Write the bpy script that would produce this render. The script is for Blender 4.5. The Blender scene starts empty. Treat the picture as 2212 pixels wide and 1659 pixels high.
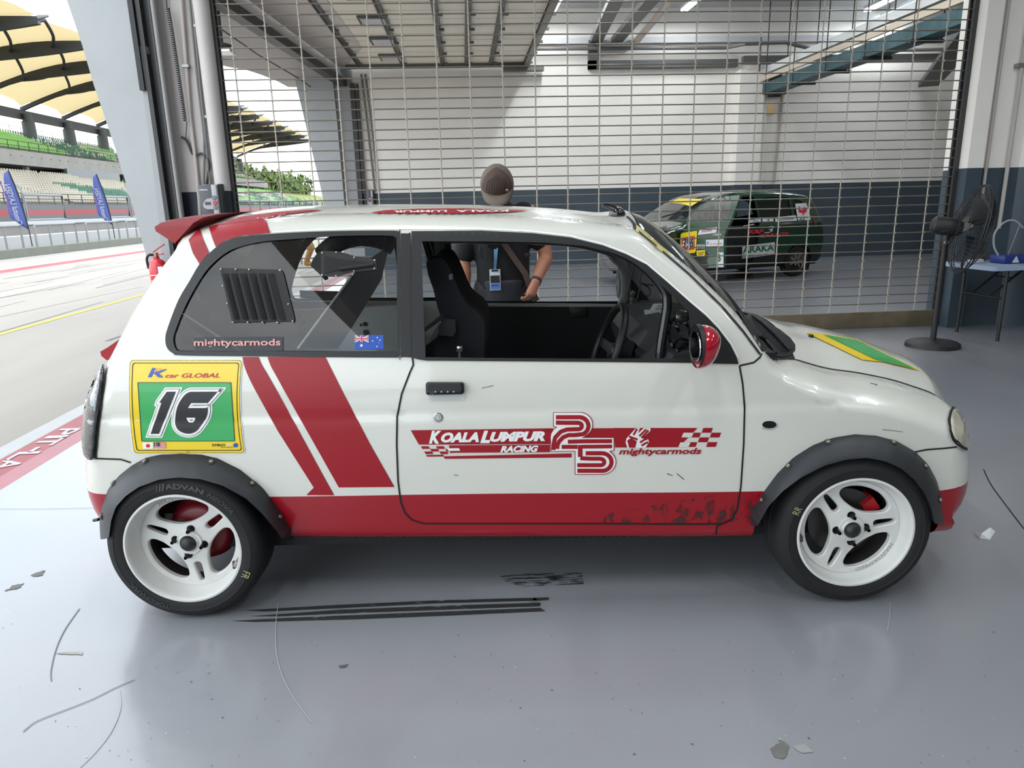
import bpy, bmesh, math, random
import numpy as np
from mathutils import Vector, Matrix
from mathutils.bvhtree import BVHTree
from mathutils.geometry import delaunay_2d_cdt

random.seed(7)
PI = math.pi
SC = bpy.context.scene
COL = SC.collection

# ------------------------------------------------------------------ camera
IMW, IMH, FPX = 2212.0, 1659.0, 1520.0
EYE = 1.42                                    # camera height; the camera stands over the world origin
PITCH, ROLL = math.radians(14.28), math.radians(1.38)
PSI = math.radians(3.5)                       # the building runs 3.5 deg off the car's own axis
_F = Vector((0, math.cos(PITCH), -math.sin(PITCH)))
_R0 = Vector((1, 0, 0)); _U0 = _R0.cross(_F)
CR = math.cos(ROLL) * _R0 - math.sin(ROLL) * _U0
CU = math.sin(ROLL) * _R0 + math.cos(ROLL) * _U0
RW = Matrix.Rotation(-PSI, 3, 'Z')            # camera frame -> building (world) frame
cam_data = bpy.data.cameras.new('camera')
cam_data.sensor_fit = 'HORIZONTAL'; cam_data.sensor_width = 36.0
cam_data.lens = FPX / IMW * 36.0
cam_data.clip_start = 0.05; cam_data.clip_end = 2000
cam = bpy.data.objects.new('camera', cam_data); COL.objects.link(cam)
_m = Matrix((RW @ CR, RW @ CU, RW @ (-_F))).transposed().to_4x4()
_m.translation = Vector((0, 0, EYE)); cam.matrix_world = _m
SC.camera = cam
CAMPOS = Vector((0, 0, EYE))

# ------------------------------------------------------------------ exposure, sky, lights
SC.view_settings.view_transform = 'Standard'
SC.view_settings.look = 'None'
SC.view_settings.gamma = 1.0
SC.view_settings.use_curve_mapping = False
SC.view_settings.exposure = 0.36
world = bpy.data.worlds.new('overcast_sky'); SC.world = world; world.use_nodes = True
def _sky():
    nt = world.node_tree; N = nt.nodes; L = nt.links; N.clear()
    out = N.new('ShaderNodeOutputWorld'); bg = N.new('ShaderNodeBackground')
    tc = N.new('ShaderNodeTexCoord'); mp = N.new('ShaderNodeMapping')
    mp.inputs['Scale'].default_value = (1.0, 1.0, 3.2)
    nz = N.new('ShaderNodeTexNoise'); nz.inputs['Scale'].default_value = 3.0
    nz.inputs['Detail'].default_value = 6; nz.inputs['Roughness'].default_value = 0.55
    rp = N.new('ShaderNodeValToRGB')
    rp.color_ramp.elements[0].position = 0.36; rp.color_ramp.elements[0].color = (0.66, 0.80, 0.92, 1)
    rp.color_ramp.elements[1].position = 0.60; rp.color_ramp.elements[1].color = (0.97, 0.985, 1.0, 1)
    L.new(tc.outputs['Generated'], mp.inputs['Vector']); L.new(mp.outputs[0], nz.inputs['Vector'])
    L.new(nz.outputs['Fac'], rp.inputs['Fac']); L.new(rp.outputs[0], bg.inputs['Color'])
    bg.inputs['Strength'].default_value = 3.0
    L.new(bg.outputs[0], out.inputs['Surface'])
_sky()
SUNLESS = True                                 # overcast: all daylight is the sky's
LAMP_E = 9.0                                   # radiance of the fluorescent tubes

# ------------------------------------------------------------------ pixel rays (measured on the photograph) -> points on known planes
def ray_c(px, py):                            # in the camera (= car) frame
    return _F + CR * ((px - IMW / 2) / FPX) - CU * ((py - IMH / 2) / FPX)
def ray_w(px, py): return RW @ ray_c(px, py)
def cy(px, py, Y):                            # car frame, plane y = Y
    d = ray_c(px, py); return CAMPOS + d * (Y / d.y)
def wy(px, py, Y):
    d = ray_w(px, py); return CAMPOS + d * (Y / d.y)
def wx(px, py, X):
    d = ray_w(px, py); return CAMPOS + d * (X / d.x)
def wz(px, py, Z=0.0):
    d = ray_w(px, py); return CAMPOS + d * ((Z - EYE) / d.z)

# ------------------------------------------------------------------ materials
def lin(c):
    return tuple(((v / 255) / 12.92 if v / 255 <= 0.04045 else ((v / 255 + 0.055) / 1.055) ** 2.4) for v in c)
_MC = {}
def mat(name, rgb, rough=0.5, metal=0.0, coat=0.0, spec=0.5, var=None, bump=None, alpha=None, trans=0.0, emit=None, ior=None, streak=None):
    if name in _MC: return _MC[name]
    m = bpy.data.materials.new(name); m.use_nodes = True
    nt = m.node_tree; b = nt.nodes['Principled BSDF']
    c = lin(rgb) + (1,)
    b.inputs['Base Color'].default_value = c
    b.inputs['Roughness'].default_value = rough; b.inputs['Metallic'].default_value = metal
    b.inputs['Coat Weight'].default_value = coat; b.inputs['Coat Roughness'].default_value = 0.04
    b.inputs['Specular IOR Level'].default_value = spec
    b.inputs['Transmission Weight'].default_value = trans
    if ior: b.inputs['IOR'].default_value = ior
    if alpha is not None: b.inputs['Alpha'].default_value = alpha
    if emit:
        b.inputs['Emission Color'].default_value = lin(emit[0]) + (1,); b.inputs['Emission Strength'].default_value = emit[1]
    if var or bump:
        tc = nt.nodes.new('ShaderNodeTexCoord')
    if var:                                    # (scale, amount[, second colour])
        nz = nt.nodes.new('ShaderNodeTexNoise'); nz.inputs['Scale'].default_value = var[0]; nz.inputs['Detail'].default_value = 5
        nz.inputs['Roughness'].default_value = 0.6
        src = tc.outputs['Object']
        if streak:
            mp = nt.nodes.new('ShaderNodeMapping'); mp.inputs['Scale'].default_value = streak
            nt.links.new(src, mp.inputs['Vector']); src = mp.outputs[0]
        rp = nt.nodes.new('ShaderNodeValToRGB')
        c2 = lin(var[2]) + (1,) if len(var) > 2 else tuple(v * (1 - var[1]) for v in c[:3]) + (1,)
        rp.color_ramp.elements[0].position = 0.35; rp.color_ramp.elements[0].color = c2
        rp.color_ramp.elements[1].position = 0.62; rp.color_ramp.elements[1].color = c
        nt.links.new(src, nz.inputs['Vector']); nt.links.new(nz.outputs['Fac'], rp.inputs['Fac'])
        nt.links.new(rp.outputs[0], b.inputs['Base Color'])
    if bump:                                   # (scale, strength, distance)
        n2 = nt.nodes.new('ShaderNodeTexNoise'); n2.inputs['Scale'].default_value = bump[0]; n2.inputs['Detail'].default_value = 3
        bp = nt.nodes.new('ShaderNodeBump'); bp.inputs['Strength'].default_value = bump[1]; bp.inputs['Distance'].default_value = bump[2]
        nt.links.new(tc.outputs['Object'], n2.inputs['Vector']); nt.links.new(n2.outputs['Fac'], bp.inputs['Height'])
        nt.links.new(bp.outputs[0], b.inputs['Normal'])
    _MC[name] = m
    return m

def mat_o(name, rgb, *a, **k):                # outdoor surfaces, base colours darkened to offset the bright sky
    return mat(name, tuple(v * .70 for v in rgb), *a, **k)

# ------------------------------------------------------------------ mesh helpers
class MB:
    """collects shapes, then links them as ONE mesh object"""
    def __init__(s): s.v = []; s.f = []; s.m = []; s.k = 0; s.n = None
    def add(s, vs, fs, k=None):
        o = len(s.v); s.v += [tuple(p) for p in vs]
        for f in fs: s.f.append([i + o for i in f]); s.m.append(s.k if k is None else k)
        return s
    def box(s, lo, hi, k=None, M=None):
        x0, y0, z0 = lo; x1, y1, z1 = hi
        vs = [Vector(p) for p in ((x0,y0,z0),(x1,y0,z0),(x1,y1,z0),(x0,y1,z0),(x0,y0,z1),(x1,y0,z1),(x1,y1,z1),(x0,y1,z1))]
        if M: vs = [M @ p for p in vs]
        return s.add(vs, [(0,3,2,1),(4,5,6,7),(0,1,5,4),(1,2,6,5),(2,3,7,6),(3,0,4,7)], k)
    def bbox(s, lo, hi, b, k=None, M=None):     # box with bevelled vertical-and-horizontal edges (chamfer)
        bm = bmesh.new(); bmesh.ops.create_cube(bm, size=1)
        for v in bm.verts:
            v.co = Vector([lo[i] if v.co[i] < 0 else hi[i] for i in range(3)])
        bmesh.ops.bevel(bm, geom=list(bm.edges), offset=b, segments=2, affect='EDGES', profile=0.5)
        vs = [M @ v.co if M else v.co.copy() for v in bm.verts]; bm.verts.index_update()
        fs = [[v.index for v in f.verts] for f in bm.faces]; bm.free()
        return s.add(vs, fs, k)
    def tube(s, pts, r, seg=8, k=None, cap=True, closed=False):
        pts = [Vector(p) for p in pts]; n = len(pts); rs = r if isinstance(r, (list, tuple)) else [r] * n
        rings = []; up = None
        for i in range(n):
            if closed: t = pts[(i + 1) % n] - pts[i - 1]
            else: t = pts[min(i + 1, n - 1)] - pts[max(i - 1, 0)]
            if t.length < 1e-9: t = Vector((0, 0, 1))
            t.normalize()
            if up is None:
                up = Vector((0, 0, 1)) if abs(t.z) < 0.9 else Vector((1, 0, 0))
            a = up - t * up.dot(t)
            if a.length < 1e-6: a = t.orthogonal()
            a.normalize(); b = t.cross(a); up = a
            rings.append([pts[i] + (a * math.cos(2 * PI * j / seg) + b * math.sin(2 * PI * j / seg)) * rs[i] for j in range(seg)])
        vs = [p for rg in rings for p in rg]; fs = []
        for i in range(n if closed else n - 1):
            for j in range(seg):
                a0 = i * seg + j; a1 = i * seg + (j + 1) % seg; i2 = (i + 1) % n
                fs.append((a0, a1, i2 * seg + (j + 1) % seg, i2 * seg + j))
        if cap and not closed:
            fs.append(tuple(range(seg))[::-1]); fs.append(tuple((n - 1) * seg + j for j in range(seg)))
        return s.add(vs, fs, k)
    def lathe(s, prof, seg=48, M=None, k=None, closed=False, ks=None):
        """profile (r, h) about local z"""
        n = len(prof); vs = []; fs = []; km = []
        for i in range(seg):
            a = 2 * PI * i / seg
            for r, h in prof: vs.append(Vector((r * math.cos(a), r * math.sin(a), h)))
        for i in range(seg):
            for j in range(n if closed else n - 1):
                a0 = i * n + j; b0 = ((i + 1) % seg) * n + j; j2 = (j + 1) % n
                fs.append((a0, b0, ((i + 1) % seg) * n + j2, i * n + j2)); km.append(ks[j] if ks else None)
        if M: vs = [M @ p for p in vs]
        o = len(s.v); s.v += [tuple(p) for p in vs]
        for f, q in zip(fs, km): s.f.append([i + o for i in f]); s.m.append((s.k if k is None else k) if q is None else q)
        return s
    def prism(s, poly, h0, h1, M=None, k=None, sp=None):
        """2-D polygon (a, b) extruded along local z from h0 to h1"""
        n = len(poly)
        vs = [Vector((a, b, h0)) for a, b in poly] + [Vector((a, b, h1)) for a, b in poly]
        if M: vs = [M @ p for p in vs]
        fs = [tuple(range(n))[::-1], tuple(range(n, 2 * n))] + [(i, (i + 1) % n, n + (i + 1) % n, n + i) for i in range(n)]
        return s.add(vs, fs, k)
    def loft(s, rings, k=None, cap=True, closed=True):
        n = len(rings[0]); vs = [p for r in rings for p in r]; fs = []
        for i in range(len(rings) - 1):
            for j in range(n if closed else n - 1):
                fs.append((i * n + j, i * n + (j + 1) % n, (i + 1) * n + (j + 1) % n, (i + 1) * n + j))
        if cap:
            fs.append(tuple(range(n))[::-1]); fs.append(tuple((len(rings) - 1) * n + j for j in range(n)))
        return s.add(vs, fs, k)
    def sphere(s, c, r, M=None, k=None, u=16, v=10):
        c = Vector(c); r = Vector(r) if hasattr(r, '__len__') else Vector((r, r, r))
        prof = [(math.sin(PI * j / v), -math.cos(PI * j / v)) for j in range(v + 1)]
        T = Matrix.Translation(c) @ Matrix.Diagonal((r.x, r.y, r.z, 1))
        if M: T = M @ T
        return s.lathe(prof, u, T, k)
    def build(s, name, mats, parent=None, smooth=True, angle=35, off=None, fix=True, norms=None):
        me = bpy.data.meshes.new(name)
        vs = s.v if off is None else [(p[0] - off[0], p[1] - off[1], p[2] - off[2]) for p in s.v]
        me.from_pydata(vs, [], s.f)
        if not isinstance(mats, (list, tuple)): mats = [mats]
        for m in mats: me.materials.append(m)
        if len(mats) > 1: me.polygons.foreach_set('material_index', s.m)
        if fix:
            bm = bmesh.new(); bm.from_mesh(me); bmesh.ops.remove_doubles(bm, verts=bm.verts, dist=1e-5)
            bmesh.ops.recalc_face_normals(bm, faces=bm.faces); bm.to_mesh(me); bm.free()
        me.update()
        if smooth:
            me.shade_smooth(); me.set_sharp_from_angle(angle=math.radians(angle))
        if norms is not None:
            me.normals_split_custom_set_from_vertices(norms)
        o = bpy.data.objects.new(name, me); COL.objects.link(o)
        if parent: o.parent = parent
        return o

def tag(o, label=None, cat=None, group=None, kind=None):
    if label: o['label'] = label
    if cat: o['category'] = cat
    if group: o['group'] = group
    if kind: o['kind'] = kind
    return o
def thing(name, label, cat, loc=(0, 0, 0), rz=0.0, group=None):
    o = bpy.data.objects.new(name, None); COL.objects.link(o)
    o.empty_display_size = 0.1; o.location = loc; o.rotation_euler = (0, 0, rz)
    return tag(o, label, cat, group)
def struct(o): o['kind'] = 'structure'; return o
def copy_tree(o, parent=None):
    c = o.copy(); COL.objects.link(c)
    if parent: c.parent = parent
    for ch in list(o.children): copy_tree(ch, c)
    return c

# ------------------------------------------------------------------ 2-D fill
def pip(P, loop):
    x, y = P[:, 0], P[:, 1]; L = np.asarray(loop, float); ins = np.zeros(len(P), bool)
    x0, y0 = L[:, 0], L[:, 1]; x1, y1 = np.roll(x0, -1), np.roll(y0, -1)
    for a, b, c, d in zip(x0, y0, x1, y1):
        if b == d: continue
        hit = ((b > y) != (d > y)) & (x < (c - a) * (y - b) / (d - b) + a); ins ^= hit
    return ins
def pips(P, loops):
    r = np.zeros(len(P), bool)
    for l in loops: r ^= pip(P, l)
    return r
def resample(pts, sp, closed=True):
    pts = [np.asarray(p, float) for p in pts]; out = []; n = len(pts)
    for i in range(n if closed else n - 1):
        a, b = pts[i], pts[(i + 1) % n]; k = max(1, int(math.ceil(np.linalg.norm(b - a) / sp)))
        for j in range(k): out.append(a + (b - a) * j / k)
    if not closed: out.append(pts[-1])
    return np.array(out)
def resample_n(pts, n):
    pts = np.array(pts, float); d = np.r_[0, np.cumsum(np.linalg.norm(np.diff(pts, axis=0), axis=1))]
    t = np.linspace(0, d[-1], n)
    return np.stack([np.interp(t, d, pts[:, i]) for i in range(pts.shape[1])], 1)
def spline(pts, n=6, closed=False):             # Catmull-Rom
    P = [np.asarray(p, float) for p in pts]; m = len(P); out = []
    for i in range(m if closed else m - 1):
        p1, p2 = P[i], P[(i + 1) % m]
        p0 = P[i - 1] if (closed or i > 0) else p1; p3 = P[(i + 2) % m] if (closed or i + 2 < m) else p2
        for j in range(n):
            t = j / n
            out.append(0.5 * ((2 * p1) + (-p0 + p2) * t + (2 * p0 - 5 * p1 + 4 * p2 - p3) * t * t + (-p0 + 3 * p1 - 3 * p2 + p3) * t ** 3))
    if not closed: out.append(P[-1])
    return [tuple(q) for q in out]
def seg_dist(P, A, B):
    d = B - A; l2 = (d * d).sum(1) + 1e-18
    t = np.clip(((P[:, None, :] - A[None]) * d[None]).sum(2) / l2[None], 0, 1)
    q = A[None] + t[..., None] * d[None]
    D = np.linalg.norm(P[:, None, :] - q, axis=2); i = D.argmin(1); r = np.arange(len(P))
    return D[r, i], i, t[r, i]
def tri2d(loops, sp, cuts=(), extra=None, esp=None):
    loops = [resample(l, esp or sp) for l in loops]
    V = []; E = []
    for l in loops:
        o = len(V); V += [tuple(p) for p in l]; E += [(o + i, o + (i + 1) % len(l)) for i in range(len(l))]
    for c in cuts:
        c = resample(c, esp or sp, False); o = len(V); V += [tuple(p) for p in c]; E += [(o + i, o + i + 1) for i in range(len(c) - 1)]
    A = np.array([V[a] for a, b in E]); B = np.array([V[b] for a, b in E])
    lo, hi = np.min(A, 0), np.max(A, 0); G = []
    ys = np.arange(lo[1] + sp / 2, hi[1], sp * 0.87)
    for j, y in enumerate(ys):
        for x in np.arange(lo[0] + (sp / 2 if j % 2 else 0), hi[0], sp): G.append((x, y))
    G = np.array(G) if G else np.zeros((0, 2))
    if extra is not None and len(extra): G = np.vstack([G, np.asarray(extra)])
    if len(G):
        G = G[pips(G, loops)]
        if len(G):
            D, _, _ = seg_dist(G, A, B); G = G[D > 0.45 * (esp or sp) if extra is None else D > 0.0012]
    allv = [Vector(p) for p in V] + [Vector(tuple(p)) for p in G]
    r = delaunay_2d_cdt(allv, E, [], 0, 1e-7)
    W = np.array([(p.x, p.y) for p in r[0]]); T = np.array([list(f) for f in r[2]])
    cen = W[T].mean(1); keep = pips(cen, loops)
    return W, T[keep]

# ------------------------------------------------------------------ lettering
_FT = {}
def letters(body, shear=0.0, bold=0.0, space=1.0, res=3):
    key = (body, shear, bold, space, res)
    if key in _FT: return _FT[key]
    cu = bpy.data.curves.new('lettering', 'FONT'); cu.body = body; cu.shear = shear; cu.offset = bold
    cu.space_character = space; cu.resolution_u = res; cu.fill_mode = 'FRONT'
    o = bpy.data.objects.new('lettering', cu); COL.objects.link(o)
    dg = bpy.context.evaluated_depsgraph_get(); dg.update()
    me = o.evaluated_get(dg).to_mesh()
    W = np.array([(v.co.x, v.co.y) for v in me.vertices]); T = [list(p.vertices) for p in me.polygons]
    o.evaluated_get(dg).to_mesh_clear(); bpy.data.objects.remove(o); bpy.data.curves.remove(cu)
    if len(W):
        lo, hi = W.min(0), W.max(0); W = (W - lo) / np.maximum(hi - lo, 1e-6)
    _FT[key] = (W, T)
    return W, T
# ================================================================== THE BUILDING
GRY, FARY, NEARY, ENDX = 7.5, 17.0, -11.0, 14.0        # shutter line, far wall, wall behind, rear wall
CEILZ = 5.6
M_wall = mat('white_wall_paint', (244, 238, 230), 0.6, var=(1.3, 0.05), bump=(40, 0.15, 0.003))
M_band = mat('slate_wall_paint', (66, 78, 87), 0.42, var=(2.0, 0.12), bump=(40, 0.1, 0.002))
M_ceil = mat('ceiling_paint', (205, 205, 206), 0.7)
M_dark = mat('dark_steel', (58, 58, 58), 0.45, metal=0.3)
M_black = mat('black_plastic', (24, 24, 26), 0.45)
M_steel = mat('galvanised_steel', (150, 150, 150), 0.4, metal=0.7)
M_conc = mat_o('pit_lane_concrete', (212, 202, 190), 0.75, var=(0.8, 0.14), bump=(30, 0.25, 0.004), streak=(1.2, 0.16, 1))
M_white = mat_o('white_line_paint', (236, 236, 234), 0.6, var=(3, 0.08))
M_red = mat_o('red_line_paint', (205, 48, 62), 0.45, var=(9, 0.18), bump=(60, 0.3, 0.003))
M_redl = mat_o('faded_red_line_paint', (224, 120, 134), 0.4, var=(9, 0.12), bump=(60, 0.3, 0.003))
M_yel = mat_o('yellow_line_paint', (240, 214, 60), 0.6, var=(6, 0.06))

def floor_mat():
    m = mat('grey_epoxy_floor', (158, 161, 168), 0.22)
    nt = m.node_tree; N = nt.nodes; L = nt.links; b = N['Principled BSDF']
    tc = N.new('ShaderNodeTexCoord')
    n1 = N.new('ShaderNodeTexNoise'); n1.inputs['Scale'].default_value = 0.7; n1.inputs['Detail'].default_value = 6
    r1 = N.new('ShaderNodeValToRGB')
    r1.color_ramp.elements[0].position = 0.32; r1.color_ramp.elements[0].color = lin((128, 130, 134)) + (1,)
    r1.color_ramp.elements[1].position = 0.68; r1.color_ramp.elements[1].color = lin((141, 142, 146)) + (1,)
    L.new(tc.outputs['Object'], n1.inputs['Vector']); L.new(n1.outputs['Fac'], r1.inputs['Fac'])
    L.new(r1.outputs[0], b.inputs['Base Color'])
    b.inputs['Coat Weight'].default_value = 0.5; b.inputs['Coat Roughness'].default_value = 0.12
    b.inputs['Roughness'].default_value = 0.30
    n4 = N.new('ShaderNodeTexNoise'); n4.inputs['Scale'].default_value = 26; n4.inputs['Detail'].default_value = 5
    n5 = N.new('ShaderNodeTexNoise'); n5.inputs['Scale'].default_value = 2.2; n5.inputs['Detail'].default_value = 4; n5.inputs['Distortion'].default_value = 1.5
    ad = N.new('ShaderNodeMath'); ad.operation = 'MULTIPLY_ADD'; ad.inputs[1].default_value = 0.25
    L.new(tc.outputs['Object'], n4.inputs['Vector']); L.new(tc.outputs['Object'], n5.inputs['Vector'])
    L.new(n4.outputs['Fac'], ad.inputs[0]); L.new(n5.outputs['Fac'], ad.inputs[2])
    bp = N.new('ShaderNodeBump'); bp.inputs['Strength'].default_value = 0.30; bp.inputs['Distance'].default_value = 0.007
    L.new(ad.outputs[0], bp.inputs['Height']); L.new(bp.outputs[0], b.inputs['Normal'])
    return m
M_floor = floor_mat()

def slab(name, x0, y0, x1, y1, z0, z1, m, **kw):
    return struct(MB().box((x0, y0, z0), (x1, y1, z1)).build(name, m, smooth=False, **kw))

RB = -2.54                                             # inner edge of the red band at the garage mouth
floor = slab('floor', RB, NEARY, ENDX, FARY, -0.3, 0, M_floor)
slab('pit_lane_ground', -15.9, -12, -3.0, 330, -0.3, 0, M_conc)
slab('trim_1', -3.0, -12, -2.855, 60, -0.3, 0.0, M_white)
slab('trim_2', -2.855, -12, RB - 0.13, 60, -0.3, 0.0, M_red)
slab('trim_3', RB - 0.13, -12, RB, 60, -0.3, 0.0, M_redl)
def stripe(name, x0, x1, m, z=0.003, y0=-12, y1=330):
    return struct(MB().add([(x0, y0, z), (x1, y0, z), (x1, y1, z), (x0, y1, z)], [(0, 1, 2, 3)]).build(name, m, smooth=False))
stripe('yellow_line_marking', -5.91, -5.79, M_yel)
stripe('red_line_marking', -12.78, -12.05, M_red)
stripe('white_line_marking', -12.05, -11.93, M_white)
stripe('white_line_marking', -12.92, -12.78, M_white)
stripe('white_line_marking', -15.7, -15.5, M_white)
# tyre streaks on the pit lane
m_streak = mat_o('tyre_streak', (140, 134, 128), 0.8)
rr = random.Random(3)
sk = MB()
for i in range(70):
    x = rr.uniform(-11.6, -3.6); y = rr.uniform(1, 34); l = rr.uniform(0.8, 5); w_ = rr.uniform(0.008, 0.035); dx = rr.uniform(-0.12, 0.12) * l
    sk.add([(x - w_, y, 0.002), (x + w_, y, 0.002), (x + dx + w_ * 0.5, y + l, 0.002), (x + dx - w_ * 0.5, y + l, 0.002)], [(0, 1, 2, 3)])
struct(sk.build('tyre_mark_lines', m_streak, smooth=False))
# PIT LANE painted on the red band, read from the pit lane side
pm = MB()
for ch, (pa, pb) in {'P': ((113, 921), (147, 947)), 'I': ((92, 942), (122, 948)), 'T': ((73, 950), (108, 961)), '-': ((50, 970), (67, 975)), 'L': ((14, 980), (54, 992)), 'A': ((-22, 996), (12, 1014))}.items():
    W, T = letters(ch, bold=0.02)
    ca = wz(*pa); cb = wz(*pb); cyy = (ca.y + cb.y) / 2; hw = {'I': 0.03, '-': 0.05, 'P': 0.075, 'T': 0.085, 'L': 0.075, 'A': 0.09}[ch]
    hx = (-2.815, -2.675) if ch != '-' else (-2.76, -2.73)
    pm.add([(hx[0] + (hx[1] - hx[0]) * v, cyy + hw - 2 * hw * u, 0.003) for u, v in W], T)
struct(pm.build('pit_lane_marking', mat_o('worn_white_paint', (250, 240, 242), 0.5), smooth=False))

def two_tone(name, x0, y0, x1, y1, top=CEILZ, zb=1.75, extra=None):
    b = MB()
    b.box((x0, y0, 0), (x1, y1, zb), 1); b.box((x0, y0, zb), (x1, y1, top), 0)
    return struct(b.build(name, [M_wall, M_band], smooth=False, fix=False))
two_tone('wall_far', -2.35, FARY, ENDX + .3, FARY + .3)
two_tone('wall_near', -2.5, NEARY - .3, ENDX + .3, NEARY)
two_tone('wall_rear', ENDX, NEARY, ENDX + .3, FARY)
slab('ceiling', -2.6, NEARY - .3, ENDX + .3, FARY + .3, CEILZ, CEILZ + .3, M_ceil)
slab('beam_over_shutter', -2.3, GRY + 0.05, ENDX, GRY + .45, 4.35, CEILZ, M_wall)
slab('beam_over_mouth', -2.75, NEARY, -2.45, GRY, 4.3, CEILZ + .3, M_wall)
# wall offset to the right half of the far wall (its column and the ledge above)
struct(MB().box((6.33, FARY - .35, 0), (6.98, FARY, 1.75), 1).box((6.33, FARY - .35, 1.75), (6.98, FARY, 4.25), 0).build('column_far', [M_wall, M_band], smooth=False, fix=False))
slab('ledge_beam', 1.5, FARY - .12, ENDX, FARY, 4.86, 4.98, M_ceil)
# fins (leaning columns) at the pit-lane front
M_fin = mat_o('fin_white_paint', (236, 240, 242), 0.5, var=(2.2, 0.06), bump=(25, 0.12, 0.004))
def fin(name, left, right, Y, dep):
    a = [wy(x, y, Y) for x, y in left]; b = [wy(x, y, Y) for x, y in right]
    poly = [(p.x, p.z) for p in a] + [(p.x, p.z) for p in reversed(b)]
    M = Matrix(((1, 0, 0, 0), (0, 0, 1, 0), (0, 1, 0, 0), (0, 0, 0, 1)))
    return struct(MB().prism(poly, Y, Y + dep, M).build(name, M_fin, angle=20))
fin('column_fin_near', [(112, -90), (144, 0), (177, 96), (203, 185), (228, 258), (253, 334), (278, 415), (318, 560), (372, 781)],
    [(281, -90), (289, 0), (301, 100), (308, 160), (318, 210), (352, 420), (372, 560), (402, 781)], 7.4, 0.5)
# narrower ledge beside it
b = MB()
pts = [wy(x, y, 7.38) for x, y in ((297, 100), (316, 100), (372, 560), (402, 781), (372, 781), (338, 420))]
b.prism([(p.x, p.z) for p in pts], 7.37, 7.55, Matrix(((1, 0, 0, 0), (0, 0, 1, 0), (0, 1, 0, 0), (0, 0, 0, 1))))
struct(b.build('trim_fin_near', mat_o('fin_edge_paint', (222, 224, 226), 0.5)))
fin('column_fin_far', [(628, 110), (640, 185), (665, 290), (690, 395), (716, 515)], [(715, 110), (720, 185), (728, 260), (744, 440), (752, 515)], 16.9, 0.6)
struct(MB().box((-2.85, 17.02, 0), (-2.34, 17.2, 4.7)).build('trim_fin_far', mat_o('fin_edge_paint', (222, 224, 226), 0.5), smooth=False))

# pillar at the left end of the shutter (recess wall + rounded outer edge)
def vbar(mb, x0, x1, y0, y1, z0, z1, k=0): mb.box((x0, y0, z0), (x1, y1, z1), k)
pl = MB()
for z0, z1, k in ((0, 1.62, 1), (1.62, 4.35, 0)):
    pl.box((-2.95, 7.52, z0), (-2.42, 7.56, z1), k)
    pl.box((-2.44, 7.40, z0), (-2.30, 7.47, z1), k)
    M = Matrix.Translation((-2.37, 7.41, 0)); pl.lathe([(0.07, z0), (0.07, z1)], 16, M, k)
struct(pl.build('pillar_left', [mat('pillar_paint', (196, 190, 186), 0.6, var=(2, .06)), mat('pillar_band_paint', (30, 38, 50), 0.45)], fix=False))
# door track of this bay: dark channel, rounded rail, black brush seal
dt = thing('door_track', 'dark steel vertical door track with a round rail beside the near white fin', 'door track', (-2.84, 7.4, 0))
def rel(o, root):                                   # world-built child under a thing standing unrotated at root.location
    o.data.transform(Matrix.Translation(-Vector(root.location))); o.parent = root; return o
rel(MB().box((-2.945, 7.36, 0), (-2.905, 7.5, 4.3)).box((-2.905, 7.44, 0), (-2.83, 7.5, 4.3)).box((-2.83, 7.36, 0), (-2.815, 7.5, 4.3)).build('channel', M_dark, smooth=False), dt)
rel(MB().tube([(-2.79, 7.38, 0), (-2.79, 7.38, 4.3)], 0.028, 12).build('round_rail', mat('painted_rail', (128, 126, 124), 0.35, metal=.3)), dt)
rel(MB().box((-3.0, 7.33, 2.55), (-2.955, 7.37, 4.3)).build('brush_seal', M_black, smooth=False), dt)
for zz in (.9, 1.9, 2.7): rel(MB().box((-2.87, 7.43, zz), (-2.85, 7.445, zz + .025)).build('bolt', M_black, smooth=False), dt)

# conduits on the pillar
def pipe(name, pts, r, m, label, cat='conduit', group=None, seg=8):
    return tag(MB().tube(pts, r, seg).build(name, m), label, cat, group)
M_cond = mat('grey_conduit', (120, 118, 116), 0.4, metal=0.2)
M_cpale = mat('painted_conduit', (186, 178, 172), 0.5)
Y = 7.485
P = lambda x, y: wy(x, y, Y)
pipe('conduit', [P(386, -60), P(398, 90), P(410, 250), P(420, 330), P(430, 430), P(436, 520)], 0.017, M_cpale, 'pale painted conduit running up the pillar beside the coiled cable')
pipe('conduit', [P(404, -60), P(415, 60), P(427, 180), P(438, 270), P(441, 300), P(441, 345), P(440, 398)], 0.012, M_cond, 'thin grey conduit bending into the top of the control box')
pipe('conduit', [P(411, -60), P(421, 60), P(432, 180), P(444, 290), P(450, 360), P(455, 398)], 0.012, M_cond, 'thin grey conduit nearest the round pillar edge')
pipe('flexible_hose', spline([P(392, 296), P(402, 302), P(410, 318), P(416, 332), P(424, 334), P(436, 332), P(448, 342), P(452, 362), P(446, 398)], 5), 0.012, M_dark, 'dark flexible hose looping across the pillar into the control box', 'hose')
for (x, y), pc in (((400, 142), 'conduit'), ((425, 55), 'conduit.001'), ((449, 252), 'conduit.002'), ((462, 289), 'conduit.002')):
    p = wy(x, y, 7.46); MB().box((p.x - .03, 7.455, p.z - .012), (p.x + .03, 7.515, p.z + .012)).build('clamp', M_steel, bpy.data.objects[pc], smooth=False)
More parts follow.
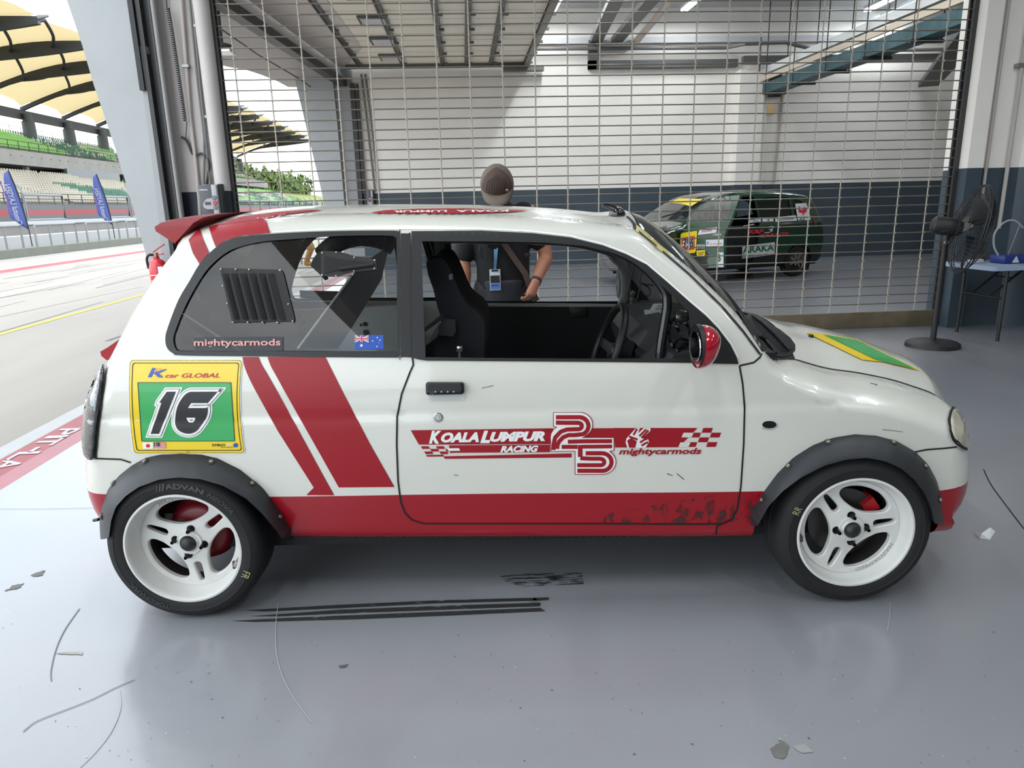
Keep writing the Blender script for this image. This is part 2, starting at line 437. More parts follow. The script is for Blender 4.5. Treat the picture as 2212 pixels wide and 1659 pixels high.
# coiled cable
cp = [P(357, -40), P(361, 18)]
n = 420
for i in range(n + 1):
    t = i / n; px_ = 362 + (400 - 362) * t ** 0.9; py_ = 18 + (262 - 18) * t
    c = wy(px_, py_, 7.43); a = i / n * 2 * PI * 52
    cp.append(c + Vector((0.016 * math.cos(a), 0.016 * math.sin(a), 0)))
cp += [P(402, 290), P(401, 302)]
tag(MB().tube(cp, 0.0042, 5).build('coiled_cable', M_black), 'black coiled cable hanging down the pillar', 'cable')
# control box
def control_box(name, label, ax, bx, top, bot, Yb, text):
    p0 = wy(ax, top, Yb); p1 = wy(bx, bot, Yb); Wd = p1.x - p0.x; Hh = p0.z - p1.z
    r = thing(name, label, 'control box', (p0.x + Wd / 2, Yb + .05, p1.z))
    o = lambda q, mt, nm, **k: q.build(nm, mt, r, **k)
    o(MB().bbox((-Wd / 2, -.1, 0), (Wd * .20, .04, Hh), .006), mat('box_grey', (84, 84, 90), 0.5), 'housing')
    o(MB().bbox((Wd * .20, -.11, 0), (Wd * .48, .04, Hh), .006), mat('box_light_grey', (168, 168, 172), 0.5), 'button_panel')
    o(MB().box((Wd * .48, -.06, -.1), (Wd * .62, .04, Hh * 1.02)), M_black, 'side_plate', smooth=False)
    el = [(-Wd * .33, Hh * .50), (-Wd * .27, Hh * .58), (-Wd * .1, Hh * .655), (Wd * .22, Hh * .68), (Wd * .22, Hh * .40), (-Wd * .1, Hh * .40), (-Wd * .27, Hh * .43)]
    MX = Matrix(((1, 0, 0, 0), (0, 0, -1, 0), (0, 1, 0, 0), (0, 0, 0, 1)))
    o(MB().prism(el, .098, .113, MX), mat('box_light_grey', (168, 168, 172), 0.5), 'display_bezel')
    o(MB().box((-Wd * .2, -.118, Hh * .51), (Wd * .1, -.11, Hh * .58)), mat('display_dark', (70, 50, 50), .3), 'display', smooth=False)
    for zz, m in ((.68, mat('button_grey', (110, 110, 115), .4)), (.555, mat('button_red', (190, 60, 70), .4)), (.44, mat('button_grey', (110, 110, 115), .4))):
        o(MB().lathe([(0, .118), (.018, .118), (.022, .11)], 16, Matrix.Translation((Wd * .33, 0, Hh * zz)) @ MX), m, 'button')
    o(MB().lathe([(0, .118), (.014, .118), (.02, .11)], 16, Matrix.Translation((Wd * .33, 0, Hh * .08)) @ MX), M_black, 'keyhole')
    if text:
        Wt, T = letters(text, bold=.02)
        o(MB().add([(-Wd * .44 + u * Wd * .42, -.1015, Hh * .86 + v * Hh * .045) for u, v in Wt], T), mat('label_white', (230, 230, 230), .5), 'maker_lettering', smooth=False)
    return r
control_box('door_control_box', 'grey door control box with a red button on the near pillar', 431, 482, 400, 486, 7.25, 'HÖRMANN')

# shutter of rods -------------------------------------------------------------
M_rod = mat('shutter_rod', (112, 102, 90), 0.45, metal=0.25)
M_link = mat('shutter_link', (176, 168, 154), 0.5, metal=0.1)
X0, X1 = -2.285, 5.215
sh = thing('rolling_grille_shutter', 'steel rod roller grille closing off the next bay behind the white car', 'roller grille', (1.45, GRY, 0))
rods = MB(); z = 0.265; nrod = 0
rr = random.Random(5)
while z < 4.32:
    pts = [(X0 - .02, GRY - .006, z)]
    for k in range(1, 8): pts.append((X0 + (X1 - X0) * k / 8, GRY - .006, z + rr.uniform(-.0025, .0025)))
    pts.append((X1 + .02, GRY - .006, z))
    rods.tube(pts, 0.0062, 6); z += 0.0955; nrod += 1
rel(rods.build('rods', M_rod), sh)
lk = MB()
for k in range(-10, 13):
    x = 1.088 + 0.3237 * k
    lk.tube([(x, GRY + .004, 0.17), (x, GRY + .004, 4.32)], 0.0072, 6)
    for q in range(nrod):
        zz = 0.265 + .0955 * q; lk.box((x - .009, GRY - .014, zz - .009), (x + .009, GRY + .004, zz + .009))
rel(lk.build('links', M_link, smooth=False), sh)
rel(MB().bbox((X0, GRY - .02, 0.004), (X1, GRY + .02, 0.175), .006).build('bottom_rail', mat('worn_beige_rail', (134, 122, 98), .5, metal=.2, var=(6, .25))), sh)
rel(MB().box((X0 - .02, GRY - .05, 0), (X0 + .012, GRY - .022, 4.35)).box((X0 - .02, GRY + .022, 0), (X0 + .012, GRY + .05, 4.35)).box((X0 - .035, GRY - .05, 0), (X0 - .02, GRY + .05, 4.35)).build('guide_channel', M_black, smooth=False), sh)
rel(MB().box((X1 - .012, GRY - .05, 0), (X1 + .02, GRY - .022, 4.35)).box((X1 - .012, GRY + .022, 0), (X1 + .02, GRY + .05, 4.35)).box((X1 + .02, GRY - .05, 0), (X1 + .035, GRY + .05, 4.35)).build('guide_channel', M_dark, smooth=False), sh)

# right pillar and round column
pr = MB()
for z0, z1, k in ((0, 1.68, 1), (1.68, 4.4, 0)):
    pr.box((5.25, 7.32, z0), (5.42, 7.56, z1), k); pr.box((5.42, 7.40, z0), (5.9, 7.95, z1), k)
struct(pr.build('pillar_right', [M_wall, M_band], smooth=False, fix=False))
rc = MB()
for z0, z1, k in ((0, 1.68, 1), (1.68, CEILZ, 0)):
    rc.lathe([(.50, z0), (.50, z1)], 40, Matrix.Translation((6.20, 7.78, 0)), k)
struct(rc.build('column_round', [M_wall, M_band], fix=False))
pipe('conduit', [(5.50, 7.38, 1.30), (5.50, 7.38, 4.4)], .017, M_cpale, 'thin white conduit on the pillar just left of the round column')
pipe('conduit', [(5.72, 7.36, 1.05), (5.72, 7.36, 4.6)], .020, M_cpale, 'white conduit running down the side of the round column')
tag(MB().box((5.66, 7.33, 2.65), (5.78, 7.40, 2.69)).build('pipe_clamp', M_steel, smooth=False), 'small clamp on the conduit of the round column', 'clamp')
sb = thing('socket_box', 'small switch box on the slate pillar behind the fan', 'socket box', (5.50, 7.38, 1.28))
rel(MB().bbox((5.46, 7.33, 1.16), (5.56, 7.40, 1.34), .006).build('housing', mat('socket_grey', (96, 90, 84), .4)), sb)
rel(MB().box((5.475, 7.325, 1.18), (5.515, 7.331, 1.32)).build('cover_plate', mat('socket_brass', (150, 130, 100), .35, metal=.3), smooth=False), sb)

# ------------------------------------------------------------------ far bay: raised sectional door, ceiling services, lamps
dz = 4.45
sd = thing('sectional_door', 'cream sectional garage door raised flat under the next bay ceiling', 'garage door', (-0.5, 12, dz))
xs = [-2.45, -2.14, -1.2, -0.33, 0.2, 0.73, 1.5]
rel(MB().box((-2.45, 8.0, dz + .02), (1.5, 16.85, dz + .06)).build('door_panel', mat('door_cream', (253, 245, 228), .5, var=(1.5, .03)), smooth=False), sd)
M_rib = mat('door_rib_steel', (104, 104, 98), .4, metal=.4)
for i, x in enumerate(xs[1:]):
    b = MB().box((x - .05, 8.0, dz - .015), (x + .05, 16.8, dz + .02)).box((x - .028, 8.0, dz - .045), (x - .018, 16.8, dz))
    for k in range(9): b.box((x + .03, 8.4 + k, dz - .07), (x + .12, 8.46 + k, dz - .03))
    rel(b.build('rib', M_rib, smooth=False), sd)
jo = MB()
for k in range(17): jo.box((-2.45, 8.3 + .52 * k, dz + .017), (1.5, 8.304 + .52 * k, dz + .0215))
rel(jo.build('panel_joint_lines', mat('joint_grey', (176, 168, 154), .6), smooth=False), sd)  # thin grey strips along the section joints
for yy in (11.45, 13.0, 14.5, 16.0):
    wdw = rel(MB().bbox((-1.62, yy - .28, dz - .02), (-1.13, yy + .28, dz + .02), .015).build('window_frame', mat('window_frame_grey', (92, 92, 92), .4)), sd)
    pn = MB().box((-1.57, yy - .22, dz - .026), (-1.18, yy + .22, dz - .018)).build('window_pane', mat('window_pane_pale', (204, 204, 214), .25), smooth=False)
    rel(pn, sd); pn.parent = wdw
rel(MB().box((-2.45, 16.78, dz - .06), (1.6, 16.9, dz + .02)).box((1.45, 8, dz - .08), (1.56, 16.9, dz + .02)).box((1.0, 16.7, dz - .16), (1.9, 16.9, dz - .06)).build('edge_rail', M_rib, smooth=False), sd)
# door track bar running along the far bay's mouth, header above it
a = wz(440, -20, 4.13); c = wz(742, 181, 4.13)
tag(MB().loft([[p + Vector((dx, 0, dzz)) for dx, dzz in ((-.09, -.07), (.09, -.07), (.09, .07), (-.09, .07))] for p in (a, c)]).build('door_header_rail', mat('black_header_rail', (52, 52, 52), .45), smooth=False),
    'dark diagonal header rail above the next bay mouth', 'door rail')
sl = MB()
pts = [wz(x, y, 4.22) for x, y in ((455, 136), (500, 146), (535, 152), (565, 162), (600, 176), (622, 188), (760, 192), (742, 181), (440, -20))]
sl.prism([(p.x, p.y) for p in pts], 4.22, 4.6)
struct(sl.build('balcony_slab', mat_o('soffit_white', (232, 226, 224), .6), angle=25))
sl2 = MB(); pts = [wz(x, y, 4.16) for x, y in ((440, -20), (655, -20), (785, 140), (742, 181))]
sl2.prism([(p.x, p.y) for p in pts], 4.46, 4.5); struct(sl2.build('ceiling_strip', mat('soffit_pale', (214, 206, 198), .6), smooth=False))
# soffit lamp outside and its hangers
fl = thing('floodlight', 'grey floodlight under the balcony beside the near pillar', 'floodlight', tuple(wy(480, 112, 11.4)))
q = fl.location.copy()
fl0 = MB().sphere((0, 0, 0.06), (.17, .17, .06)).build('housing', M_dark, fl)
MB().tube([(0, 0, .1), (0, 0, 4.24 - q.z)], .03, 8).build('stem', M_dark, fl)
MB().box((-.15, -.15, -.02), (.15, .15, .02)).build('glass', mat('lamp_glass', (235, 238, 240), .2), fl, smooth=False)
pipe('hanging_wire', [wy(470, 58, 9.6) + Vector((0, 0, .7)), wy(470, 58, 9.6), wy(560, 120, 12.4), wy(650, 172, 16.0), wy(650, 172, 16.0) + Vector((0, 1.0, 0))], .012, M_dark, 'thin wire slung under the balcony from the near pillar to the far fin', 'wire')

def tray(name, pa, pb, z, wd, h, m, label):
    a = wz(*pa, z); c = wz(*pb, z); d = (c - a).normalized(); s = Vector((d.y, -d.x, 0)) * wd / 2
    return tag(MB().loft([[p - s, p + s, p + s + Vector((0, 0, h)), p - s + Vector((0, 0, h))] for p in (a, c)]).build(name, m, smooth=False), label, 'cable tray', 'ceiling services of the next bay')
M_tray = mat('tray_grey', (112, 112, 110), .5, metal=.2)
tray('cable_trunking', (1288, 92), (1345, -25), 4.86, .26, .1, M_tray, 'grey ceiling trunking nearest the raised cream door')
tray('cable_trunking', (1332, 92), (1432, -25), 4.86, .26, .1, M_tray, 'second grey ceiling trunking, between the first and the white pipe')
pipe('ceiling_pipe', [wz(1372, 92, 4.9), wz(1470, -25, 4.9)], .075, mat('pipe_cream', (214, 200, 188), .5), 'cream round pipe under the ceiling beside two grey trunkings', 'pipe', seg=14)
tag(MB().box((2.92, FARY - .16, 4.34), (6.33, FARY, 4.50)).box((2.92, FARY - .16, 4.34), (3.1, FARY, 4.92)).box((6.33, FARY - .5, 4.34), (11.2, FARY - .35, 4.50)).build('wall_trunking', mat('trunking_grey', (92, 92, 90), .5), smooth=False),
    'dark grey trunking running along the top of the far wall', 'trunking')
pipe('conduit', [(1.6, FARY - .22, 4.74), (6.0, FARY - .22, 4.72), (6.3, FARY - .60, 4.72), (7.2, FARY - .60, 4.74), (8.0, FARY - .60, 4.56), (12.0, FARY - .60, 4.56)], .04, M_tray, 'long thin grey conduit kinked along the far wall above the trunking')
pipe('conduit', [(6.75, FARY - .37, 4.9), (6.75, FARY - .37, 4.2)], .02, M_tray, 'short vertical conduit at the top of the far wall column')
pipe('conduit', [(8.3, FARY - .05, 4.9), (8.3, FARY - .05, 4.35)], .03, M_tray, 'short vertical conduit right of the far wall column')
pipe('conduit', [(7.4, FARY - .03, 1.8), (7.5, FARY - .03, 4.1)], .03, M_cpale, 'white vertical conduit on the far wall right of its column')
pipe('conduit', [(6.9, FARY - .37, 1.8), (6.9, FARY - .37, 4.2)], .03, M_cpale, 'white conduit on the front face of the far wall column')
# big cable tray coming toward the viewer
z0 = 3.9
bt = thing('cable_tray', 'big teal and white cable tray hung under the ceiling on the right', 'cable tray', (7.2, 13.5, z0))
ta, tb = Vector((7.02, 16.9, 3.72)), Vector((7.2, 9.2, 3.72))
def bar(mb, a, b, w_, h, up=0.0, side=0.0, k=0):
    d = (b - a).normalized(); s = Vector((d.y, -d.x, 0)); u = Vector((0, 0, up))
    mb.loft([[p + s * (side - w_ / 2) + u, p + s * (side + w_ / 2) + u, p + s * (side + w_ / 2) + u + Vector((0, 0, h)), p + s * (side - w_ / 2) + u + Vector((0, 0, h))] for p in (a, b)], k)
q = MB(); bar(q, ta, tb, .34, .22); rel(q.build('tray_body', mat('tray_teal', (58, 92, 98), .5, var=(5, .3)), smooth=False), bt)
q = MB(); bar(q, ta, tb, .05, .1, .26, .2); rel(q.build('cream_rail', mat('tray_cream', (206, 192, 172), .5), smooth=False), bt)
q = MB(); bar(q, ta, tb, .1, .14, .42, .12); rel(q.build('white_trunking', mat('tray_white', (214, 214, 212), .5), smooth=False), bt)
for i in range(6):
    t = (i + .4) / 6; p = ta.lerp(tb, t)
    rel(MB().box((p.x - .26, p.y - .03, p.z - .05), (p.x + .26, p.y + .03, p.z)).build('bracket', M_dark, smooth=False), bt)
    for sx in (-.22, .24): rel(MB().tube([(p.x + sx, p.y, p.z - .03), (p.x + sx, p.y, CEILZ)], .012, 6).build('hanger_rod', M_dark), bt)
tray('cable_trunking', (2005, 187), (2125, 45), 3.85, .42, .1, mat('tray_dark', (66, 66, 64), .5), 'short dark trunking beside the pillar at the right end of the grille')
for i, (x, y0) in enumerate(((10.2, 16.2), (11.0, 14.4))):
    pass
tag(MB().bbox((6.98, FARY - .36, 3.28), (7.16, FARY - .22, 3.52), .01).build('junction_box', mat('box_beige', (204, 172, 120), .5)), 'small beige junction box on the far wall column', 'junction box')
tag(MB().box((6.99, FARY - .05, 3.7), (7.42, FARY + .02, 4.25)).build('wall_vent_opening', mat('vent_black', (26, 26, 26), .6), smooth=False), 'dark square vent opening beside the far wall column', 'vent')
tag(MB().box((-2.40, 16.86, 0.8), (-2.30, 17.0, 4.1)).box((-2.26, 16.9, .8), (-2.22, 17, 4.1)).build('door_track', M_dark, smooth=False), 'far vertical door track against the far fin', 'door track')
for x in (-2.02, -1.93):
    pipe('conduit', [(x, FARY - .03, 1.8), (x - .12, FARY - .03, 4.3)], .022, M_cond, 'pair of thin grey conduits at the left end of the far wall', 'conduit', 'paired conduits on the far wall')
control_box('door_control_box', 'small grey door control box on the far wall beside the far fin', 791, 809, 411, 462, 16.88, None)

M_tube = mat('fluorescent_tube', (240, 250, 255), .4, emit=((222, 240, 255), LAMP_E))
def lamp(label, a, d, L, group, watt, W=.5):
    d = Vector(d).normalized(); s = Vector((d.y, -d.x, 0)); a = Vector(a); c = a + d * L
    r = thing('fluorescent_fitting', label, 'ceiling light', tuple((a + c) / 2), 0, group)
    q = MB(); bar(q, a - r.location, c - r.location, .16, .06, .03); q.build('batten', mat('batten_white', (225, 228, 230), .4), r, smooth=False)
    for sx in (-.045, .045):
        MB().tube([a - r.location + s * sx, c - r.location + s * sx], .022, 8).build('tube', M_tube, r)
    for sx in (.13, .9): MB().tube([a.lerp(c, sx) - r.location + Vector((0, 0, .09)), a.lerp(c, sx) - r.location + Vector((0, 0, CEILZ - a.z))], .008, 5).build('hanger', M_dark, r)
    ld = bpy.data.lights.new('tube_light', 'AREA'); ld.shape = 'RECTANGLE'; ld.size = .14; ld.size_y = L; ld.energy = watt; ld.color = (.93, .97, 1)
    lo = bpy.data.objects.new('tube_light', ld); COL.objects.link(lo); lo.parent = r; lo.location = (0, 0, -.03)
    lo.rotation_euler = (0, 0, math.atan2(d.y, d.x) - PI / 2)
    return r
LW = 24
G = 'fluorescent lights of the next bay'
for (px_, py_), lb, k_ in zip(((1192, 28), (1477, 24), (1872, 24), (1908, 38)), ('fluorescent light over the next bay, nearest the raised cream door', 'fluorescent light over the next bay, beside the cream pipe', 'upper of two fluorescent lights above the teal cable tray', 'lower of two fluorescent lights above the teal cable tray'), (1.3, 1.2, .8, .8)):
    a = wz(px_, py_, 5.35); lamp(lb, a, (0.02, -1, 0), 1.5, G, LW * k_)
for x, k_ in ((2.1, 1.3), (5.0, 1.4)):
    for y in (9.6, 12.4): lamp('added unseen fluorescent light of the next bay, nearer the grille', (x, y, 5.35), (0, -1, 0), 1.5, G, LW * k_)  # out-of-view tubes added to brighten the next bay
for x in (-.6, 2.5, 5.6):
    for y in (-.1, 3.4): lamp('added unseen fluorescent light above the white car bay', (x, y, 5.35), (0, -1, 0), 1.5, 'added fluorescent lights of this bay', LW * 1.3)  # out-of-view tubes added to lift the light in this bay

# ------------------------------------------------------------------ marks and litter on the floor
def blob(name, px_, m, z=.002, parent=floor):
    pts = [wz(x, y, z) for x, y in px_]
    return MB().add(pts, [tuple(range(len(pts)))]).build(name, m, parent, smooth=False)
def alpha_noise(name, rgb, scale, cut, streak=None, rough=.7):
    m = mat(name, rgb, rough); nt = m.node_tree; b = nt.nodes['Principled BSDF']
    tc = nt.nodes.new('ShaderNodeTexCoord'); nz = nt.nodes.new('ShaderNodeTexNoise'); nz.inputs['Scale'].default_value = scale; nz.inputs['Detail'].default_value = 6; nz.inputs['Roughness'].default_value = .7
    mp = nt.nodes.new('ShaderNodeMapping')
    if streak: mp.inputs['Scale'].default_value = streak
    rp = nt.nodes.new('ShaderNodeValToRGB'); rp.color_ramp.elements[0].position = cut - .03; rp.color_ramp.elements[1].position = cut + .03
    nt.links.new(tc.outputs['Object'], mp.inputs[0]); nt.links.new(mp.outputs[0], nz.inputs[0]); nt.links.new(nz.outputs['Fac'], rp.inputs[0]); nt.links.new(rp.outputs[0], b.inputs['Alpha'])
    return m
M_skid = alpha_noise('skid_rubber', (38, 38, 38), 8, .40, (1, 7, 1))
M_skid2 = alpha_noise('skid_rubber_faint', (38, 38, 38), 9, .53, (1, 9, 1))
def z3(o, pts): return [(480 + x / 2.765, 1150 + y / 2.765) for x, y in pts]
blob('skid_mark', z3(0, [(130, 465), (700, 432), (1300, 405), (1950, 388), (1950, 405), (1300, 422), (700, 452), (250, 472)]), M_skid)
blob('skid_mark', z3(0, [(170, 500), (700, 462), (1300, 438), (1900, 420), (1900, 440), (1300, 462), (700, 484), (350, 500)]), M_skid)
blob('skid_mark', z3(0, [(50, 528), (400, 510), (1000, 485), (1900, 450), (1930, 470), (1300, 498), (800, 518), (200, 534)]), M_skid)
blob('skid_mark', z3(0, [(1660, 262), (1780, 246), (2150, 240), (2160, 308), (1800, 322), (1700, 300)]), M_skid2)
M_chip = mat('bare_concrete_chip', (112, 112, 106), .8, var=(20, .25))
def irregular(pts, seed, amp=2.0):
    r_ = random.Random(seed); q = resample([(x, y) for x, y in pts], 4)
    return [(x + r_.uniform(-amp, amp), y + r_.uniform(-amp * .6, amp * .6)) for x, y in q]
blob('paint_chip', irregular([(1664, 1617), (1690, 1600), (1706, 1612), (1700, 1628), (1692, 1640), (1672, 1634)], 1), M_chip)
blob('paint_chip', irregular([(1712, 1612), (1740, 1606), (1757, 1624), (1730, 1626)], 2), mat('chip_pale', (146, 148, 146), .8))
blob('paint_chip', irregular([(66, 1242), (98, 1230), (92, 1241), (72, 1246)], 3), M_chip)
blob('paint_chip', irregular([(10, 1277), (30, 1263), (52, 1260), (40, 1270)], 4), M_chip)
blob('paint_chip', irregular([(118, 1411), (140, 1408), (180, 1408), (178, 1414), (140, 1413)], 5, 1), mat('chip_tan', (160, 156, 146), .8))
blob('paint_chip', irregular([(731, 1438), (752, 1434), (748, 1441), (735, 1443)], 6, 1), mat('chip_dark', (78, 78, 70), .8))
blob('paint_chip', irregular([(1144, 1300), (1156, 1290), (1168, 1304)], 7, 1), M_chip)
def scratch(pts, w_, m):
    q = MB(); P_ = [wz(x, y, .0025) for x, y in pts]
    for a, c in zip(P_[:-1], P_[1:]):
        d = (c - a).normalized(); s = Vector((-d.y, d.x, 0)) * w_ * .6; q.add([a - s, a + s, c + s, c - s], [(0, 1, 2, 3)])
    return q.build('floor_scratch', m, floor, smooth=False)
M_scr = mat('scratch_dark', (108, 108, 108), .7); M_scl = mat('scratch_light', (160, 162, 166), .5)
scratch(spline([(172, 1314), (140, 1360), (120, 1405), (110, 1450), (111, 1470)], 4), .003, M_scr)
scratch(spline([(602, 1300), (596, 1345), (596, 1400), (606, 1450), (630, 1500), (672, 1560)], 4), .0022, M_scl)
scratch(spline([(258, 1490), (260, 1530), (240, 1580), (205, 1625), (170, 1659)], 4), .0025, M_scl)
scratch([(1923, 1300), (1922, 1330), (1917, 1362)], .002, M_scl)
scratch(spline([(2125, 1014), (2140, 1045), (2165, 1080), (2212, 1142)], 4), .004, mat('crack_black', (30, 30, 30), .8))
scratch([(0, 1099), (100, 1099), (205, 1097)], .002, M_scr)
scratch(spline([(50, 1580), (75, 1560), (110, 1545), (150, 1530), (200, 1510), (250, 1485), (290, 1468)], 4), .003, M_scr)
rr = random.Random(21); sp_ = MB(); sl_ = MB()
for i in range(260):
    px_, py_ = rr.uniform(0, 2212), rr.uniform(1180, 1655); p = wz(px_, py_, .002); r = rr.uniform(.0006, .0019); q = sp_ if i % 4 else sl_; a0 = rr.uniform(0, 6.28); e = rr.uniform(1, 2.6)
    if abs(p.x) < 1.5 and 2.2 < p.y < 3.9: continue
    q.add([(p.x + r * e * math.cos(a0) * math.cos(a) - r * math.sin(a0) * math.sin(a), p.y + r * e * math.sin(a0) * math.cos(a) + r * math.cos(a0) * math.sin(a), .002) for a in np.linspace(0, 2 * PI, 7)[:-1]], [tuple(range(6))])
tag(sp_.build('floor_grit', mat('grit_dark', (70, 70, 70), .8), floor, smooth=False), kind='stuff'); tag(sl_.build('floor_flecks', mat('fleck_light', (190, 190, 194), .5), floor, smooth=False), kind='stuff')
# folded scrap of paper
pp = [wz(2102, 1147, .002), wz(2120, 1152, .03), wz(2139, 1139, .03), wz(2150, 1148, .002), wz(2138, 1166, .002), wz(2117, 1163, .002)]
tag(MB().add(pp, [(0, 1, 5), (1, 4, 5), (1, 2, 4), (2, 3, 4)]).build('paper_scrap', mat('paper_white', (226, 228, 232), .7), smooth=False, fix=False), 'folded white scrap of paper on the floor ahead of the front wheel', 'paper')
# ================================================================== THE WHITE AND RED RACE HATCHBACK
# built in the car's own frame (x forward, y away from the viewer, z up), then turned PSI about z with its root
YC = 3.03                                       # centre line of the car
CAR_LOC = RW @ Vector((0, YC, 0))
CAR = thing('race_hatchback', 'white and red race hatchback with yellow number 16 plate, parked across the foreground', 'car', CAR_LOC, -PSI)
COFF = (0, YC, 0)
SIDE_LO = 0.66
def Y0f(x, z):
    """near flank without its rounded edges"""
    x = np.asarray(x, float); z = np.asarray(z, float)
    low = 2.292 + 0.022 * np.clip((SIDE_LO - z) / 0.36, 0, 2) ** 2
    up = 2.292 + 0.022 * np.clip((z - 0.74) / 0.18, 0, 1) ** 2 + np.clip(z - 0.92, 0, None) * 0.27 + np.clip(z - 0.92, 0, None) ** 2 * 0.12
    y = np.where(z < SIDE_LO, low, np.where(z < 0.74, 2.292, up))
    y = y + 0.004 * np.exp(-((z - 0.735) / 0.012) ** 2)          # pressed crease along the flank
    y = y + 0.05 * np.clip(np.abs(x) - 0.5, 0, None) ** 2.2
    return y
# outline of the flank, measured points (px, py, depth) + rounding (ry, rd) + zone
OUT = [
 (620, 1172, 2.30, .03, .05, 'sill'), (263, 1168, 2.40, .06, .07, 'bumper_rear'), (235, 1150, 2.45, .16, .12, 'bumper_rear'),
 (216, 1100, 2.50, .20, .13, 'bumper_rear'), (207, 1060, 2.52, .20, .13, 'bumper_rear'), (201, 1010, 2.53, .20, .13, 'bumper_rear'),
 (203, 985, 2.53, .20, .13, 'bumper_rear'), (204, 950, 2.53, .20, .13, 'tailgate'), (208, 900, 2.53, .20, .13, 'tailgate'),
 (220, 845, 2.54, .20, .13, 'tailgate'), (249, 785, 2.56, .20, .12, 'tailgate'), (279, 730, 2.58, .20, .11, 'tailgate'),
 (317, 653, 2.60, .19, .10, 'tailgate'), (362, 583, 2.62, .18, .09, 'tailgate'), (403, 530, 2.64, .17, .08, 'tailgate'),
 (425, 499.5, 2.66, .17, .065, 'roof'), (500, 475.5, 2.67, .18, .06, 'roof'), (620, 463.5, 2.68, .19, .06, 'roof'), (760, 459.5, 2.68, .19, .06, 'roof'),
 (900, 459.5, 2.68, .19, .06, 'roof'), (1050, 461.5, 2.68, .19, .06, 'roof'), (1200, 468.5, 2.67, .18, .06, 'roof'), (1300, 478.5, 2.64, .15, .055, 'roof'),
 (1372, 493, 2.60, .11, .05, 'windshield'), (1420, 528, 2.58, .09, .05, 'windshield'), (1489, 587, 2.57, .08, .05, 'windshield'), (1558, 655, 2.55, .08, .05, 'windshield'),
 (1604, 710, 2.53, .09, .05, 'windshield'), (1645, 762, 2.52, .12, .05, 'cowl'), (1692, 772, 2.55, .20, .08, 'cowl'),
 (1710, 773, 2.58, .23, .09, 'hood'), (1774, 791, 2.60, .25, .10, 'hood'), (1843, 802, 2.60, .25, .10, 'hood'), (1913, 817, 2.61, .26, .11, 'hood'),
 (1968, 834, 2.62, .27, .12, 'hood'), (2024, 856, 2.62, .28, .14, 'hood'), (2045, 884, 2.62, .29, .16, 'nose'),
 (2065, 930, 2.60, .29, .18, 'nose'), (2075, 975, 2.59, .29, .18, 'nose'), (2079, 1015, 2.58, .28, .18, 'nose'), (2073, 1060, 2.56, .27, .17, 'nose'),
 (2057, 1105, 2.52, .22, .15, 'nose'), (2039, 1135, 2.50, .18, .12, 'nose'), (2005, 1158, 2.42, .08, .07, 'sill'), (1640, 1164, 2.33, .03, .05, 'sill'),
]
def _outline():
    P = []; A = []; Z = []
    for px_, py_, Y, ry, rd, zn in OUT:
        p = cy(px_, py_, Y); P.append((p.x, p.z)); A.append((ry, rd)); Z.append(zn)
    n = len(P); PP = []; AA = []; ZZ = []
    for i in range(n):
        j = (i + 1) % n
        straight = Z[i] == 'sill' or Z[j] == 'sill' and Z[i] == 'sill'
        p0, p1, p2, p3 = [np.array(P[k % n]) for k in (i - 1, i, i + 1, i + 2)]
        L = np.linalg.norm(p2 - p1); k = max(1, int(L / 0.025))
        for q in range(k):
            t = q / k
            if L > .5 or straight: c = p1 + (p2 - p1) * t
            else: c = 0.5 * ((2 * p1) + (-p0 + p2) * t + (2 * p0 - 5 * p1 + 4 * p2 - p3) * t * t + (-p0 + 3 * p1 - 3 * p2 + p3) * t ** 3)
            PP.append(c); AA.append(np.array(A[i]) * (1 - t) + np.array(A[j]) * t); ZZ.append(Z[i])
    return np.array(PP), np.array(AA), ZZ
OP, OA, OZ = _outline()
ON = np.roll(OP, -1, 0)
class Skin: pass
def side_y(Pxz, OP=OP, OA=OA, Y0=Y0f):
    D, i, t = seg_dist(Pxz, OP, np.roll(OP, -1, 0))
    A = OA[i] * (1 - t)[:, None] + np.roll(OA, -1, 0)[i] * t[:, None]
    u = np.clip(1 - D / A[:, 1], 0, 1)
    return Y0(Pxz[:, 0], Pxz[:, 1]) + A[:, 0] * (1 - np.sqrt(np.clip(1 - u ** 2.0, 0, 1)))
def side_pts(Pxz, f=side_y):
    return np.c_[Pxz[:, 0], f(Pxz), Pxz[:, 1]]
def side_norm(Pxz, f=None, OP=OP, OA=OA, Y0=Y0f, e=.002):
    D, i, t = seg_dist(Pxz, OP, np.roll(OP, -1, 0)); t = t[:, None]
    T_ = np.roll(OP, -1, 0) - np.roll(OP, 1, 0); T_ /= np.linalg.norm(T_, axis=1)[:, None]
    N_ = np.c_[-T_[:, 1], T_[:, 0]]
    if ((OP.mean(0) - OP) * N_).sum() < 0: N_ = -N_
    inw = N_[i] * (1 - t) + np.roll(N_, -1, 0)[i] * t
    A = OA[i] * (1 - t) + np.roll(OA, -1, 0)[i] * t
    u = np.clip(1 - D / A[:, 1], 0, .9995); dy = -(A[:, 0] / A[:, 1]) * u / np.sqrt(1 - u ** 2)
    x, z = Pxz[:, 0], Pxz[:, 1]
    gx = (Y0(x + e, z) - Y0(x - e, z)) / (2 * e) + dy * inw[:, 0]; gz = (Y0(x, z + e) - Y0(x, z - e)) / (2 * e) + dy * inw[:, 1]
    n = np.c_[gx, -np.ones(len(x)), gz]
    return n / np.linalg.norm(n, axis=1)[:, None]
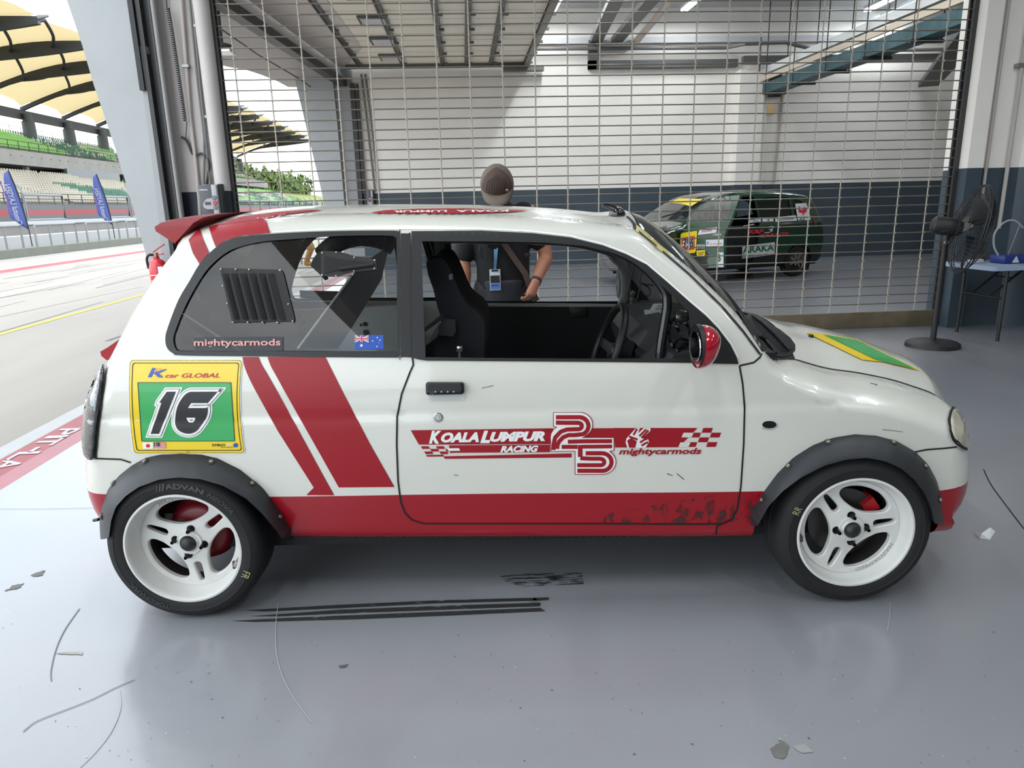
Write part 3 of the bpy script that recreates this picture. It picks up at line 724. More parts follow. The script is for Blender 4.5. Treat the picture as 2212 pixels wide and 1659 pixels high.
def ring_pts(OP=OP, OA=OA):
    """points on offset rings that follow the rounded edge"""
    T = np.roll(OP, -1, 0) - np.roll(OP, 1, 0); T /= np.linalg.norm(T, axis=1)[:, None]
    c = OP.mean(0); Nn = np.c_[-T[:, 1], T[:, 0]]
    flip = ((c - OP) * Nn).sum(1).sum() < 0
    if flip: Nn = -Nn
    out = []
    for th in (0.06, .14, .24, .35, .46, .58, .70, .84, 1.0, 1.15):
        out.append(OP + Nn * (OA[:, 1:2] * (1 - math.cos(th * PI / 2 / 1.15))))
    return np.vstack(out)
RINGS = ring_pts()
# skin for measuring: whole near flank + top strip
def top_grid(sel, nv=24, crown=None):
    """strip of the top skin over outline indices sel; crown bulges along the outline normal"""
    Q = OP[sel]; T = np.gradient(Q, axis=0); T /= np.linalg.norm(T, axis=1)[:, None] + 1e-9
    Nn = np.c_[-T[:, 1], T[:, 0]]
    ye = side_y(Q)
    V = []
    for i in range(len(sel)):
        row = []
        for j in range(nv + 1):
            v = j / nv; b = crown(i, v) if crown else 0.0
            row.append((Q[i, 0] + Nn[i, 0] * b, ye[i] + (2 * YC - 2 * ye[i]) * v, Q[i, 1] + Nn[i, 1] * b))
        V.append(row)
    return V
CRW = {'bumper_rear': .11, 'tailgate': .09, 'roof': .03, 'windshield': .085, 'cowl': .09, 'hood': .095, 'nose': .13, 'sill': 0.0}
_crw = np.array([CRW[z] for z in OZ], float)
for _ in range(6): _crw = (np.roll(_crw, 1) + 2 * _crw + np.roll(_crw, -1)) / 4
_crw[[i for i, z in enumerate(OZ) if z == 'sill']] = 0
def zone(*zs):
    ix = [i for i, z in enumerate(OZ) if z in zs]; ix = ix + [(ix[-1] + 1) % len(OZ)]
    return ix
def top_mesh(sel, nv=24):
    V = top_grid(sel, nv, lambda i, v: _crw[sel[i]] * (1 - abs(2 * v - 1) ** 2.3))
    n = nv + 1; vs = [p for r in V for p in r]
    fs = [(i * n + j, i * n + j + 1, (i + 1) * n + j + 1, (i + 1) * n + j) for i in range(len(V) - 1) for j in range(nv)]
    return vs, fs
_W, _T = tri2d([OP], .03, extra=RINGS, esp=.02)
_sv = [tuple(p) for p in side_pts(_W)]; _sf = [tuple(t) for t in _T]
_tsel = zone('bumper_rear', 'tailgate', 'roof', 'windshield', 'cowl', 'hood', 'nose')
_tv, _tf = top_mesh(_tsel)
BVH = BVHTree.FromPolygons([Vector(p) for p in _sv + _tv], _sf + [tuple(i + len(_sv) for i in f) for f in _tf])
BVH_SIDE = BVHTree.FromPolygons([Vector(p) for p in _sv], _sf)
def hit(px_, py_, bvh=None):
    d = ray_c(px_, py_).normalized()
    r = (bvh or BVH).ray_cast(CAMPOS, d)
    if r[0] is None: return None, None
    n = r[1]
    if n.dot(d) > 0: n = -n
    return r[0], n
def sxz(px_, py_):
    """photo pixel on the flank -> (x, z) in the car frame"""
    p, n = hit(px_, py_, BVH_SIDE)
    if p is None:
        p = cy(px_, py_, 2.5)
    return (p.x, p.z)
def SX(pts): return [sxz(*p) for p in pts]

M_body = mat('pearl_white_paint', (214, 213, 203), 0.25, coat=0.8, var=(3, .03))
M_cred = mat('race_red_paint', (150, 0, 22), 0.35, coat=0.35)
M_dred = mat('red_vinyl', (150, 0, 22), 0.45)
M_blk = mat('satin_black_trim', (19, 20, 21), 0.45)
M_rub = mat('seal_rubber', (14, 14, 15), 0.6)
M_flare = mat('flare_black_plastic', (34, 36, 39), 0.5, bump=(300, .05, .001))
M_int = mat('inner_panel_paint', (196, 200, 196), 0.45)
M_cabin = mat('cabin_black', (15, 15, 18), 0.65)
M_glass = mat('window_glass', (235, 240, 240), 0.03, trans=1.0, ior=1.0, alpha=.35, spec=.5)
def glass_mat(name, tint, fac):
    m = bpy.data.materials.new(name); m.use_nodes = True; nt = m.node_tree; N = nt.nodes; N.clear()
    o = N.new('ShaderNodeOutputMaterial'); t = N.new('ShaderNodeBsdfTransparent'); g = N.new('ShaderNodeBsdfGlossy'); x = N.new('ShaderNodeMixShader')
    t.inputs[0].default_value = tint + (1,); g.inputs['Roughness'].default_value = .02
    f = N.new('ShaderNodeFresnel'); f.inputs[0].default_value = 1.5
    ad = N.new('ShaderNodeMath'); ad.operation = 'MULTIPLY_ADD'; ad.inputs[1].default_value = 1.0; ad.inputs[2].default_value = fac
    nt.links.new(f.outputs[0], ad.inputs[0]); nt.links.new(ad.outputs[0], x.inputs[0]); nt.links.new(t.outputs[0], x.inputs[1]); nt.links.new(g.outputs[0], x.inputs[2]); nt.links.new(x.outputs[0], o.inputs[0])
    return m
M_glass = glass_mat('clear_car_glass', (.90, .92, .915), .01)
M_wind = glass_mat('windshield_glass', (.55, .62, .60), .05)

def panel(name, loops, mats, sp=.035, cuts=(), matf=None, parent=CAR, mirror=True, dy=0.0, esp=.022):
    """a body panel cut from the flank, its thickness folded inward, and its twin on the far side"""
    W, T = tri2d(loops, sp, cuts, extra=RINGS, esp=esp)
    P = side_pts(W); Nn = side_norm(W); P[:, 1] += dy
    cen = W[T].mean(1); km = matf(cen).astype(int) if matf else np.zeros(len(T), int)
    outs = []
    for side in ((0, 1) if mirror else (0,)):
        Q = P.copy(); NQ = Nn.copy(); TT = T.copy()
        if side: Q[:, 1] = 2 * YC - Q[:, 1]; NQ[:, 1] = -NQ[:, 1]
        # orient
        a, b_, c = Q[TT[:, 0]], Q[TT[:, 1]], Q[TT[:, 2]]
        g = np.cross(b_ - a, c - a); bad = (g * NQ[TT[:, 0]]).sum(1) < 0
        TT[bad] = TT[bad][:, ::-1]
        b = MB(); b.add(Q.tolist(), TT.tolist()); b.m = km.tolist()
        o = b.build(name, mats, parent, off=COFF, fix=False, norms=NQ.tolist(), angle=60)
        outs.append(o)
    return outs
def in_poly(poly): return lambda c: pip(c, poly)
# --- traced outlines (pixels on the photograph)
QW_OUT = [(358,729),(364,705),(386,648),(410,607),(432,570),(460,540),(488,521),(527,510),(585,505),(676,500.5),(753,498.5),(849,498),(861,501),(865,513),(865,758),(861,769),(849,772),(560,769.5),(397,767.6),(375,763),(361,750)]
QW_IN = [(375,735),(379,715),(397,670),(423,620),(451,579),(486,548),(520,532),(570,521.5),(618,517.5),(695,512),(753,509),(840,509),(854,515),(857,530),(858,748),(850,758),(560,758),(473,759),(397,758),(381,754)]
DW_OUT = [(889,499),(1039,498),(1150,503.5),(1233,513),(1302,530),(1352,549),(1397,572),(1443,611),(1489,652),(1523,681),(1551,710),(1576,743),(1590,771),(1594,786),(1500,783.5),(1260,781),(1050,779.5),(922,778.5),(905,776),(891,772)]
DW_IN = [(910.5,521),(1066,521.5),(1177,524),(1260,531),(1316,544),(1351,557),(1397,586),(1443,630),(1489,674),(1500,773),(1260,774),(1050,772.5),(919,771)]
DOOR = [(889,499),(1039,498),(1150,503.5),(1233,513),(1302,530),(1352,549),(1397,572),(1443,611),(1489,652),(1523,681),(1551,710),(1576,743),(1590,771),(1596,790),(1604,830),(1608,880),(1606,960),(1600,1050),(1593,1098),(1582,1120),(1562,1131),(1500,1132),(1300,1131),(1100,1131),(915,1131),(890,1123),(875,1108),(866,1085),(860,1040),(857,960),(858,900),(868,850),(885,806),(893,788),(891,772)]
RARCH_OUT = [(218,1161),(216,1129),(221,1095),(234,1056),(258,1027),(285,1005),(315,988.5),(349,981.5),(392,979.5),(433,981.5),(470,990),(518,1014),(567,1053),(603,1101),(627,1142),(632,1163)]
RARCH_IN = [(235,1161),(240,1124),(250,1095),(272,1071),(300,1052),(344,1036),(385,1031.5),(433,1035),(481,1049),(530,1076),(566,1109),(590,1138),(609,1163)]
FARCH_OUT = [(1621,1133),(1628,1107),(1647,1066),(1678,1024),(1714,988),(1755,962),(1797,946),(1846,938),(1893,941),(1937,953),(1976,975),(2004,1003),(2022,1037),(2031,1068),(2036,1129)]
FARCH_IN = [(1639,1132),(1660,1094),(1691,1061),(1730,1032),(1781,1006),(1828,993),(1872,989),(1911,996),(1945,1011),(1976,1037),(1999,1068),(2012,1097),(2019,1130)]
qw_out = spline(SX(QW_OUT), 3, True); qw_in = spline(SX(QW_IN), 3, True)
dw_out = SX(DW_OUT); dw_in = SX(DW_IN)
WR, WF = (-1.168, .277), (1.192, .277); RT = .277
door = SX(DOOR)
ra = spline(SX(RARCH_OUT), 3); fa = spline(SX(FARCH_OUT), 3)
def arch_cut(c, pts, low):
    """wheel-arch opening just inside the flare, closed far below the sill"""
    q = [(c[0] + (x - c[0]) * .955, c[1] + (z - c[1]) * .955) for x, z in pts]
    return [(q[0][0], low)] + q + [(q[-1][0], low)]
ar, af = arch_cut(WR, ra, .1), arch_cut(WF, fa, .1)
def zmin_clip(o): return o
# cut the outline loop where the arches break it: build flank loop = outline with arch notches
def notch(loop, arch):
    """replace the sill stretch of loop under the arch by the arch curve"""
    L = np.array(loop); zs = L[:, 1]
    xa, xb = sorted((arch[0][0], arch[-1][0]))
    keep = [tuple(p) for p in L if not (xa < p[0] < xb and p[1] < .33)]
    return keep, (xa, xb)
sillz = lambda x: np.interp(x, [cy(620, 1172, 2.3).x, cy(1640, 1164, 2.33).x], [cy(620, 1172, 2.3).z, cy(1640, 1164, 2.33).z])
# red/white border across the whole flank
REDL = [(180, 1058), (217, 1067), (235, 1068), (590, 1073), (866, 1069), (1100, 1066), (1600, 1062), (1650, 1061), (2030, 1060), (2070, 1052), (2110, 1048)]
def red_z(x):
    P = [sxz(*p) for p in REDL[1:-1]]; xs = [p[0] for p in P]; zs = [p[1] for p in P]
    return np.interp(x, xs, zs)
REDCUT = [(x, float(red_z(x))) for x in np.linspace(-1.52, 1.68, 70)]
redf = lambda c: c[:, 1] < red_z(c[:, 0])

# region borders on the flank
BUMP_R = SX([(206, 990), (280, 996)])            # rear bumper / quarter
BUMP_F = SX([(1976, 975), (2000, 971), (2040, 968), (2068, 965)])
def outline_clip(test):
    return [tuple(p) for p in OP if test(p)]
from functools import reduce
class Reg:
    """flank = union of classified triangles of one triangulation"""
def build_flank():
    fend_line = SX([(1645, 768), (1628, 782), (1597, 789), (1596, 790)])
    fender_edge = SX([(1596, 790), (1604, 830), (1608, 880), (1606, 960), (1600, 1050), (1593, 1098), (1582, 1120), (1548, 1136), (1545, 1162)])
    bl_r = SX([(186, 989), (206, 990.5), (262, 992), (284, 999), (290, 1004)])
    bl_f = SX([(1970, 976), (2000, 971), (2040, 968), (2068, 965), (2092, 962)])
    # extend the bumper lines to the arch and the outline
    bl_r = [(bl_r[0][0] - .12, bl_r[0][1])] + bl_r[1:] + [(WR[0] + .0, bl_r[-1][1] - .02)]
    bl_f = [(WF[0] + .0, bl_f[0][1] - .02)] + bl_f[:-1] + [(bl_f[-1][0] + .15, bl_f[-1][1])]
    fl = [(fend_line[0][0] + .01, fend_line[0][1] + .03)] + fend_line[1:]
    loops = [OP, ar, af, qw_out, dw_out]
    W, T = tri2d(loops, .035, [door + [door[0]], fl, fender_edge[1:], bl_r, bl_f, REDCUT], extra=RINGS, esp=.02)
    cen = W[T].mean(1)
    inar = pip(cen, ar) | pip(cen, af); T = T[~inar]; cen = cen[~inar]
    isdoor = pip(cen, door)
    # fender: right of the fender edge and of the line from the A-pillar foot
    fe = np.array(fender_edge); xr = np.interp(cen[:, 1], fe[::-1, 1], fe[::-1, 0])
    flx = np.array(fend_line)[::-1]; zl = np.interp(cen[:, 0], flx[:, 0], flx[:, 1], left=-1, right=9)
    isf = (~isdoor) & (cen[:, 0] > np.minimum(xr, 1.2)) & (cen[:, 1] < fend_line[0][1] + .0) & ((cen[:, 1] < zl) | (cen[:, 0] > flx[-1, 0]))
    isf |= (~isdoor) & (cen[:, 0] > flx[-1, 0])
    bf = np.array(bl_f); isbf = (cen[:, 0] > WF[0]) & (cen[:, 1] < np.interp(cen[:, 0], bf[:, 0], bf[:, 1]))
    br = np.array(bl_r); isbr = (cen[:, 0] < WR[0]) & (cen[:, 1] < np.interp(cen[:, 0], br[:, 0], br[:, 1]))
    lab = np.zeros(len(T), int); lab[isf] = 2; lab[isdoor] = 1; lab[isbf] = 3; lab[isbr] = 4
    red = redf(cen).astype(int)
    P = side_pts(W); Nn = side_norm(W); res = {}
    for k, nm in enumerate(('body_side', 'door_panel', 'front_fender', 'front_bumper_side', 'rear_bumper_side')):
        for side in (0, 1):
            t = T[lab == k]; m = red[lab == k]; ids, inv = np.unique(t, return_inverse=True); t = inv.reshape(-1, 3)
            Q = P[ids].copy(); NQ = Nn[ids].copy()
            if side: Q[:, 1] = 2 * YC - Q[:, 1]; NQ[:, 1] *= -1
            a, b_, c = Q[t[:, 0]], Q[t[:, 1]], Q[t[:, 2]]
            bad = (np.cross(b_ - a, c - a) * NQ[t[:, 0]]).sum(1) < 0; t[bad] = t[bad][:, ::-1]
            b = MB(); b.add(Q.tolist(), t.tolist()); b.m = m.tolist()
            o = b.build(nm, [M_body, M_cred], CAR, off=COFF, fix=False, norms=NQ.tolist(), angle=75)
            res[nm, side] = o
    return res
FL = build_flank()

# top skin: roof, tailgate, bonnet, nose
def top_panel(name, zs, mats, kf=None, parent=CAR):
    sel = zone(*zs); vs, fs = top_mesh(sel)
    b = MB(); b.add(vs, fs)
    if kf: b.m = [kf(np.mean([vs[i] for i in f], 0)) for f in fs]
    return b.build(name, mats, parent, off=COFF, angle=60)
roof = top_panel('roof', ('roof',), [M_body])
def split_top(name, gname, zs, glass, test):
    sel = zone(*zs); vs, fs = top_mesh(sel); g = [f for f in fs if test(np.mean([vs[i] for i in f], 0))]; k = [f for f in fs if not test(np.mean([vs[i] for i in f], 0))]
    a_ = MB().add(vs, k).build(name, [M_body], CAR, off=COFF, angle=60); b_ = MB().add(vs, g).build(gname, [glass], a_, off=COFF, angle=60)
    return a_, b_
tail, tail_glass = split_top('tailgate', 'tailgate_glass', ('tailgate',), M_glass, lambda p: 0.98 < p[2] < 1.27 and abs(p[1] - YC) < .46)
hood = top_panel('hood', ('hood',), [M_body])
nose = top_panel('front_bumper', ('nose',), [M_body, M_cred], lambda c: int(c[2] < .44))
rbump = top_panel('rear_bumper', ('bumper_rear',), [M_body, M_cred], lambda c: int(c[2] < .44))
wind = top_panel('windshield', ('windshield',), [M_wind])
cowl = top_panel('cowl_panel', ('cowl',), [mat('cowl_black', (22, 22, 23), .5)])
_rs = zone('cowl', 'hood'); _V = top_grid(_rs, 24, lambda i, v: (_crw[_rs[i]] * (1 - abs(2 * v - 1) ** 2.3)) + .0025)
_b = MB(); _q = [p for r in _V for p in (r[21], r[22], r[23])]
_b.add(_q, [(3 * i + k, 3 * i + k + 1, 3 * i + k + 4, 3 * i + k + 3) for i in range(len(_V) - 1) for k in (0, 1)]).build('hood_edge_stripe', M_cred, CAR, off=COFF)
# underbody
MB().box((-1.42, 2.42, .20), (1.46, 3.64, .25)).box((-1.40, 2.45, .25), (-.62, 3.61, .27)).build('floor_pan', M_cabin, CAR, off=COFF, smooth=False)

# ------------------------------------------------------------------ things stuck or fitted on the skin
def on_skin(name, loops, m, off=.0016, sp=14, parent=CAR, bvh=None, mats=None, thick=0.0):
    """shape traced in photo pixels, laid on the car skin"""
    W, T = tri2d([list(map(tuple, l)) for l in loops], sp)
    V = []; ok = []; cn = W.mean(0)
    for p in W:
        h, n = hit(p[0], p[1], bvh)
        for k_ in range(1, 13):
            if h is not None: break
            q = p + (cn - p) * .06 * k_; h, n = hit(q[0], q[1], bvh)
        ok.append(h is not None); V.append(h + n * off if h is not None else Vector((0, 0, 0)))
    T = [list(t)[::-1] for t in T if all(ok[i] for i in t)]
    b = MB().add(V, T)
    o = b.build(name, mats or m, parent, off=COFF, fix=False, angle=50)
    me = o.data                                        # face the viewer
    if thick:
        md = o.modifiers.new('thickness', 'SOLIDIFY'); md.thickness = thick; md.offset = 0
    return o
def ribbon(name, lines, width, m, off=.0022, parent=CAR, bvh=None, both=True, step=8):
    b = MB()
    for ln in lines:
        pts = resample(ln, step, False); P = []; Nn = []
        for p in pts:
            h, n = hit(p[0], p[1], bvh)
            if h is not None: P.append(h); Nn.append(n)
        for s in ((0, 1) if both else (0,)):
            vs = []
            for i in range(len(P)):
                t = (P[min(i + 1, len(P) - 1)] - P[max(i - 1, 0)]).normalized(); w_ = t.cross(Nn[i]).normalized() * width / 2
                for q in (P[i] - w_ + Nn[i] * off, P[i] + w_ + Nn[i] * off):
                    vs.append((q.x, 2 * YC - q.y, q.z) if s else q)
            b.add(vs, [(2 * i, 2 * i + 1, 2 * i + 3, 2 * i + 2) for i in range(len(P) - 1)])
    return b.build(name, m, parent, off=COFF, fix=False, smooth=False)
def skin_text(name, body, a, bpt, hpx, m, shear=0.0, bold=0.0, off=.003, parent=CAR, space=1.0, slant=None):
    """lettering whose baseline runs from pixel a to pixel bpt, hpx tall"""
    W, T = letters(body, shear, bold, space)
    a = np.array(a, float); d = np.array(bpt, float) - a; u = d / np.linalg.norm(d); n = np.array([u[1], -u[0]])
    if slant: n = np.array(slant, float) / hpx
    V = []
    for p in W:
        q = a + d * p[0] + n * hpx * p[1]; h, nn = hit(q[0], q[1]); V.append(h + nn * off)
    return MB().add(V, T).build(name, m, parent, off=COFF, fix=False, smooth=False)

seam = [[(885,503),(888,560),(889,700),(891,772),(893,788),(885,806),(868,850),(858,900),(857,960),(860,1040),(866,1085),(875,1108),(890,1123),(915,1131),(1100,1131),(1300,1131),(1500,1132),(1562,1131),(1582,1120),(1593,1098),(1600,1050),(1606,960),(1608,880),(1604,830),(1597,790)],
        [(1597,790),(1628,783),(1641,772),(1645,764)], [(206,990),(262,992),(283,999)], [(1976,976),(2000,971),(2040,968),(2066,965)],
        [(1582,1120),(1548,1137),(1546,1162)]]
for s_ in seam: ribbon('panel_seam', [s_], .006, M_rub, both=False)
_hs = zone('hood'); _he = side_y(OP[_hs])
for s_ in (0, 1): MB().tube([(OP[i, 0], (2 * YC - y) if s_ else y, OP[i, 1] + .0005) for i, y in zip(_hs, _he)], .0032, 6).build('panel_seam', M_rub, CAR, off=COFF)
# window frames and glass
def flank_strip(name, outer, inner, m, dy=-.004, sp=.03):
    return panel(name, [outer, inner], [m], sp, dy=dy)
flank_strip('quarter_window_frame', qw_out, qw_in, M_blk, dy=-.003)
panel('quarter_window_glass', [qw_in], [M_glass], .05, dy=.004)
MIR_TRI = SX([(1489, 674), (1523, 681), (1551, 710), (1576, 743), (1590, 771), (1594, 786), (1500, 783.5)])
flank_strip('door_window_frame', dw_out, dw_in, M_blk, dy=-.004)
panel('b_pillar_trim', [SX([(866, 504), (886, 504), (889, 772), (866, 770)])], [M_blk], .05, dy=-.003)
# bright line over the windows, a highlight put into the colour
ribbon('window_edge_highlight', [[(588,502),(676,497.5),(753,495.5),(849,495),(1039,495),(1150,500.5),(1233,510),(1302,527),(1352,546),(1397,569),(1443,608),(1489,649),(1523,677),(1551,706),(1578,741),(1594,772)]], .006, mat('bright_white_edge', (240, 240, 236), .3, coat=.5), off=.003, both=False)

# livery ------------------------------------------------------------
STR = [[(524,771),(559,771),(563,790),(722,1069),(685,1070),(661,1033),(545,826),(530,793)],
       [(578,771),(703,771),(853,1052),(734,1052.5),(600,818)]]
L1 = spline([(524,771),(529,793),(541,822),(560,858)], 4) + [(600,930),(678,1053),(662,1069)] + [(722,1069.5)] + [(700,1030),(640,920),(598,843)] + spline([(577,806),(566,788),(559,771)], 4)
L2 = [(578,771)] + spline([(578,771),(585,790),(597,812),(615,845)], 4)[1:] + [(680,960),(732,1052.5),(852,1051.5),(800,960),(740,845),(703,771)]
on_skin('side_stripe', [L1], M_dred); on_skin('side_stripe', [L2], M_dred)
on_skin('pillar_stripe', [[(408,519),(432,494),(441,520),(452,546),(444,555),(432,571),(418,548)]], M_dred, off=.003, sp=6)
on_skin('pillar_stripe', [[(452,492),(462,489),(520,470),(575,477),(584,504),(527,508.5),(488,519.5),(467,534),(458,512)]], M_dred, off=.003, sp=6)
M_vw = mat('white_vinyl', (232, 232, 228), .35); M_vb = mat('black_vinyl', (28, 28, 34), .35)
M_py = mat('plate_yellow', (232, 200, 18), .3, coat=.3); M_pg = mat('plate_green', (44, 160, 84), .35, coat=.3)
M_blu = mat('vinyl_blue', (36, 80, 176), .35)
def lay(name, loops, m, k, sp=14): return on_skin(name, loops, m, off=.0016 + .0009 * k, sp=sp)
def zp(pts): return [(180 + x / 4.88, 740 + y / 4.88) for x, y in pts]       # from the enlarged plate
def rr_poly(c, r=3):                                                          # round the corners of a 4-gon
    out = []
    n = len(c)
    for i in range(n):
        p = np.array(c[i], float); a = np.array(c[i - 1], float); b_ = np.array(c[(i + 1) % n], float)
        da = (a - p) / np.linalg.norm(a - p) * r; db = (b_ - p) / np.linalg.norm(b_ - p) * r
        for t in np.linspace(0, 1, 5): out.append(tuple((1 - t) ** 2 * (p + da) + 2 * t * (1 - t) * p + t * t * (p + db)))
    return out
def plate_edge(tl, tr, br, bl, bow):
    L = spline([bl, ((tl[0] * .5 + bl[0] * .5) - bow, (tl[1] + bl[1]) / 2), tl], 5); R = spline([tr, ((tr[0] + br[0]) / 2 - bow, (tr[1] + br[1]) / 2), br], 5)
    return L, R
def plate(d, r):
    tl, tr, br, bl = zp([(500 + d, 188 + d), (1672 - d, 188 + d), (1700 - d, 1160 - d), (542 + d, 1162 - d)])
    mid_l = zp([(494 + d, 620)])[0]; mid_r = zp([(1652 - d, 600)])[0]
    pts = rr_poly([tl, tr, br, bl], r); q = len(pts) // 4
    return pts[:q] + pts[q:2 * q][:] + [] + pts[2 * q:3 * q] + pts[3 * q:] if False else _bend(pts, tl, bl, mid_l, tr, br, mid_r)
def _bend(pts, tl, bl, ml, tr, br, mr):
    pts = resample(pts, 6); out = []
    for x, y in pts:
        t = (y - tl[1]) / (bl[1] - tl[1]); w_ = 4 * t * (1 - t); w_ = max(0, w_)
        s = (x - tl[0]) / (tr[0] - tl[0])
        dl = ml[0] - (tl[0] + bl[0]) / 2; dr = mr[0] - (tr[0] + br[0]) / 2
        out.append((x + w_ * (dl * (1 - s) + dr * s), y))
    return out
PL = lay('number_plate_backing', [plate(-14, 9)], M_vw, 0)
lay('number_plate_yellow', [plate(0, 8)], M_py, 1)
lay('number_plate_outline', [plate(2, 8), plate(-3, 8)], M_vb, 1)
lay('number_plate_outline', [plate(24, 6), plate(32, 6)], M_vb, 2)
lay('number_plate_green', [rr_poly(zp([(580, 420), (1560, 420), (1600, 1033), (622, 1035)]), 2)], M_pg, 2)
lay('number_plate_outline', [rr_poly(zp([(577, 417), (1563, 417), (1603, 1036), (619, 1038)]), 2), rr_poly(zp([(583, 423), (1557, 423), (1597, 1030), (625, 1032)]), 2)], M_vb, 3)
ONE = [(868, 472), (1052, 470), (838, 1000), (660, 998), (775, 668), (752, 665), (770, 610)]
SIX = [(1130, 472), (1508, 470), (1505, 490), (1360, 655)] + spline([(1360, 655), (1366, 720), (1345, 800), (1300, 880), (1230, 960), (1150, 996), (1060, 990), (985, 950), (940, 880), (936, 780), (960, 660), (1010, 565), (1070, 500), (1130, 472)], 4)[1:-1]
def shrink(poly, d):
    P = np.array(poly, float); n = len(P); out = []
    area = 0.5 * sum(P[i][0] * P[(i + 1) % n][1] - P[(i + 1) % n][0] * P[i][1] for i in range(n)); sg = 1 if area > 0 else -1
    for i in range(n):
        a, p, c = P[i - 1], P[i], P[(i + 1) % n]; e1 = (p - a) / (np.linalg.norm(p - a) + 1e-9); e2 = (c - p) / (np.linalg.norm(c - p) + 1e-9)
        n1 = np.array([-e1[1], e1[0]]) * sg; n2 = np.array([-e2[1], e2[0]]) * sg; m = n1 + n2; l = np.linalg.norm(m)
        m = m / l if l > 1e-6 else n1; k = min(1 / max(m.dot(n1), .4), 2.2); out.append(tuple(p + m * d * k))
    return out
HOLE = [(1098, 782), (1190, 782), (1188, 806), (1168, 838), (1128, 838), (1112, 815)]
SLIT = [(1118, 682), (1290, 682), (1345, 660), (1340, 632), (1150, 632)]
for nm, d, m, k in (('race_number_white', 0, M_vw, 3), ('race_number_line', 15, M_vb, 4), ('race_number_white', 20, M_vw, 5), ('race_number_black', 44, M_vb, 6)):
    for base in (ONE, SIX):
        lay(nm, [zp(shrink(base, d))], m, k, 10)
lay('race_number_white', [zp(HOLE)], M_vw, 7, 8); lay('race_number_line', [zp([(1128, 802), (1168, 802), (1164, 810), (1140, 810)])], M_vb, 8, 8)
lay('race_number_white', [zp([(1116, 684), (1298, 684), (1330, 672), (1318, 634), (1150, 634)])], M_vw, 7, 8)
lay('race_number_line', [zp([(1140, 662), (1180, 652), (1342, 652), (1342, 657), (1170, 660)])], M_vb, 8, 8)
skin_text('series_lettering', 'car GLOBAL', (358, 816), (476, 815.5), 9.5, mat('vinyl_crimson', (190, 26, 50), .35), .3, .02, off=.0042)
lay('series_emblem', [zp([(735, 265), (770, 268), (722, 365), (685, 365)])], M_blu, 3, 8)
lay('series_emblem', [zp([(880, 276), (884, 284), (815, 318), (755, 332), (752, 318), (800, 300)])], M_blu, 4, 8)
lay('series_emblem', [zp([(765, 330), (800, 325), (850, 368), (800, 365)])], M_blu, 4, 8)
lay('series_emblem', [[(180 + (800 + 48 * math.cos(a)) / 4.88, 740 + (318 + 50 * math.sin(a)) / 4.88) for a in np.linspace(.6, 5.7, 14)] + [(180 + (800 + 32 * math.cos(a)) / 4.88, 740 + (318 + 36 * math.sin(a)) / 4.88) for a in np.linspace(5.7, .6, 14)]], mat('vinyl_orange', (236, 160, 60), .35), 3, 8)
lay('flag_japan', [zp([(632, 1048), (742, 1048), (745, 1115), (636, 1117)])], M_vw, 3, 8)
lay('flag_japan_disc', [[(180 + (689 + 21 * math.cos(a)) / 4.88, 740 + (1083 + 20 * math.sin(a)) / 4.88) for a in np.linspace(0, 2 * PI, 16)[:-1]]], mat('vinyl_flag_red', (206, 30, 40), .35), 4, 8)
lay('flag_malaysia', [zp([(755, 1046), (872, 1046), (876, 1113), (758, 1115)])], M_vw, 3, 8)
for i in range(7):
    y0 = 1046 + 9.6 * i; lay('flag_malaysia_stripe', [zp([(755, y0), (873, y0), (873, y0 + 4.8), (755, y0 + 4.8)])], mat('vinyl_flag_red', (206, 30, 40), .35), 4, 8)
lay('flag_malaysia_canton', [zp([(755, 1046), (812, 1046), (813, 1087), (756, 1087)])], mat('vinyl_navy', (30, 40, 100), .35), 5, 8)
lay('flag_malaysia_emblem', [[(180 + (782 + 14 * math.cos(a)) / 4.88, 740 + (1067 + 14 * math.sin(a)) / 4.88) for a in np.linspace(0, 2 * PI, 14)[:-1]], [(180 + (788 + 10 * math.cos(a)) / 4.88, 740 + (1067 + 11 * math.sin(a)) / 4.88) for a in np.linspace(0, 2 * PI, 14)[:-1]]], M_py, 6, 4)
skin_text('maker_lettering', 'STIKO', (459, 963.3), (487, 963), 5, M_vb, 0, .03, off=.0045)
skin_text('maker_lettering', '.JET', (489, 963), (504, 963), 5, M_vw, 0, .02, off=.0045)
lay('maker_emblem', [[(510 + 5 * math.cos(a), 961 + 5 * math.sin(a)) for a in np.linspace(0, 2 * PI, 12)[:-1]]], M_blu, 3, 6)
skin_text('maker_lettering', 'THE STICKER KING', (477, 966.5), (505, 966.5), 2, M_vb, 0, .02, off=.0045)

# door artwork: zoom of the door strip, 2.989 px per px, origin (860, 860)
def zd(pts): return [(860 + x / 2.989, 860 + y / 2.989) for x, y in pts]
B_ = lambda pts, k=0, m=None: lay('door_livery_band' if m is None else 'door_livery_shape', [zd(pts)], m or M_dred, k, 16)
B_([(82, 207), (1000, 194), (1000, 296), (134, 299)])
B_([(328, 304), (980, 300), (980, 348), (372, 352), (336, 354)])
B_([(292, 375), (1120, 356), (1120, 382), (303, 391)])
B_([(1390, 192), (1932, 192), (1812, 316), (1400, 318)]); B_([(1240, 194), (1400, 193), (1400, 256), (1200, 252)])
for i, row in enumerate(([1], [0, 2], [1])): pass
cw, chh = 48, 20
for r_ in range(3):
    for c_ in range(4):
        if (r_ + c_) % 2 == 0 and not (r_ == 2 and c_ == 3):
            x = 146 + c_ * 49 + r_ * 11; y = 310 + r_ * 17
            B_([(x, y), (x + 49, y - .5), (x + 60, y + 16.5), (x + 11, y + 17)])
B_([(180, 367), (292, 364), (296, 376), (186, 377)])
B_([(316, 323), (392, 321), (402, 338), (327, 340)], 1, M_vw)
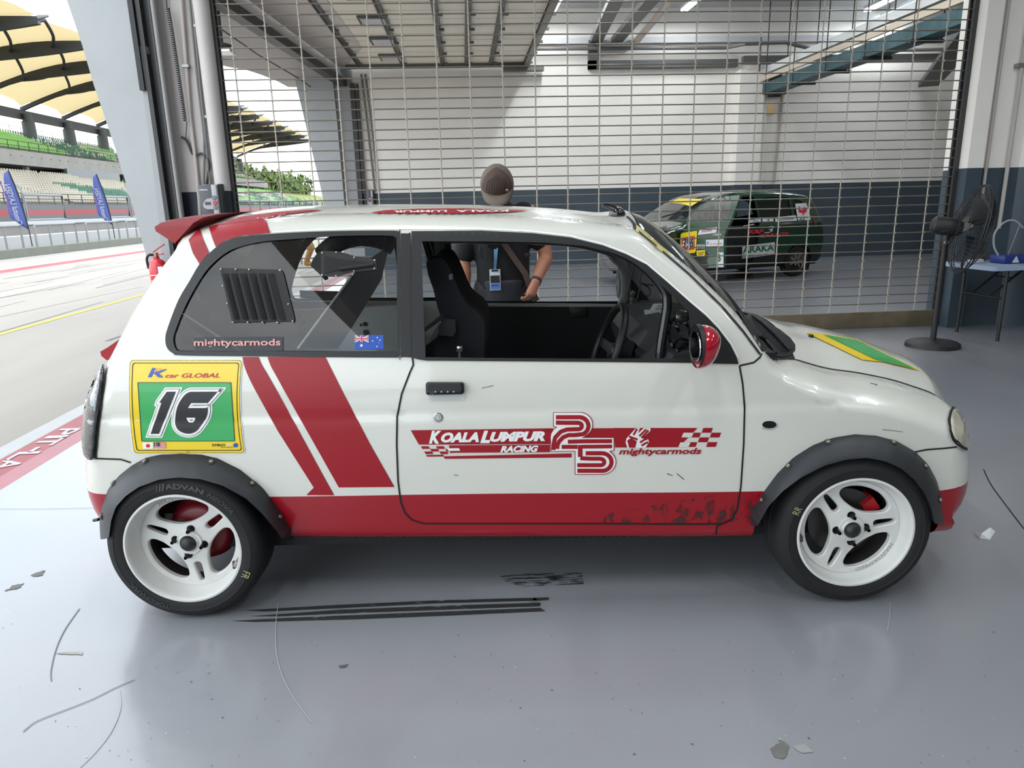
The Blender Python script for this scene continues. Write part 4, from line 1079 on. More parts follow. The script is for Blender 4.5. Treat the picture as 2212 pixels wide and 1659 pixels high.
for r_ in range(4):
    for c_ in range(5):
        x = 1840 + c_ * 65 - r_ * 12; y = 192 + r_ * 30.5
        if x + 60 > 2125 or (r_ + c_) % 2 == 1 and c_ > 0 or (c_ == 0 and r_ % 2 == 1): continue
        if c_ == 0: continue
        B_([(x, y), (x + 62, y), (x + 50, y + 30.5), (x - 12, y + 30.5)])
for x, y in ((1832, 222), (1812, 284)): B_([(x + 10, y), (x + 75, y), (x + 62, y + 30), (x - 4, y + 30)], 1, M_body)
skin_text('door_lettering', 'K', zd([(200, 292)])[0], zd([(280, 292)])[0], 28, M_vw, .3, .06, off=.0034)
skin_text('door_lettering', 'OALA', zd([(278, 286)])[0], zd([(522, 283)])[0], 22, M_vw, .3, .06, off=.0034)
skin_text('door_lettering', 'L', zd([(530, 289)])[0], zd([(596, 289)])[0], 27, M_vw, .3, .06, off=.0034)
skin_text('door_lettering', 'UMPUR', zd([(594, 281)])[0], zd([(948, 276)])[0], 21.5, M_vw, .3, .06, off=.0034)
skin_text('door_lettering', 'RACING', zd([(660, 348)])[0], zd([(906, 345)])[0], 14, M_vw, .3, .05, off=.0034)
def bandpath(path, w_):
    """outline of a constant-width band along a path (zoom px)"""
    P = np.array(path, float); T = np.gradient(P, axis=0); T /= np.linalg.norm(T, axis=1)[:, None] + 1e-9; Nn = np.c_[-T[:, 1], T[:, 0]]
    return [tuple(p) for p in P + Nn * w_ / 2] + [tuple(p) for p in (P - Nn * w_ / 2)[::-1]]
arc = lambda cx, cy_, rx, ry, a0, a1, n=12: [(cx + rx * math.cos(math.radians(a)), cy_ + ry * math.sin(math.radians(a))) for a in np.linspace(a0, a1, n)]
TWO_BODY = [(1000, 90), (1170, 88)] + arc(1170, 170, 88, 82, -80, 62, 12) + [(1195, 252), (1395, 250), (1395, 340), (985, 345), (980, 250)] + [(985, 225), (1000, 200), (1018, 186), (1000, 184)]
FIVE_BODY = [(1140, 300), (1395, 298), (1395, 335)] + arc(1320, 410, 88, 82, -55, 88, 12) + [(1140, 492)]
for d, m, k in ((0, M_dred, 1), (5, M_vw, 2)):
    B_(shrink(TWO_BODY, d), k, m); B_(shrink(FIVE_BODY, d), k, m)
T1 = [(1018, 134), (1165, 134)] + arc(1165, 178, 50, 44, -80, 80, 10)[0:0]
def stroke(path, w_, m=M_dred, k=3): B_(bandpath(path, w_), k, m)
rows = lambda y: y
# figure 2: two parallel stripes
stroke([(1018, 122), (1120, 122), (1170, 122)] + arc(1170, 178, 58, 56, -80, 70, 12) + [(1140, 236), (1100, 236), (1065, 250), (1040, 276), (1028, 300), (1028, 322), (1060, 322), (1150, 322)][:5] + [(1026, 325)], 27)
stroke([(1018, 156), (1090, 157), (1160, 157)] + arc(1165, 178, 20, 20, -80, 80, 8) + [(1130, 199), (1090, 200), (1050, 214), (1015, 250), (1004, 290), (1003, 330)][:4] + [(1012, 256), (1003, 300), (1003, 332)], 27)
stroke([(1055, 312), (1110, 312), (1158, 312)], 26); stroke([(1095, 279), (1200, 276), (1380, 275)], 26)
# figure 5
stroke([(1175, 300), (1175, 340), (1175, 377)], 30); stroke([(1180, 311), (1280, 310), (1380, 309)], 24)
stroke([(1210, 353), (1260, 353), (1310, 353)] + arc(1315, 410, 62, 57, -80, 85, 12) + [(1250, 466), (1156, 466)], 27)
stroke([(1175, 385), (1240, 388), (1300, 388)] + arc(1308, 410, 22, 20, -80, 85, 8) + [(1250, 430), (1156, 430)], 26)
# hand with two fingers
HAND = [[(1465, 280), (1478, 240), (1500, 228), (1520, 235), (1548, 262), (1556, 300), (1530, 318), (1478, 318)]]
B_([(1468, 285), (1474, 258), (1496, 235), (1535, 192), (1560, 192), (1548, 226), (1586, 192), (1628, 192), (1628, 210), (1575, 258), (1612, 262), (1620, 282), (1596, 318), (1480, 320)], 1, M_vw)
for q in ([(1542, 196), (1528, 220), (1518, 236)], [(1600, 200), (1580, 220), (1556, 243)], [(1615, 205), (1595, 228), (1570, 255)], [(1490, 245), (1515, 255), (1545, 265)], [(1560, 285), (1590, 265), (1608, 262)], [(1570, 305), (1595, 290), (1614, 282)]):
    B_(bandpath(q, 13), 2, M_dred)
B_([(1478, 272), (1500, 256), (1540, 276), (1530, 318), (1490, 318)], 2, M_dred)
skin_text('door_lettering', 'mightycarmods', zd([(1424, 374)])[0], zd([(1958, 371)])[0], 17, M_dred, .25, .03, off=.0030)
# roof artwork and roof stripes
on_skin('roof_livery', [[(800, 461), (830, 456), (900, 452.5), (1000, 451.5), (1140, 456), (1100, 460), (1000, 463), (900, 463), (840, 463)]], M_dred, off=.003, sp=4)
skin_text('roof_lettering', 'KOALA', (1098, 455.5), (985, 456), 4.5, M_vw, 0, .03, off=.0045)
skin_text('roof_lettering', 'LUMPUR', (965, 456), (850, 457), 4.5, M_vw, 0, .03, off=.0045)
on_skin('roof_stripe', [[(463,489),(520,469.5),(600,459.5),(668,454.5),(700,455),(620,464),(575,474)]], M_dred, off=.003, sp=4)
# quarter glass stickers
skin_text('window_lettering', 'mightycarmods', (420, 752), (607, 751), 19, mat('sticker_pink', (216, 150, 146), .4), 0, .02, off=.004)
on_skin('window_sticker', [[(417, 728), (611, 727), (611, 758), (419, 759)]], mat('sticker_dark', (40, 42, 46), .4, alpha=.75), off=.0015, sp=20)
lay('flag_australia', [[(766, 724.5), (828, 724), (829, 754.5), (766.5, 755)]], mat('flag_blue', (16, 74, 170), .4), 2, 20)
fx, fy = 766.5, 724.6
for q, m, k in (([[(0, 0), (31, 0), (31, 15), (0, 15)]], M_blu, 3),):
    pass
for q in ([(0, 0), (3, 0), (31, 13), (31, 15), (28, 15), (0, 2)], [(31, 0), (31, 2), (3, 15), (0, 15), (0, 13), (28, 0)], [(13, 0), (18, 0), (18, 15), (13, 15)], [(0, 5.2), (31, 5.2), (31, 10), (0, 10)]):
    lay('flag_australia_white', [[(fx + a, fy + b) for a, b in q]], M_vw, 4, 20)
for q in ([(14.2, 0), (16.8, 0), (16.8, 15), (14.2, 15)], [(0, 6.3), (31, 6.3), (31, 8.8), (0, 8.8)], [(0, .2), (1, .2), (12, 5.2), (10, 5.2)], [(31, 14.6), (30, 14.6), (19, 10), (21, 10)], [(31, .6), (31, 0), (20, 5.2), (22, 5.2)], [(0, 14.8), (0, 13.8), (9, 10), (11, 10)]):
    lay('flag_australia_red', [[(fx + a, fy + b) for a, b in q]], mat('vinyl_flag_red', (206, 30, 40), .35), 5, 20)
def star(cx, cy_, r, n=7): return [(cx + (r if i % 2 == 0 else r * .45) * math.sin(PI * i / n), cy_ - (r if i % 2 == 0 else r * .45) * math.cos(PI * i / n)) for i in range(2 * n)]
for s in ((781.5, 746.5, 4), (805.5, 736.7, 2), (815.5, 729.5, 2), (821.5, 735, 2), (819, 740.8, 1), (814.8, 748.7, 2)): lay('flag_australia_star', [star(*s)], M_vw, 4, 20)
# hood plate, nearly edge-on
on_skin('hood_plate', [[(1738, 719), (1772, 722), (1850, 734), (1990, 803), (1905, 783), (1862, 779)]], M_py, off=.004, sp=4)
on_skin('hood_plate_green', [[(1778, 725), (1850, 737), (1976, 799), (1890, 779)]], M_pg, off=.0055, sp=4)
on_skin('hood_plate_ring', [[(1830, 741), (1856, 743), (1912, 768), (1900, 771), (1868, 760)]], M_vw, off=.004, sp=4)
on_skin('hood_plate_number', [[(1838, 743), (1856, 745.5), (1903, 767), (1894, 767.5), (1868, 757)]], M_vb, off=.005, sp=4)
# dirt splashes on the red sill and door
M_dirt = alpha_noise('mud_splash', (58, 40, 34), 30, .56, (1, 1, .6))
on_skin('mud_splash', [[(1250, 1120), (1560, 1066), (1620, 1066), (1632, 1125), (1560, 1129), (1300, 1129)]], M_dirt, off=.002)
for q in ([(1440, 1022), (1452, 1026), (1453, 1027.5), (1440, 1023.5)], [(1462, 1022), (1478, 1035), (1477, 1036), (1461, 1023)], [(1040, 838), (1066, 832), (1066, 833), (1040, 839)], [(1880, 828), (1896, 832), (1895, 833), (1880, 829)], [(1905, 927), (1950, 932), (1950, 932.8), (1905, 928)], [(980, 1025), (990, 1026), (990, 1027), (980, 1026)]):
    on_skin('paint_scuff', [q], M_rub, off=.0022)
# ------------------------------------------------------------------ wheels
M_tyre = mat('tyre_rubber', (21, 21, 22), 0.75, bump=(220, .08, .001))
M_rim = mat('white_wheel_paint', (214, 213, 208), 0.4, var=(7, .10))
M_ink = mat('tyre_lettering', (64, 64, 66), .6)
M_chalk = mat('yellow_chalk_pen', (168, 158, 112), .7)
M_bolt = mat('bolt_steel', (150, 142, 128), .35, metal=.7)
WM = lambda c, y: Matrix.Translation((c[0], y, c[1])) @ Matrix(((1, 0, 0, 0), (0, 0, -1, 0), (0, 1, 0, 0), (0, 0, 0, 1)))
def polar_text(mb, body, r, hgt, a0, a1, z, M, shear=0, bold=.02, inward=False):
    """lettering along an arc from angle a0 to a1 (degrees); inward = tops toward the hub"""
    W, T = letters(body, shear, bold)
    vs = []
    for u, v in W:
        a = math.radians(a0 + (a1 - a0) * u); rr_ = r + hgt * (v if not inward else -v); vs.append(M @ Vector((rr_ * math.cos(a), rr_ * math.sin(a), z)))
    mb.add(vs, T)
def wheel(c, y, depth, base, Mrot=None, lugs=(), marks=None, side=1):
    """side=1: outer face toward the viewer"""
    M = WM(c, y) if side == 1 else Matrix.Translation((c[0], 2 * YC - y, c[1])) @ Matrix(((1, 0, 0, 0), (0, 0, 1, 0), (0, 1, 0, 0), (0, 0, 0, 1)))
    rim = MB()
    rim.lathe([(.203, -.012), (.2075, -.004), (.206, .0), (.199, .001), (.195, -.004), (.193, -.016), (.184, -depth * .75), (.1755, -depth - .004), (.172, -depth - .022)], 72, M, closed=False, k=0)
    rim.lathe([(.172, -depth - .022), (.178, -.16), (.2, -.185), (.2, -.178), (.172, -.155), (.166, -.022 - depth), (.172, -depth - .022)], 72, M, closed=False, k=1)
    loops = [[(.1765 * math.cos(a), .1765 * math.sin(a)) for a in np.linspace(0, 2 * PI, 73)[:-1]]]
    for k in range(3):
        b0 = base + 60 + 120 * k                        # window centred between spokes
        prof = [(-42, .135), (-38, .1525), (-28, .158), (-14, .159), (0, .159), (14, .159), (28, .158), (38, .1525), (42, .135), (38, .108), (28, .086), (15, .0735), (0, .070), (-15, .0735), (-28, .086), (-38, .108)]
        loops.append(spline([(r * math.cos(math.radians(b0 + a)), r * math.sin(math.radians(b0 + a))) for a, r in prof], 3, True))
        b1 = math.radians(base + 120 * k); e = (math.cos(b1), math.sin(b1)); f = (-e[1], e[0])
        sl = [(.090, .012), (.083, 0), (.090, -.012), (.12, -.012), (.150, -.009), (.160, -.004), (.160, .004), (.150, .009), (.12, .012)]
        loops.append(spline([(e[0] * r + f[0] * t, e[1] * r + f[1] * t) for r, t in sl], 3, True))
    front = [loops[0]] + [shrink(l, -.004) for l in loops[1:]]
    W, T = tri2d(front, .02, esp=.007)
    hz = lambda p: -depth + .010 * max(0, 1 - (math.hypot(*p) / .10) ** 2) 
    o = len(rim.v)
    rim.add([M @ Vector((p[0], p[1], hz(p))) for p in W], [list(t) for t in T])
    for l, lf in zip(loops[1:], front[1:]):
        n = len(l)
        rim.loft([[M @ Vector((p[0], p[1], hz(p))) for p in lf], [M @ Vector((p[0], p[1], hz(p) - .004)) for p in l], [M @ Vector((p[0], p[1], hz(p) - .020)) for p in l]], cap=False)
    rim.lathe([(.047, -depth + .008), (.045, -depth + .014), (.036, -depth + .014), (.033, -depth + .02), (.03, -depth + .02)], 32, M)
    w_ = rim.build('wheel', [M_rim, mat('rim_barrel_dark', (46, 45, 44), .6)], CAR, off=COFF, angle=40, fix=False)  # inner barrel in dark grey, outer face in white
    ty = MB(); pr = [(.199, -.012), (.2035, -.003), (.212, .001), (.224, .0035), (.236, .004), (.238, .0055), (.240, .0045), (.254, .0), (.264, -.008), (.2715, -.02), (.2755, -.034), (.2772, -.055), (.2775, -.072), (.2700, -.074), (.2700, -.081), (.2775, -.083), (.2778, -.1), (.2775, -.112), (.2700, -.114), (.2700, -.121), (.2775, -.123), (.2765, -.15), (.272, -.17), (.262, -.185), (.24, -.193), (.21, -.19), (.2, -.18)]
    ty.lathe(pr, 96, M)
    for k in range(48):                                  # tread blocks on the shoulder
        a = 2 * PI * k / 48; R = M @ Matrix.Rotation(a, 4, 'Z')
        ty.box((.268, -.003, -.05), (.2768, .003, -.018), M=R @ Matrix.Rotation(.02, 4, 'Z')) if False else None
    t_ = ty.build('tyre', M_tyre, w_, off=COFF, angle=28)
    MB().lathe([(0, -depth + .040), (.012, -depth + .0385), (.022, -depth + .033), (.0285, -depth + .024), (.0295, -depth + .012)], 32, M).build('hub_cap', mat('hub_cap_black', (28, 29, 32), .45), w_, off=COFF)
    for a in lugs:
        R = M @ Matrix.Rotation(math.radians(a), 4, 'Z') @ Matrix.Translation((.051, 0, 0))
        q = MB().lathe([(.0105, -depth + .006), (.0105, -depth + .010), (.008, -depth + .016), (.0072, -depth + .032), (.006, -depth + .036), (.0045, -depth + .036), (.0045, -depth + .025), (0, -depth + .025)], 6, R)
        q.lathe([(.0145, -depth + .006), (.0145, -depth + .0085), (.0, -depth + .0085)], 16, R)
        q.build('lug_nut', mat('lug_nut_black', (20, 20, 21), .3, metal=.5), w_, off=COFF, angle=25)
    if marks: marks(M, w_, depth)
    return w_
def rear_marks(M, w_, d):
    q = MB(); polar_text(q, 'ADVAN', .229, .020, 96, 64, .0062, M, bold=.05); q.build('tyre_lettering', M_ink, w_, off=COFF, smooth=False)
    q = MB(); polar_text(q, 'NEOVA', .229, .017, 61, 35, .0062, M, .3, .03); q.build('tyre_lettering', mat('tyre_lettering_dim', (48, 48, 50), .6), w_, off=COFF, smooth=False)
    q = MB()
    for k in range(3):
        a = math.radians(104 - 2.6 * k); b_ = math.radians(101.5 - 2.6 * k); wd = math.radians(.45 + .3 * k)
        q.add([M @ Vector((r * math.cos(t), r * math.sin(t), .0062)) for r, t in ((.226, a + wd), (.226, a - wd), (.252, b_ - wd), (.252, b_ + wd))], [(0, 1, 2, 3)])
    q.build('tyre_lettering', M_ink, w_, off=COFF, smooth=False)
    q = MB(); polar_text(q, 'YOKOHAMA', .224, .019, 252, 213, .0062, M, bold=.03); q.build('tyre_lettering', mat('tyre_lettering_dim', (48, 48, 50), .6), w_, off=COFF, smooth=False)
    q = MB(); polar_text(q, 'FR', .222, .026, -22, -29, .0065, M, bold=-.0); q.build('chalk_lettering', M_chalk, w_, off=COFF, smooth=False)
    q = MB(); polar_text(q, 'MAZDASPEED', .163, .0125, 124, 70, -d + .0012, M, .25, .0); q.build('rim_lettering', mat('rim_emboss', (150, 149, 145), .5), w_, off=COFF, smooth=False)
    q = MB().bbox((.178, -.012, -.06), (.195, .012, -.02), .003, M=M @ Matrix.Rotation(math.radians(-24), 4, 'Z')); q.build('balance_weight', mat('weight_grey', (150, 148, 142), .4, metal=.4), w_, off=COFF)
    q = MB().tube([M @ Vector((.17 * math.cos(a), .17 * math.sin(a), -.05)) if i == 0 else M @ Vector((.185 * math.cos(a), .185 * math.sin(a), -.02)) for i, a in enumerate((math.radians(-27), math.radians(-28)))], .005); q.build('valve', mat('valve_rust', (88, 52, 44), .6), w_, off=COFF)
def front_marks(M, w_, d):
    q = MB(); polar_text(q, 'RR', .222, .026, 160, 153, .0065, M, bold=-.0); q.build('chalk_lettering', M_chalk, w_, off=COFF, smooth=False)
    q = MB(); polar_text(q, 'MAZDASPEED', .163, .0125, -22, -78, -d + .0012, M, .25, .0); q.build('rim_lettering', mat('rim_emboss', (150, 149, 145), .5), w_, off=COFF, smooth=False)
    q = MB().bbox((.178, -.012, -.05), (.195, .012, -.015), .003, M=M @ Matrix.Rotation(math.radians(188), 4, 'Z')); q.build('balance_weight', mat('weight_dark', (70, 68, 64), .5), w_, off=COFF)
YW = 2.252
wheel(WR, YW, .066, 38, lugs=(168, 78, -12, 258), marks=rear_marks)
wheel(WF, YW, .046, 8, lugs=(94, 4, 276, 186), marks=front_marks)
wheel(WR, YW, .066, 70, side=0); wheel(WF, YW, .046, 30, side=0)
# brakes, shock absorber, axle
M_drum = mat('brake_red_paint', (120, 16, 28), .4)
for s in (0, 1):
    M = WM(WR, 2.40) if s == 0 else Matrix.Translation((WR[0], 2 * YC - 2.40, WR[1])) @ Matrix(((1, 0, 0, 0), (0, 0, 1, 0), (0, 1, 0, 0), (0, 0, 0, 1)))
    MB().lathe([(0, .02), (.085, .02), (.104, .012), (.112, 0), (.106, -.004), (.116, -.012), (.11, -.018), (.122, -.026), (.116, -.034), (.128, -.042), (.128, -.07), (0, -.07)], 40, M).build('brake_drum', M_drum, CAR, off=COFF)
    M = WM(WF, 2.36) if s == 0 else Matrix.Translation((WF[0], 2 * YC - 2.36, WF[1])) @ Matrix(((1, 0, 0, 0), (0, 0, 1, 0), (0, 1, 0, 0), (0, 0, 0, 1)))
    MB().lathe([(0, .03), (.06, .03), (.065, 0), (.125, 0), (.125, -.02), (.0, -.02)], 40, M).build('brake_disc', mat('disc_steel', (84, 84, 82), .35, metal=.8), CAR, off=COFF)
    cb = [(.09 * 0 + r * math.cos(math.radians(a)), r * math.sin(math.radians(a))) for r, a in ((.085, 22), (.085, 48), (.135, 46), (.135, 24))]
    MB().prism(cb, -.045, .022, M).build('brake_caliper', mat('caliper_red', (170, 24, 30), .4), CAR, off=COFF, smooth=False)
MB().tube([(WR[0], 2.45, WR[1] - .02), (WR[0], 3.61, WR[1] - .02)], .03, 10).build('rear_axle', M_cabin, CAR, off=COFF)
MB().tube([(WF[0], 2.38, WF[1]), (WF[0], 3.68, WF[1])], .025, 10).build('front_axle', M_cabin, CAR, off=COFF)
sh_ = MB()
for Y in (2.47, 3.59): sh_.tube([(WR[0] - .02, Y, .22), (WR[0] - .10, Y, .62)], [.026, .04], 12)
sh_.build('shock_absorber', M_blk, CAR, off=COFF)
# wheel-arch liners
for nm, c, arc_ in (('rear', WR, ar), ('front', WF, af)):
    A = [p for p in arc_ if p[1] > (.36 if nm == 'rear' else .30)]
    for s in (0, 1):
        r0 = [(x, 2.345 if not s else 2 * YC - 2.345, z) for x, z in A]; r1 = [(x, 2.72 if not s else 2 * YC - 2.72, z) for x, z in A]
        b = MB().loft([r0, r1], cap=False, closed=False)
        if nm == 'front': b.add([(x, 2.70 if not s else 2 * YC - 2.70, z) for x, z in A], [tuple(range(len(A)))])
        b.build('arch_liner', M_cabin, CAR, off=COFF)
# flares
def flare(outp, inp, bolts):
    n = 56; O = resample_n(outp, n); I = resample_n(inp, n); rows = [[], [], [], [], []]
    O = resample_n(spline([tuple(p) for p in O], 2), n); I = resample_n(spline([tuple(p) for p in I], 2), n)
    for o, i in zip(O, I):
        h, nn = hit(o[0], o[1], BVH_SIDE)
        if h is None: h = cy(o[0], o[1], 2.38)
        h = Vector((h.x, h.y, h.z)); q = cy(i[0], i[1], 2.236)
        out2 = h + Vector((0, -.004, 0)); m1 = h.lerp(q, .30) + Vector((0, -.016 + .0, 0)); m2 = h.lerp(q, .75) + Vector((0, -.012, 0))
        rows[0].append(h + Vector((0, .012, 0))); rows[1].append(out2); rows[2].append(m1); rows[3].append(m2); rows[4].append(q)
    c = np.mean([[p.x, p.z] for p in rows[4]], 0)
    lip = [Vector((p.x, p.y + .012, p.z)) + Vector((p.x - c[0], 0, p.z - c[1])) * .012 for p in rows[4]]
    back = [Vector((p.x, 2.36, p.z)) + Vector((p.x - c[0], 0, p.z - c[1])) * .03 for p in rows[4]]
    rr_ = rows + [lip, back]
    vs = [p for r in rr_ for p in r]; fs = [(i * n + j, i * n + j + 1, (i + 1) * n + j + 1, (i + 1) * n + j) for i in range(len(rr_) - 1) for j in range(n - 1)]
    f0 = MB().add(vs, fs).build('fender_flare', M_flare, CAR, off=COFF, angle=50)
    MB().add([(p.x, 2 * YC - p.y, p.z) for p in vs], fs).build('fender_flare', M_flare, CAR, off=COFF, angle=50)
    bv = BVHTree.FromPolygons(vs, fs)
    for bx, by in bolts:
        d = ray_c(bx, by).normalized(); r = bv.ray_cast(CAMPOS, d)
        p, nn = (r[0], r[1]) if r[0] is not None else (cy(bx, by, 2.28), Vector((0, -1, 0)))
        if nn.dot(d) > 0: nn = -nn
        R = Matrix.Translation(p) @ nn.to_track_quat('Z', 'Y').to_matrix().to_4x4()
        k = MB().lathe([(.0125, -.004), (.0125, .002), (.0095, .0032), (.0, .0032)], 16, R, 0).lathe([(.0072, .003), (.0068, .007), (.0035, .0085), (.0032, .006), (0, .006)], 12, R, 1)
        k.build('flare_bolt', [mat('washer_dark', (26, 26, 27), .5), M_bolt], f0, off=COFF)
    return f0
z3_ = lambda pts: [(180 + x / 4.148, 960 + y / 4.148) for x, y in pts]; z4_ = lambda pts: [(1600 + x / 3.858, 900 + y / 3.858) for x, y in pts]
flare(RARCH_OUT, RARCH_IN, z3_([(553, 152), (1147, 157), (1510, 350), (1757, 650), (270, 350), (166, 643)]))
flare(FARCH_OUT, FARCH_IN, z4_([(727, 213), (1272, 217), (1536, 412), (1655, 693), (400, 411), (180, 697)]))

# ------------------------------------------------------------------ mirror, handle, lamps
M_redm = mat('mirror_red', (166, 8, 36), .12, coat=1.0)
mc = cy(1527, 747, 2.17)
q = MB(); rings = []
for t in np.linspace(0, 1, 9):
    s = math.sqrt(max(0, 1 - (t * .985) ** 2.2)); s = max(s, .05)
    rings.append([Vector((mc.x - .026 + .062 * t + .006 * math.sin(a), mc.y + .085 * s * math.cos(a), mc.z + (.072 if math.sin(a) < 0 else .066) * s * (abs(math.sin(a)) ** .8) * (1 if math.sin(a) > 0 else -1) + .004 * t)) for a in np.linspace(0, 2 * PI, 33)[:-1]])
q.loft(rings)
mm = q.build('door_mirror', M_redm, CAR, off=COFF, angle=60)
q = MB(); rings = [[Vector((x, mc.y + .082 * s * math.cos(a), mc.z + .068 * s * math.sin(a))) for a in np.linspace(0, 2 * PI, 33)[:-1]] for x, s in ((mc.x - .030, .96), (mc.x - .036, .99), (mc.x - .022, 1.01))]
q.loft(rings).build('mirror_back', M_black, mm, off=COFF)
MB().loft([[Vector((mc.x - .0375, mc.y + .058 * math.cos(a), mc.z + .046 * math.sin(a))) for a in np.linspace(0, 2 * PI, 25)[:-1]], [Vector((mc.x - .035, mc.y + .06 * math.cos(a), mc.z + .048 * math.sin(a))) for a in np.linspace(0, 2 * PI, 25)[:-1]]]).build('mirror_glass', mat('mirror_silver', (200, 205, 210), .03, metal=1), mm, off=COFF)
MB().tube([(mc.x + .01, mc.y + .05, mc.z - .03), (mc.x + .03, 2.35, mc.z - .03)], [.02, .028], 10).build('mirror_arm', M_black, mm, off=COFF)
sailp = SX([(1486, 674), (1523, 681), (1551, 710), (1576, 743), (1590, 771), (1594, 785), (1499, 782)])
panel('mirror_base_trim', [sailp], [M_blk], .05, dy=-.007, mirror=True)
# far mirror, seen through the cabin
fm = cy(1346, 612, 3.98)
q = MB().loft([[Vector((fm.x + dx, fm.y + .085 * s * math.cos(a), fm.z + .085 * s * math.sin(a))) for a in np.linspace(0, 2 * PI, 25)[:-1]] for dx, s in ((-.03, .95), (-.028, 1.0), (0, 1), (.03, .8), (.045, .4))])
f2 = q.build('door_mirror', M_black, CAR, off=COFF)
MB().loft([[Vector((fm.x - .032, fm.y + .072 * s * math.cos(a), fm.z + .07 * s * math.sin(a))) for a in np.linspace(0, 2 * PI, 25)[:-1]] for s in (1.0, .02)]).build('mirror_glass', mat('far_mirror_grey', (120, 124, 130), .1, metal=.6), f2, off=COFF)
MB().tube([(fm.x, fm.y, fm.z - .03), (fm.x + .06, 3.70, fm.z - .03)], .02, 8).build('mirror_arm', M_black, f2, off=COFF)
# handle
hp = on_skin('door_handle', [rr_poly([(921, 825), (1002, 825), (1003, 849), (922, 851)], 5)], M_black, off=.012, sp=8, thick=.02)
on_skin('handle_recess', [rr_poly([(925, 845), (1004, 845), (1006, 864), (928, 866)], 5)], mat('recess_white', (200, 200, 196), .4), off=.002, sp=8)
for bx in (942, 955, 968, 981): on_skin('handle_dimple', [[(bx + 2.2 * math.cos(a), 844 + 2.2 * math.sin(a)) for a in np.linspace(0, 2 * PI, 9)[:-1]]], M_steel, off=.0235, sp=4)
h, n = hit(946.5, 901); R = Matrix.Translation(h) @ n.to_track_quat('Z', 'Y').to_matrix().to_4x4()
MB().lathe([(.0175, 0), (.016, .004), (.0125, .005), (.012, .002), (.008, .002), (.007, .005), (0, .005)], 24, R).build('key_lock', mat('lock_chrome', (170, 170, 168), .25, metal=.9), CAR, off=COFF)
on_skin('side_lamp_hole', [[(1661.5 + 16 * math.cos(a) * (1 if abs(math.cos(a)) < .9 else .96), 917 + 8 * math.sin(a)) for a in np.linspace(0, 2 * PI, 17)[:-1]]], mat('hole_black', (6, 6, 6), .9), off=.0016, sp=6)
ribbon('hole_edge', [[(1646, 924), (1655, 927), (1668, 927), (1678, 922), (1679, 914)]], .004, mat('bare_edge', (170, 170, 166), .5), both=False, off=.002)
TL = [(231,790),(214,815),(204,832),(197,862),(192,890),(190,920),(188,940),(189,960),(192,980),(200,990),(206,991),(209,950),(214,905),(222,852),(229,810)]
on_skin('tail_lamp', [TL], mat('smoked_lamp', (104, 104, 106), .15, metal=.5, coat=1.0, var=(60, .45), bump=(70, .35, .004)), off=.012, sp=5, thick=.012)
ribbon('tail_lamp_seal', [[(233, 790), (224, 850), (216, 905), (211, 950), (208, 990)]], .007, M_rub, both=False, off=.004)
HL = [(2062,879),(2053,892),(2049,908),(2051,930),(2058,946),(2068,957),(2081,967),(2086,966),(2088,950),(2085,925),(2079,903),(2070,886)]
on_skin('headlamp', [HL], mat('headlamp_lens', (176, 172, 152), .15, coat=1.0, var=(14, .25)), off=.008, sp=5, thick=.01)
ribbon('headlamp_seal', [[(2061, 878), (2051, 893), (2046, 910), (2049, 932), (2056, 949), (2067, 960), (2084, 970)]], .012, M_rub, both=False, off=.009)
# far headlamp so that the nose reads from the side too
# ------------------------------------------------------------------ spoilers
def wing(name, prof, ys, m):
    """profile points (x, z) per station y"""
    b = MB().loft([[Vector((x, y, z)) for x, z in p] for y, p in zip(ys, prof)])
    return b.build(name, m, CAR, off=COFF, angle=40)
def wp(px_, py_, Y): p = cy(px_, py_, Y); return (p.x, p.z)
sp_near = [wp(470, 466, 2.60), wp(400, 470, 2.55), wp(345, 480, 2.50), wp(330, 490, 2.50), wp(333, 500, 2.50), wp(386, 530, 2.52), wp(405, 524, 2.60), wp(462, 478, 2.66)]
nrm = sp_near
mid = [(x - .06 * (1 if i in (2, 3, 4, 5) else .3), z + .012) for i, (x, z) in enumerate(nrm)]
stations = [2.50, 2.53, 2.62, 2.80, YC, 2 * YC - 2.80, 2 * YC - 2.62, 2 * YC - 2.53, 2 * YC - 2.50]
def lerp_prof(a, b_, t): return [(p[0] * (1 - t) + q[0] * t, p[1] * (1 - t) + q[1] * t) for p, q in zip(a, b_)]
tip = [(x * .35 + .65 * np.mean([q[0] for q in nrm]), z * .35 + .65 * np.mean([q[1] for q in nrm])) for x, z in nrm]
pf = [lerp_prof(nrm, tip, .12), nrm, lerp_prof(nrm, mid, .4), lerp_prof(nrm, mid, .8), mid, lerp_prof(nrm, mid, .8), lerp_prof(nrm, mid, .4), nrm, lerp_prof(nrm, tip, .12)]
wing('roof_spoiler', pf, stations, M_cred)
lp = [wp(282, 722, 2.72), wp(245, 746, 2.70), wp(229, 755, 2.70), wp(231, 764, 2.70), wp(243, 774, 2.70), wp(262, 760, 2.72), wp(285, 735, 2.75)]
lm = [(x - .05, z + .004) for x, z in lp]
wing('tailgate_lip', [lp, lp, lm, lm, lp, lp], [2.66, 2.70, 2.90, 3.16, 3.36, 3.40], M_cred)
# roof nozzle
h, n = hit(1336, 466); base = h if h is not None else cy(1336, 464, 3.0)
Yb = base.y
q = MB().tube([cy(1301, 443, Yb), cy(1312, 445, Yb), cy(1322, 448, Yb), cy(1330, 453, Yb), cy(1336, 460, Yb)], [.007, .010, .012, .018, .022], 12)
q.sphere((base.x - .005, Yb, base.z + .006), (.032, .032, .026)); q.build('roof_aerial_base', mat('gloss_black', (16, 16, 17), .15, coat=.6), CAR, off=COFF)
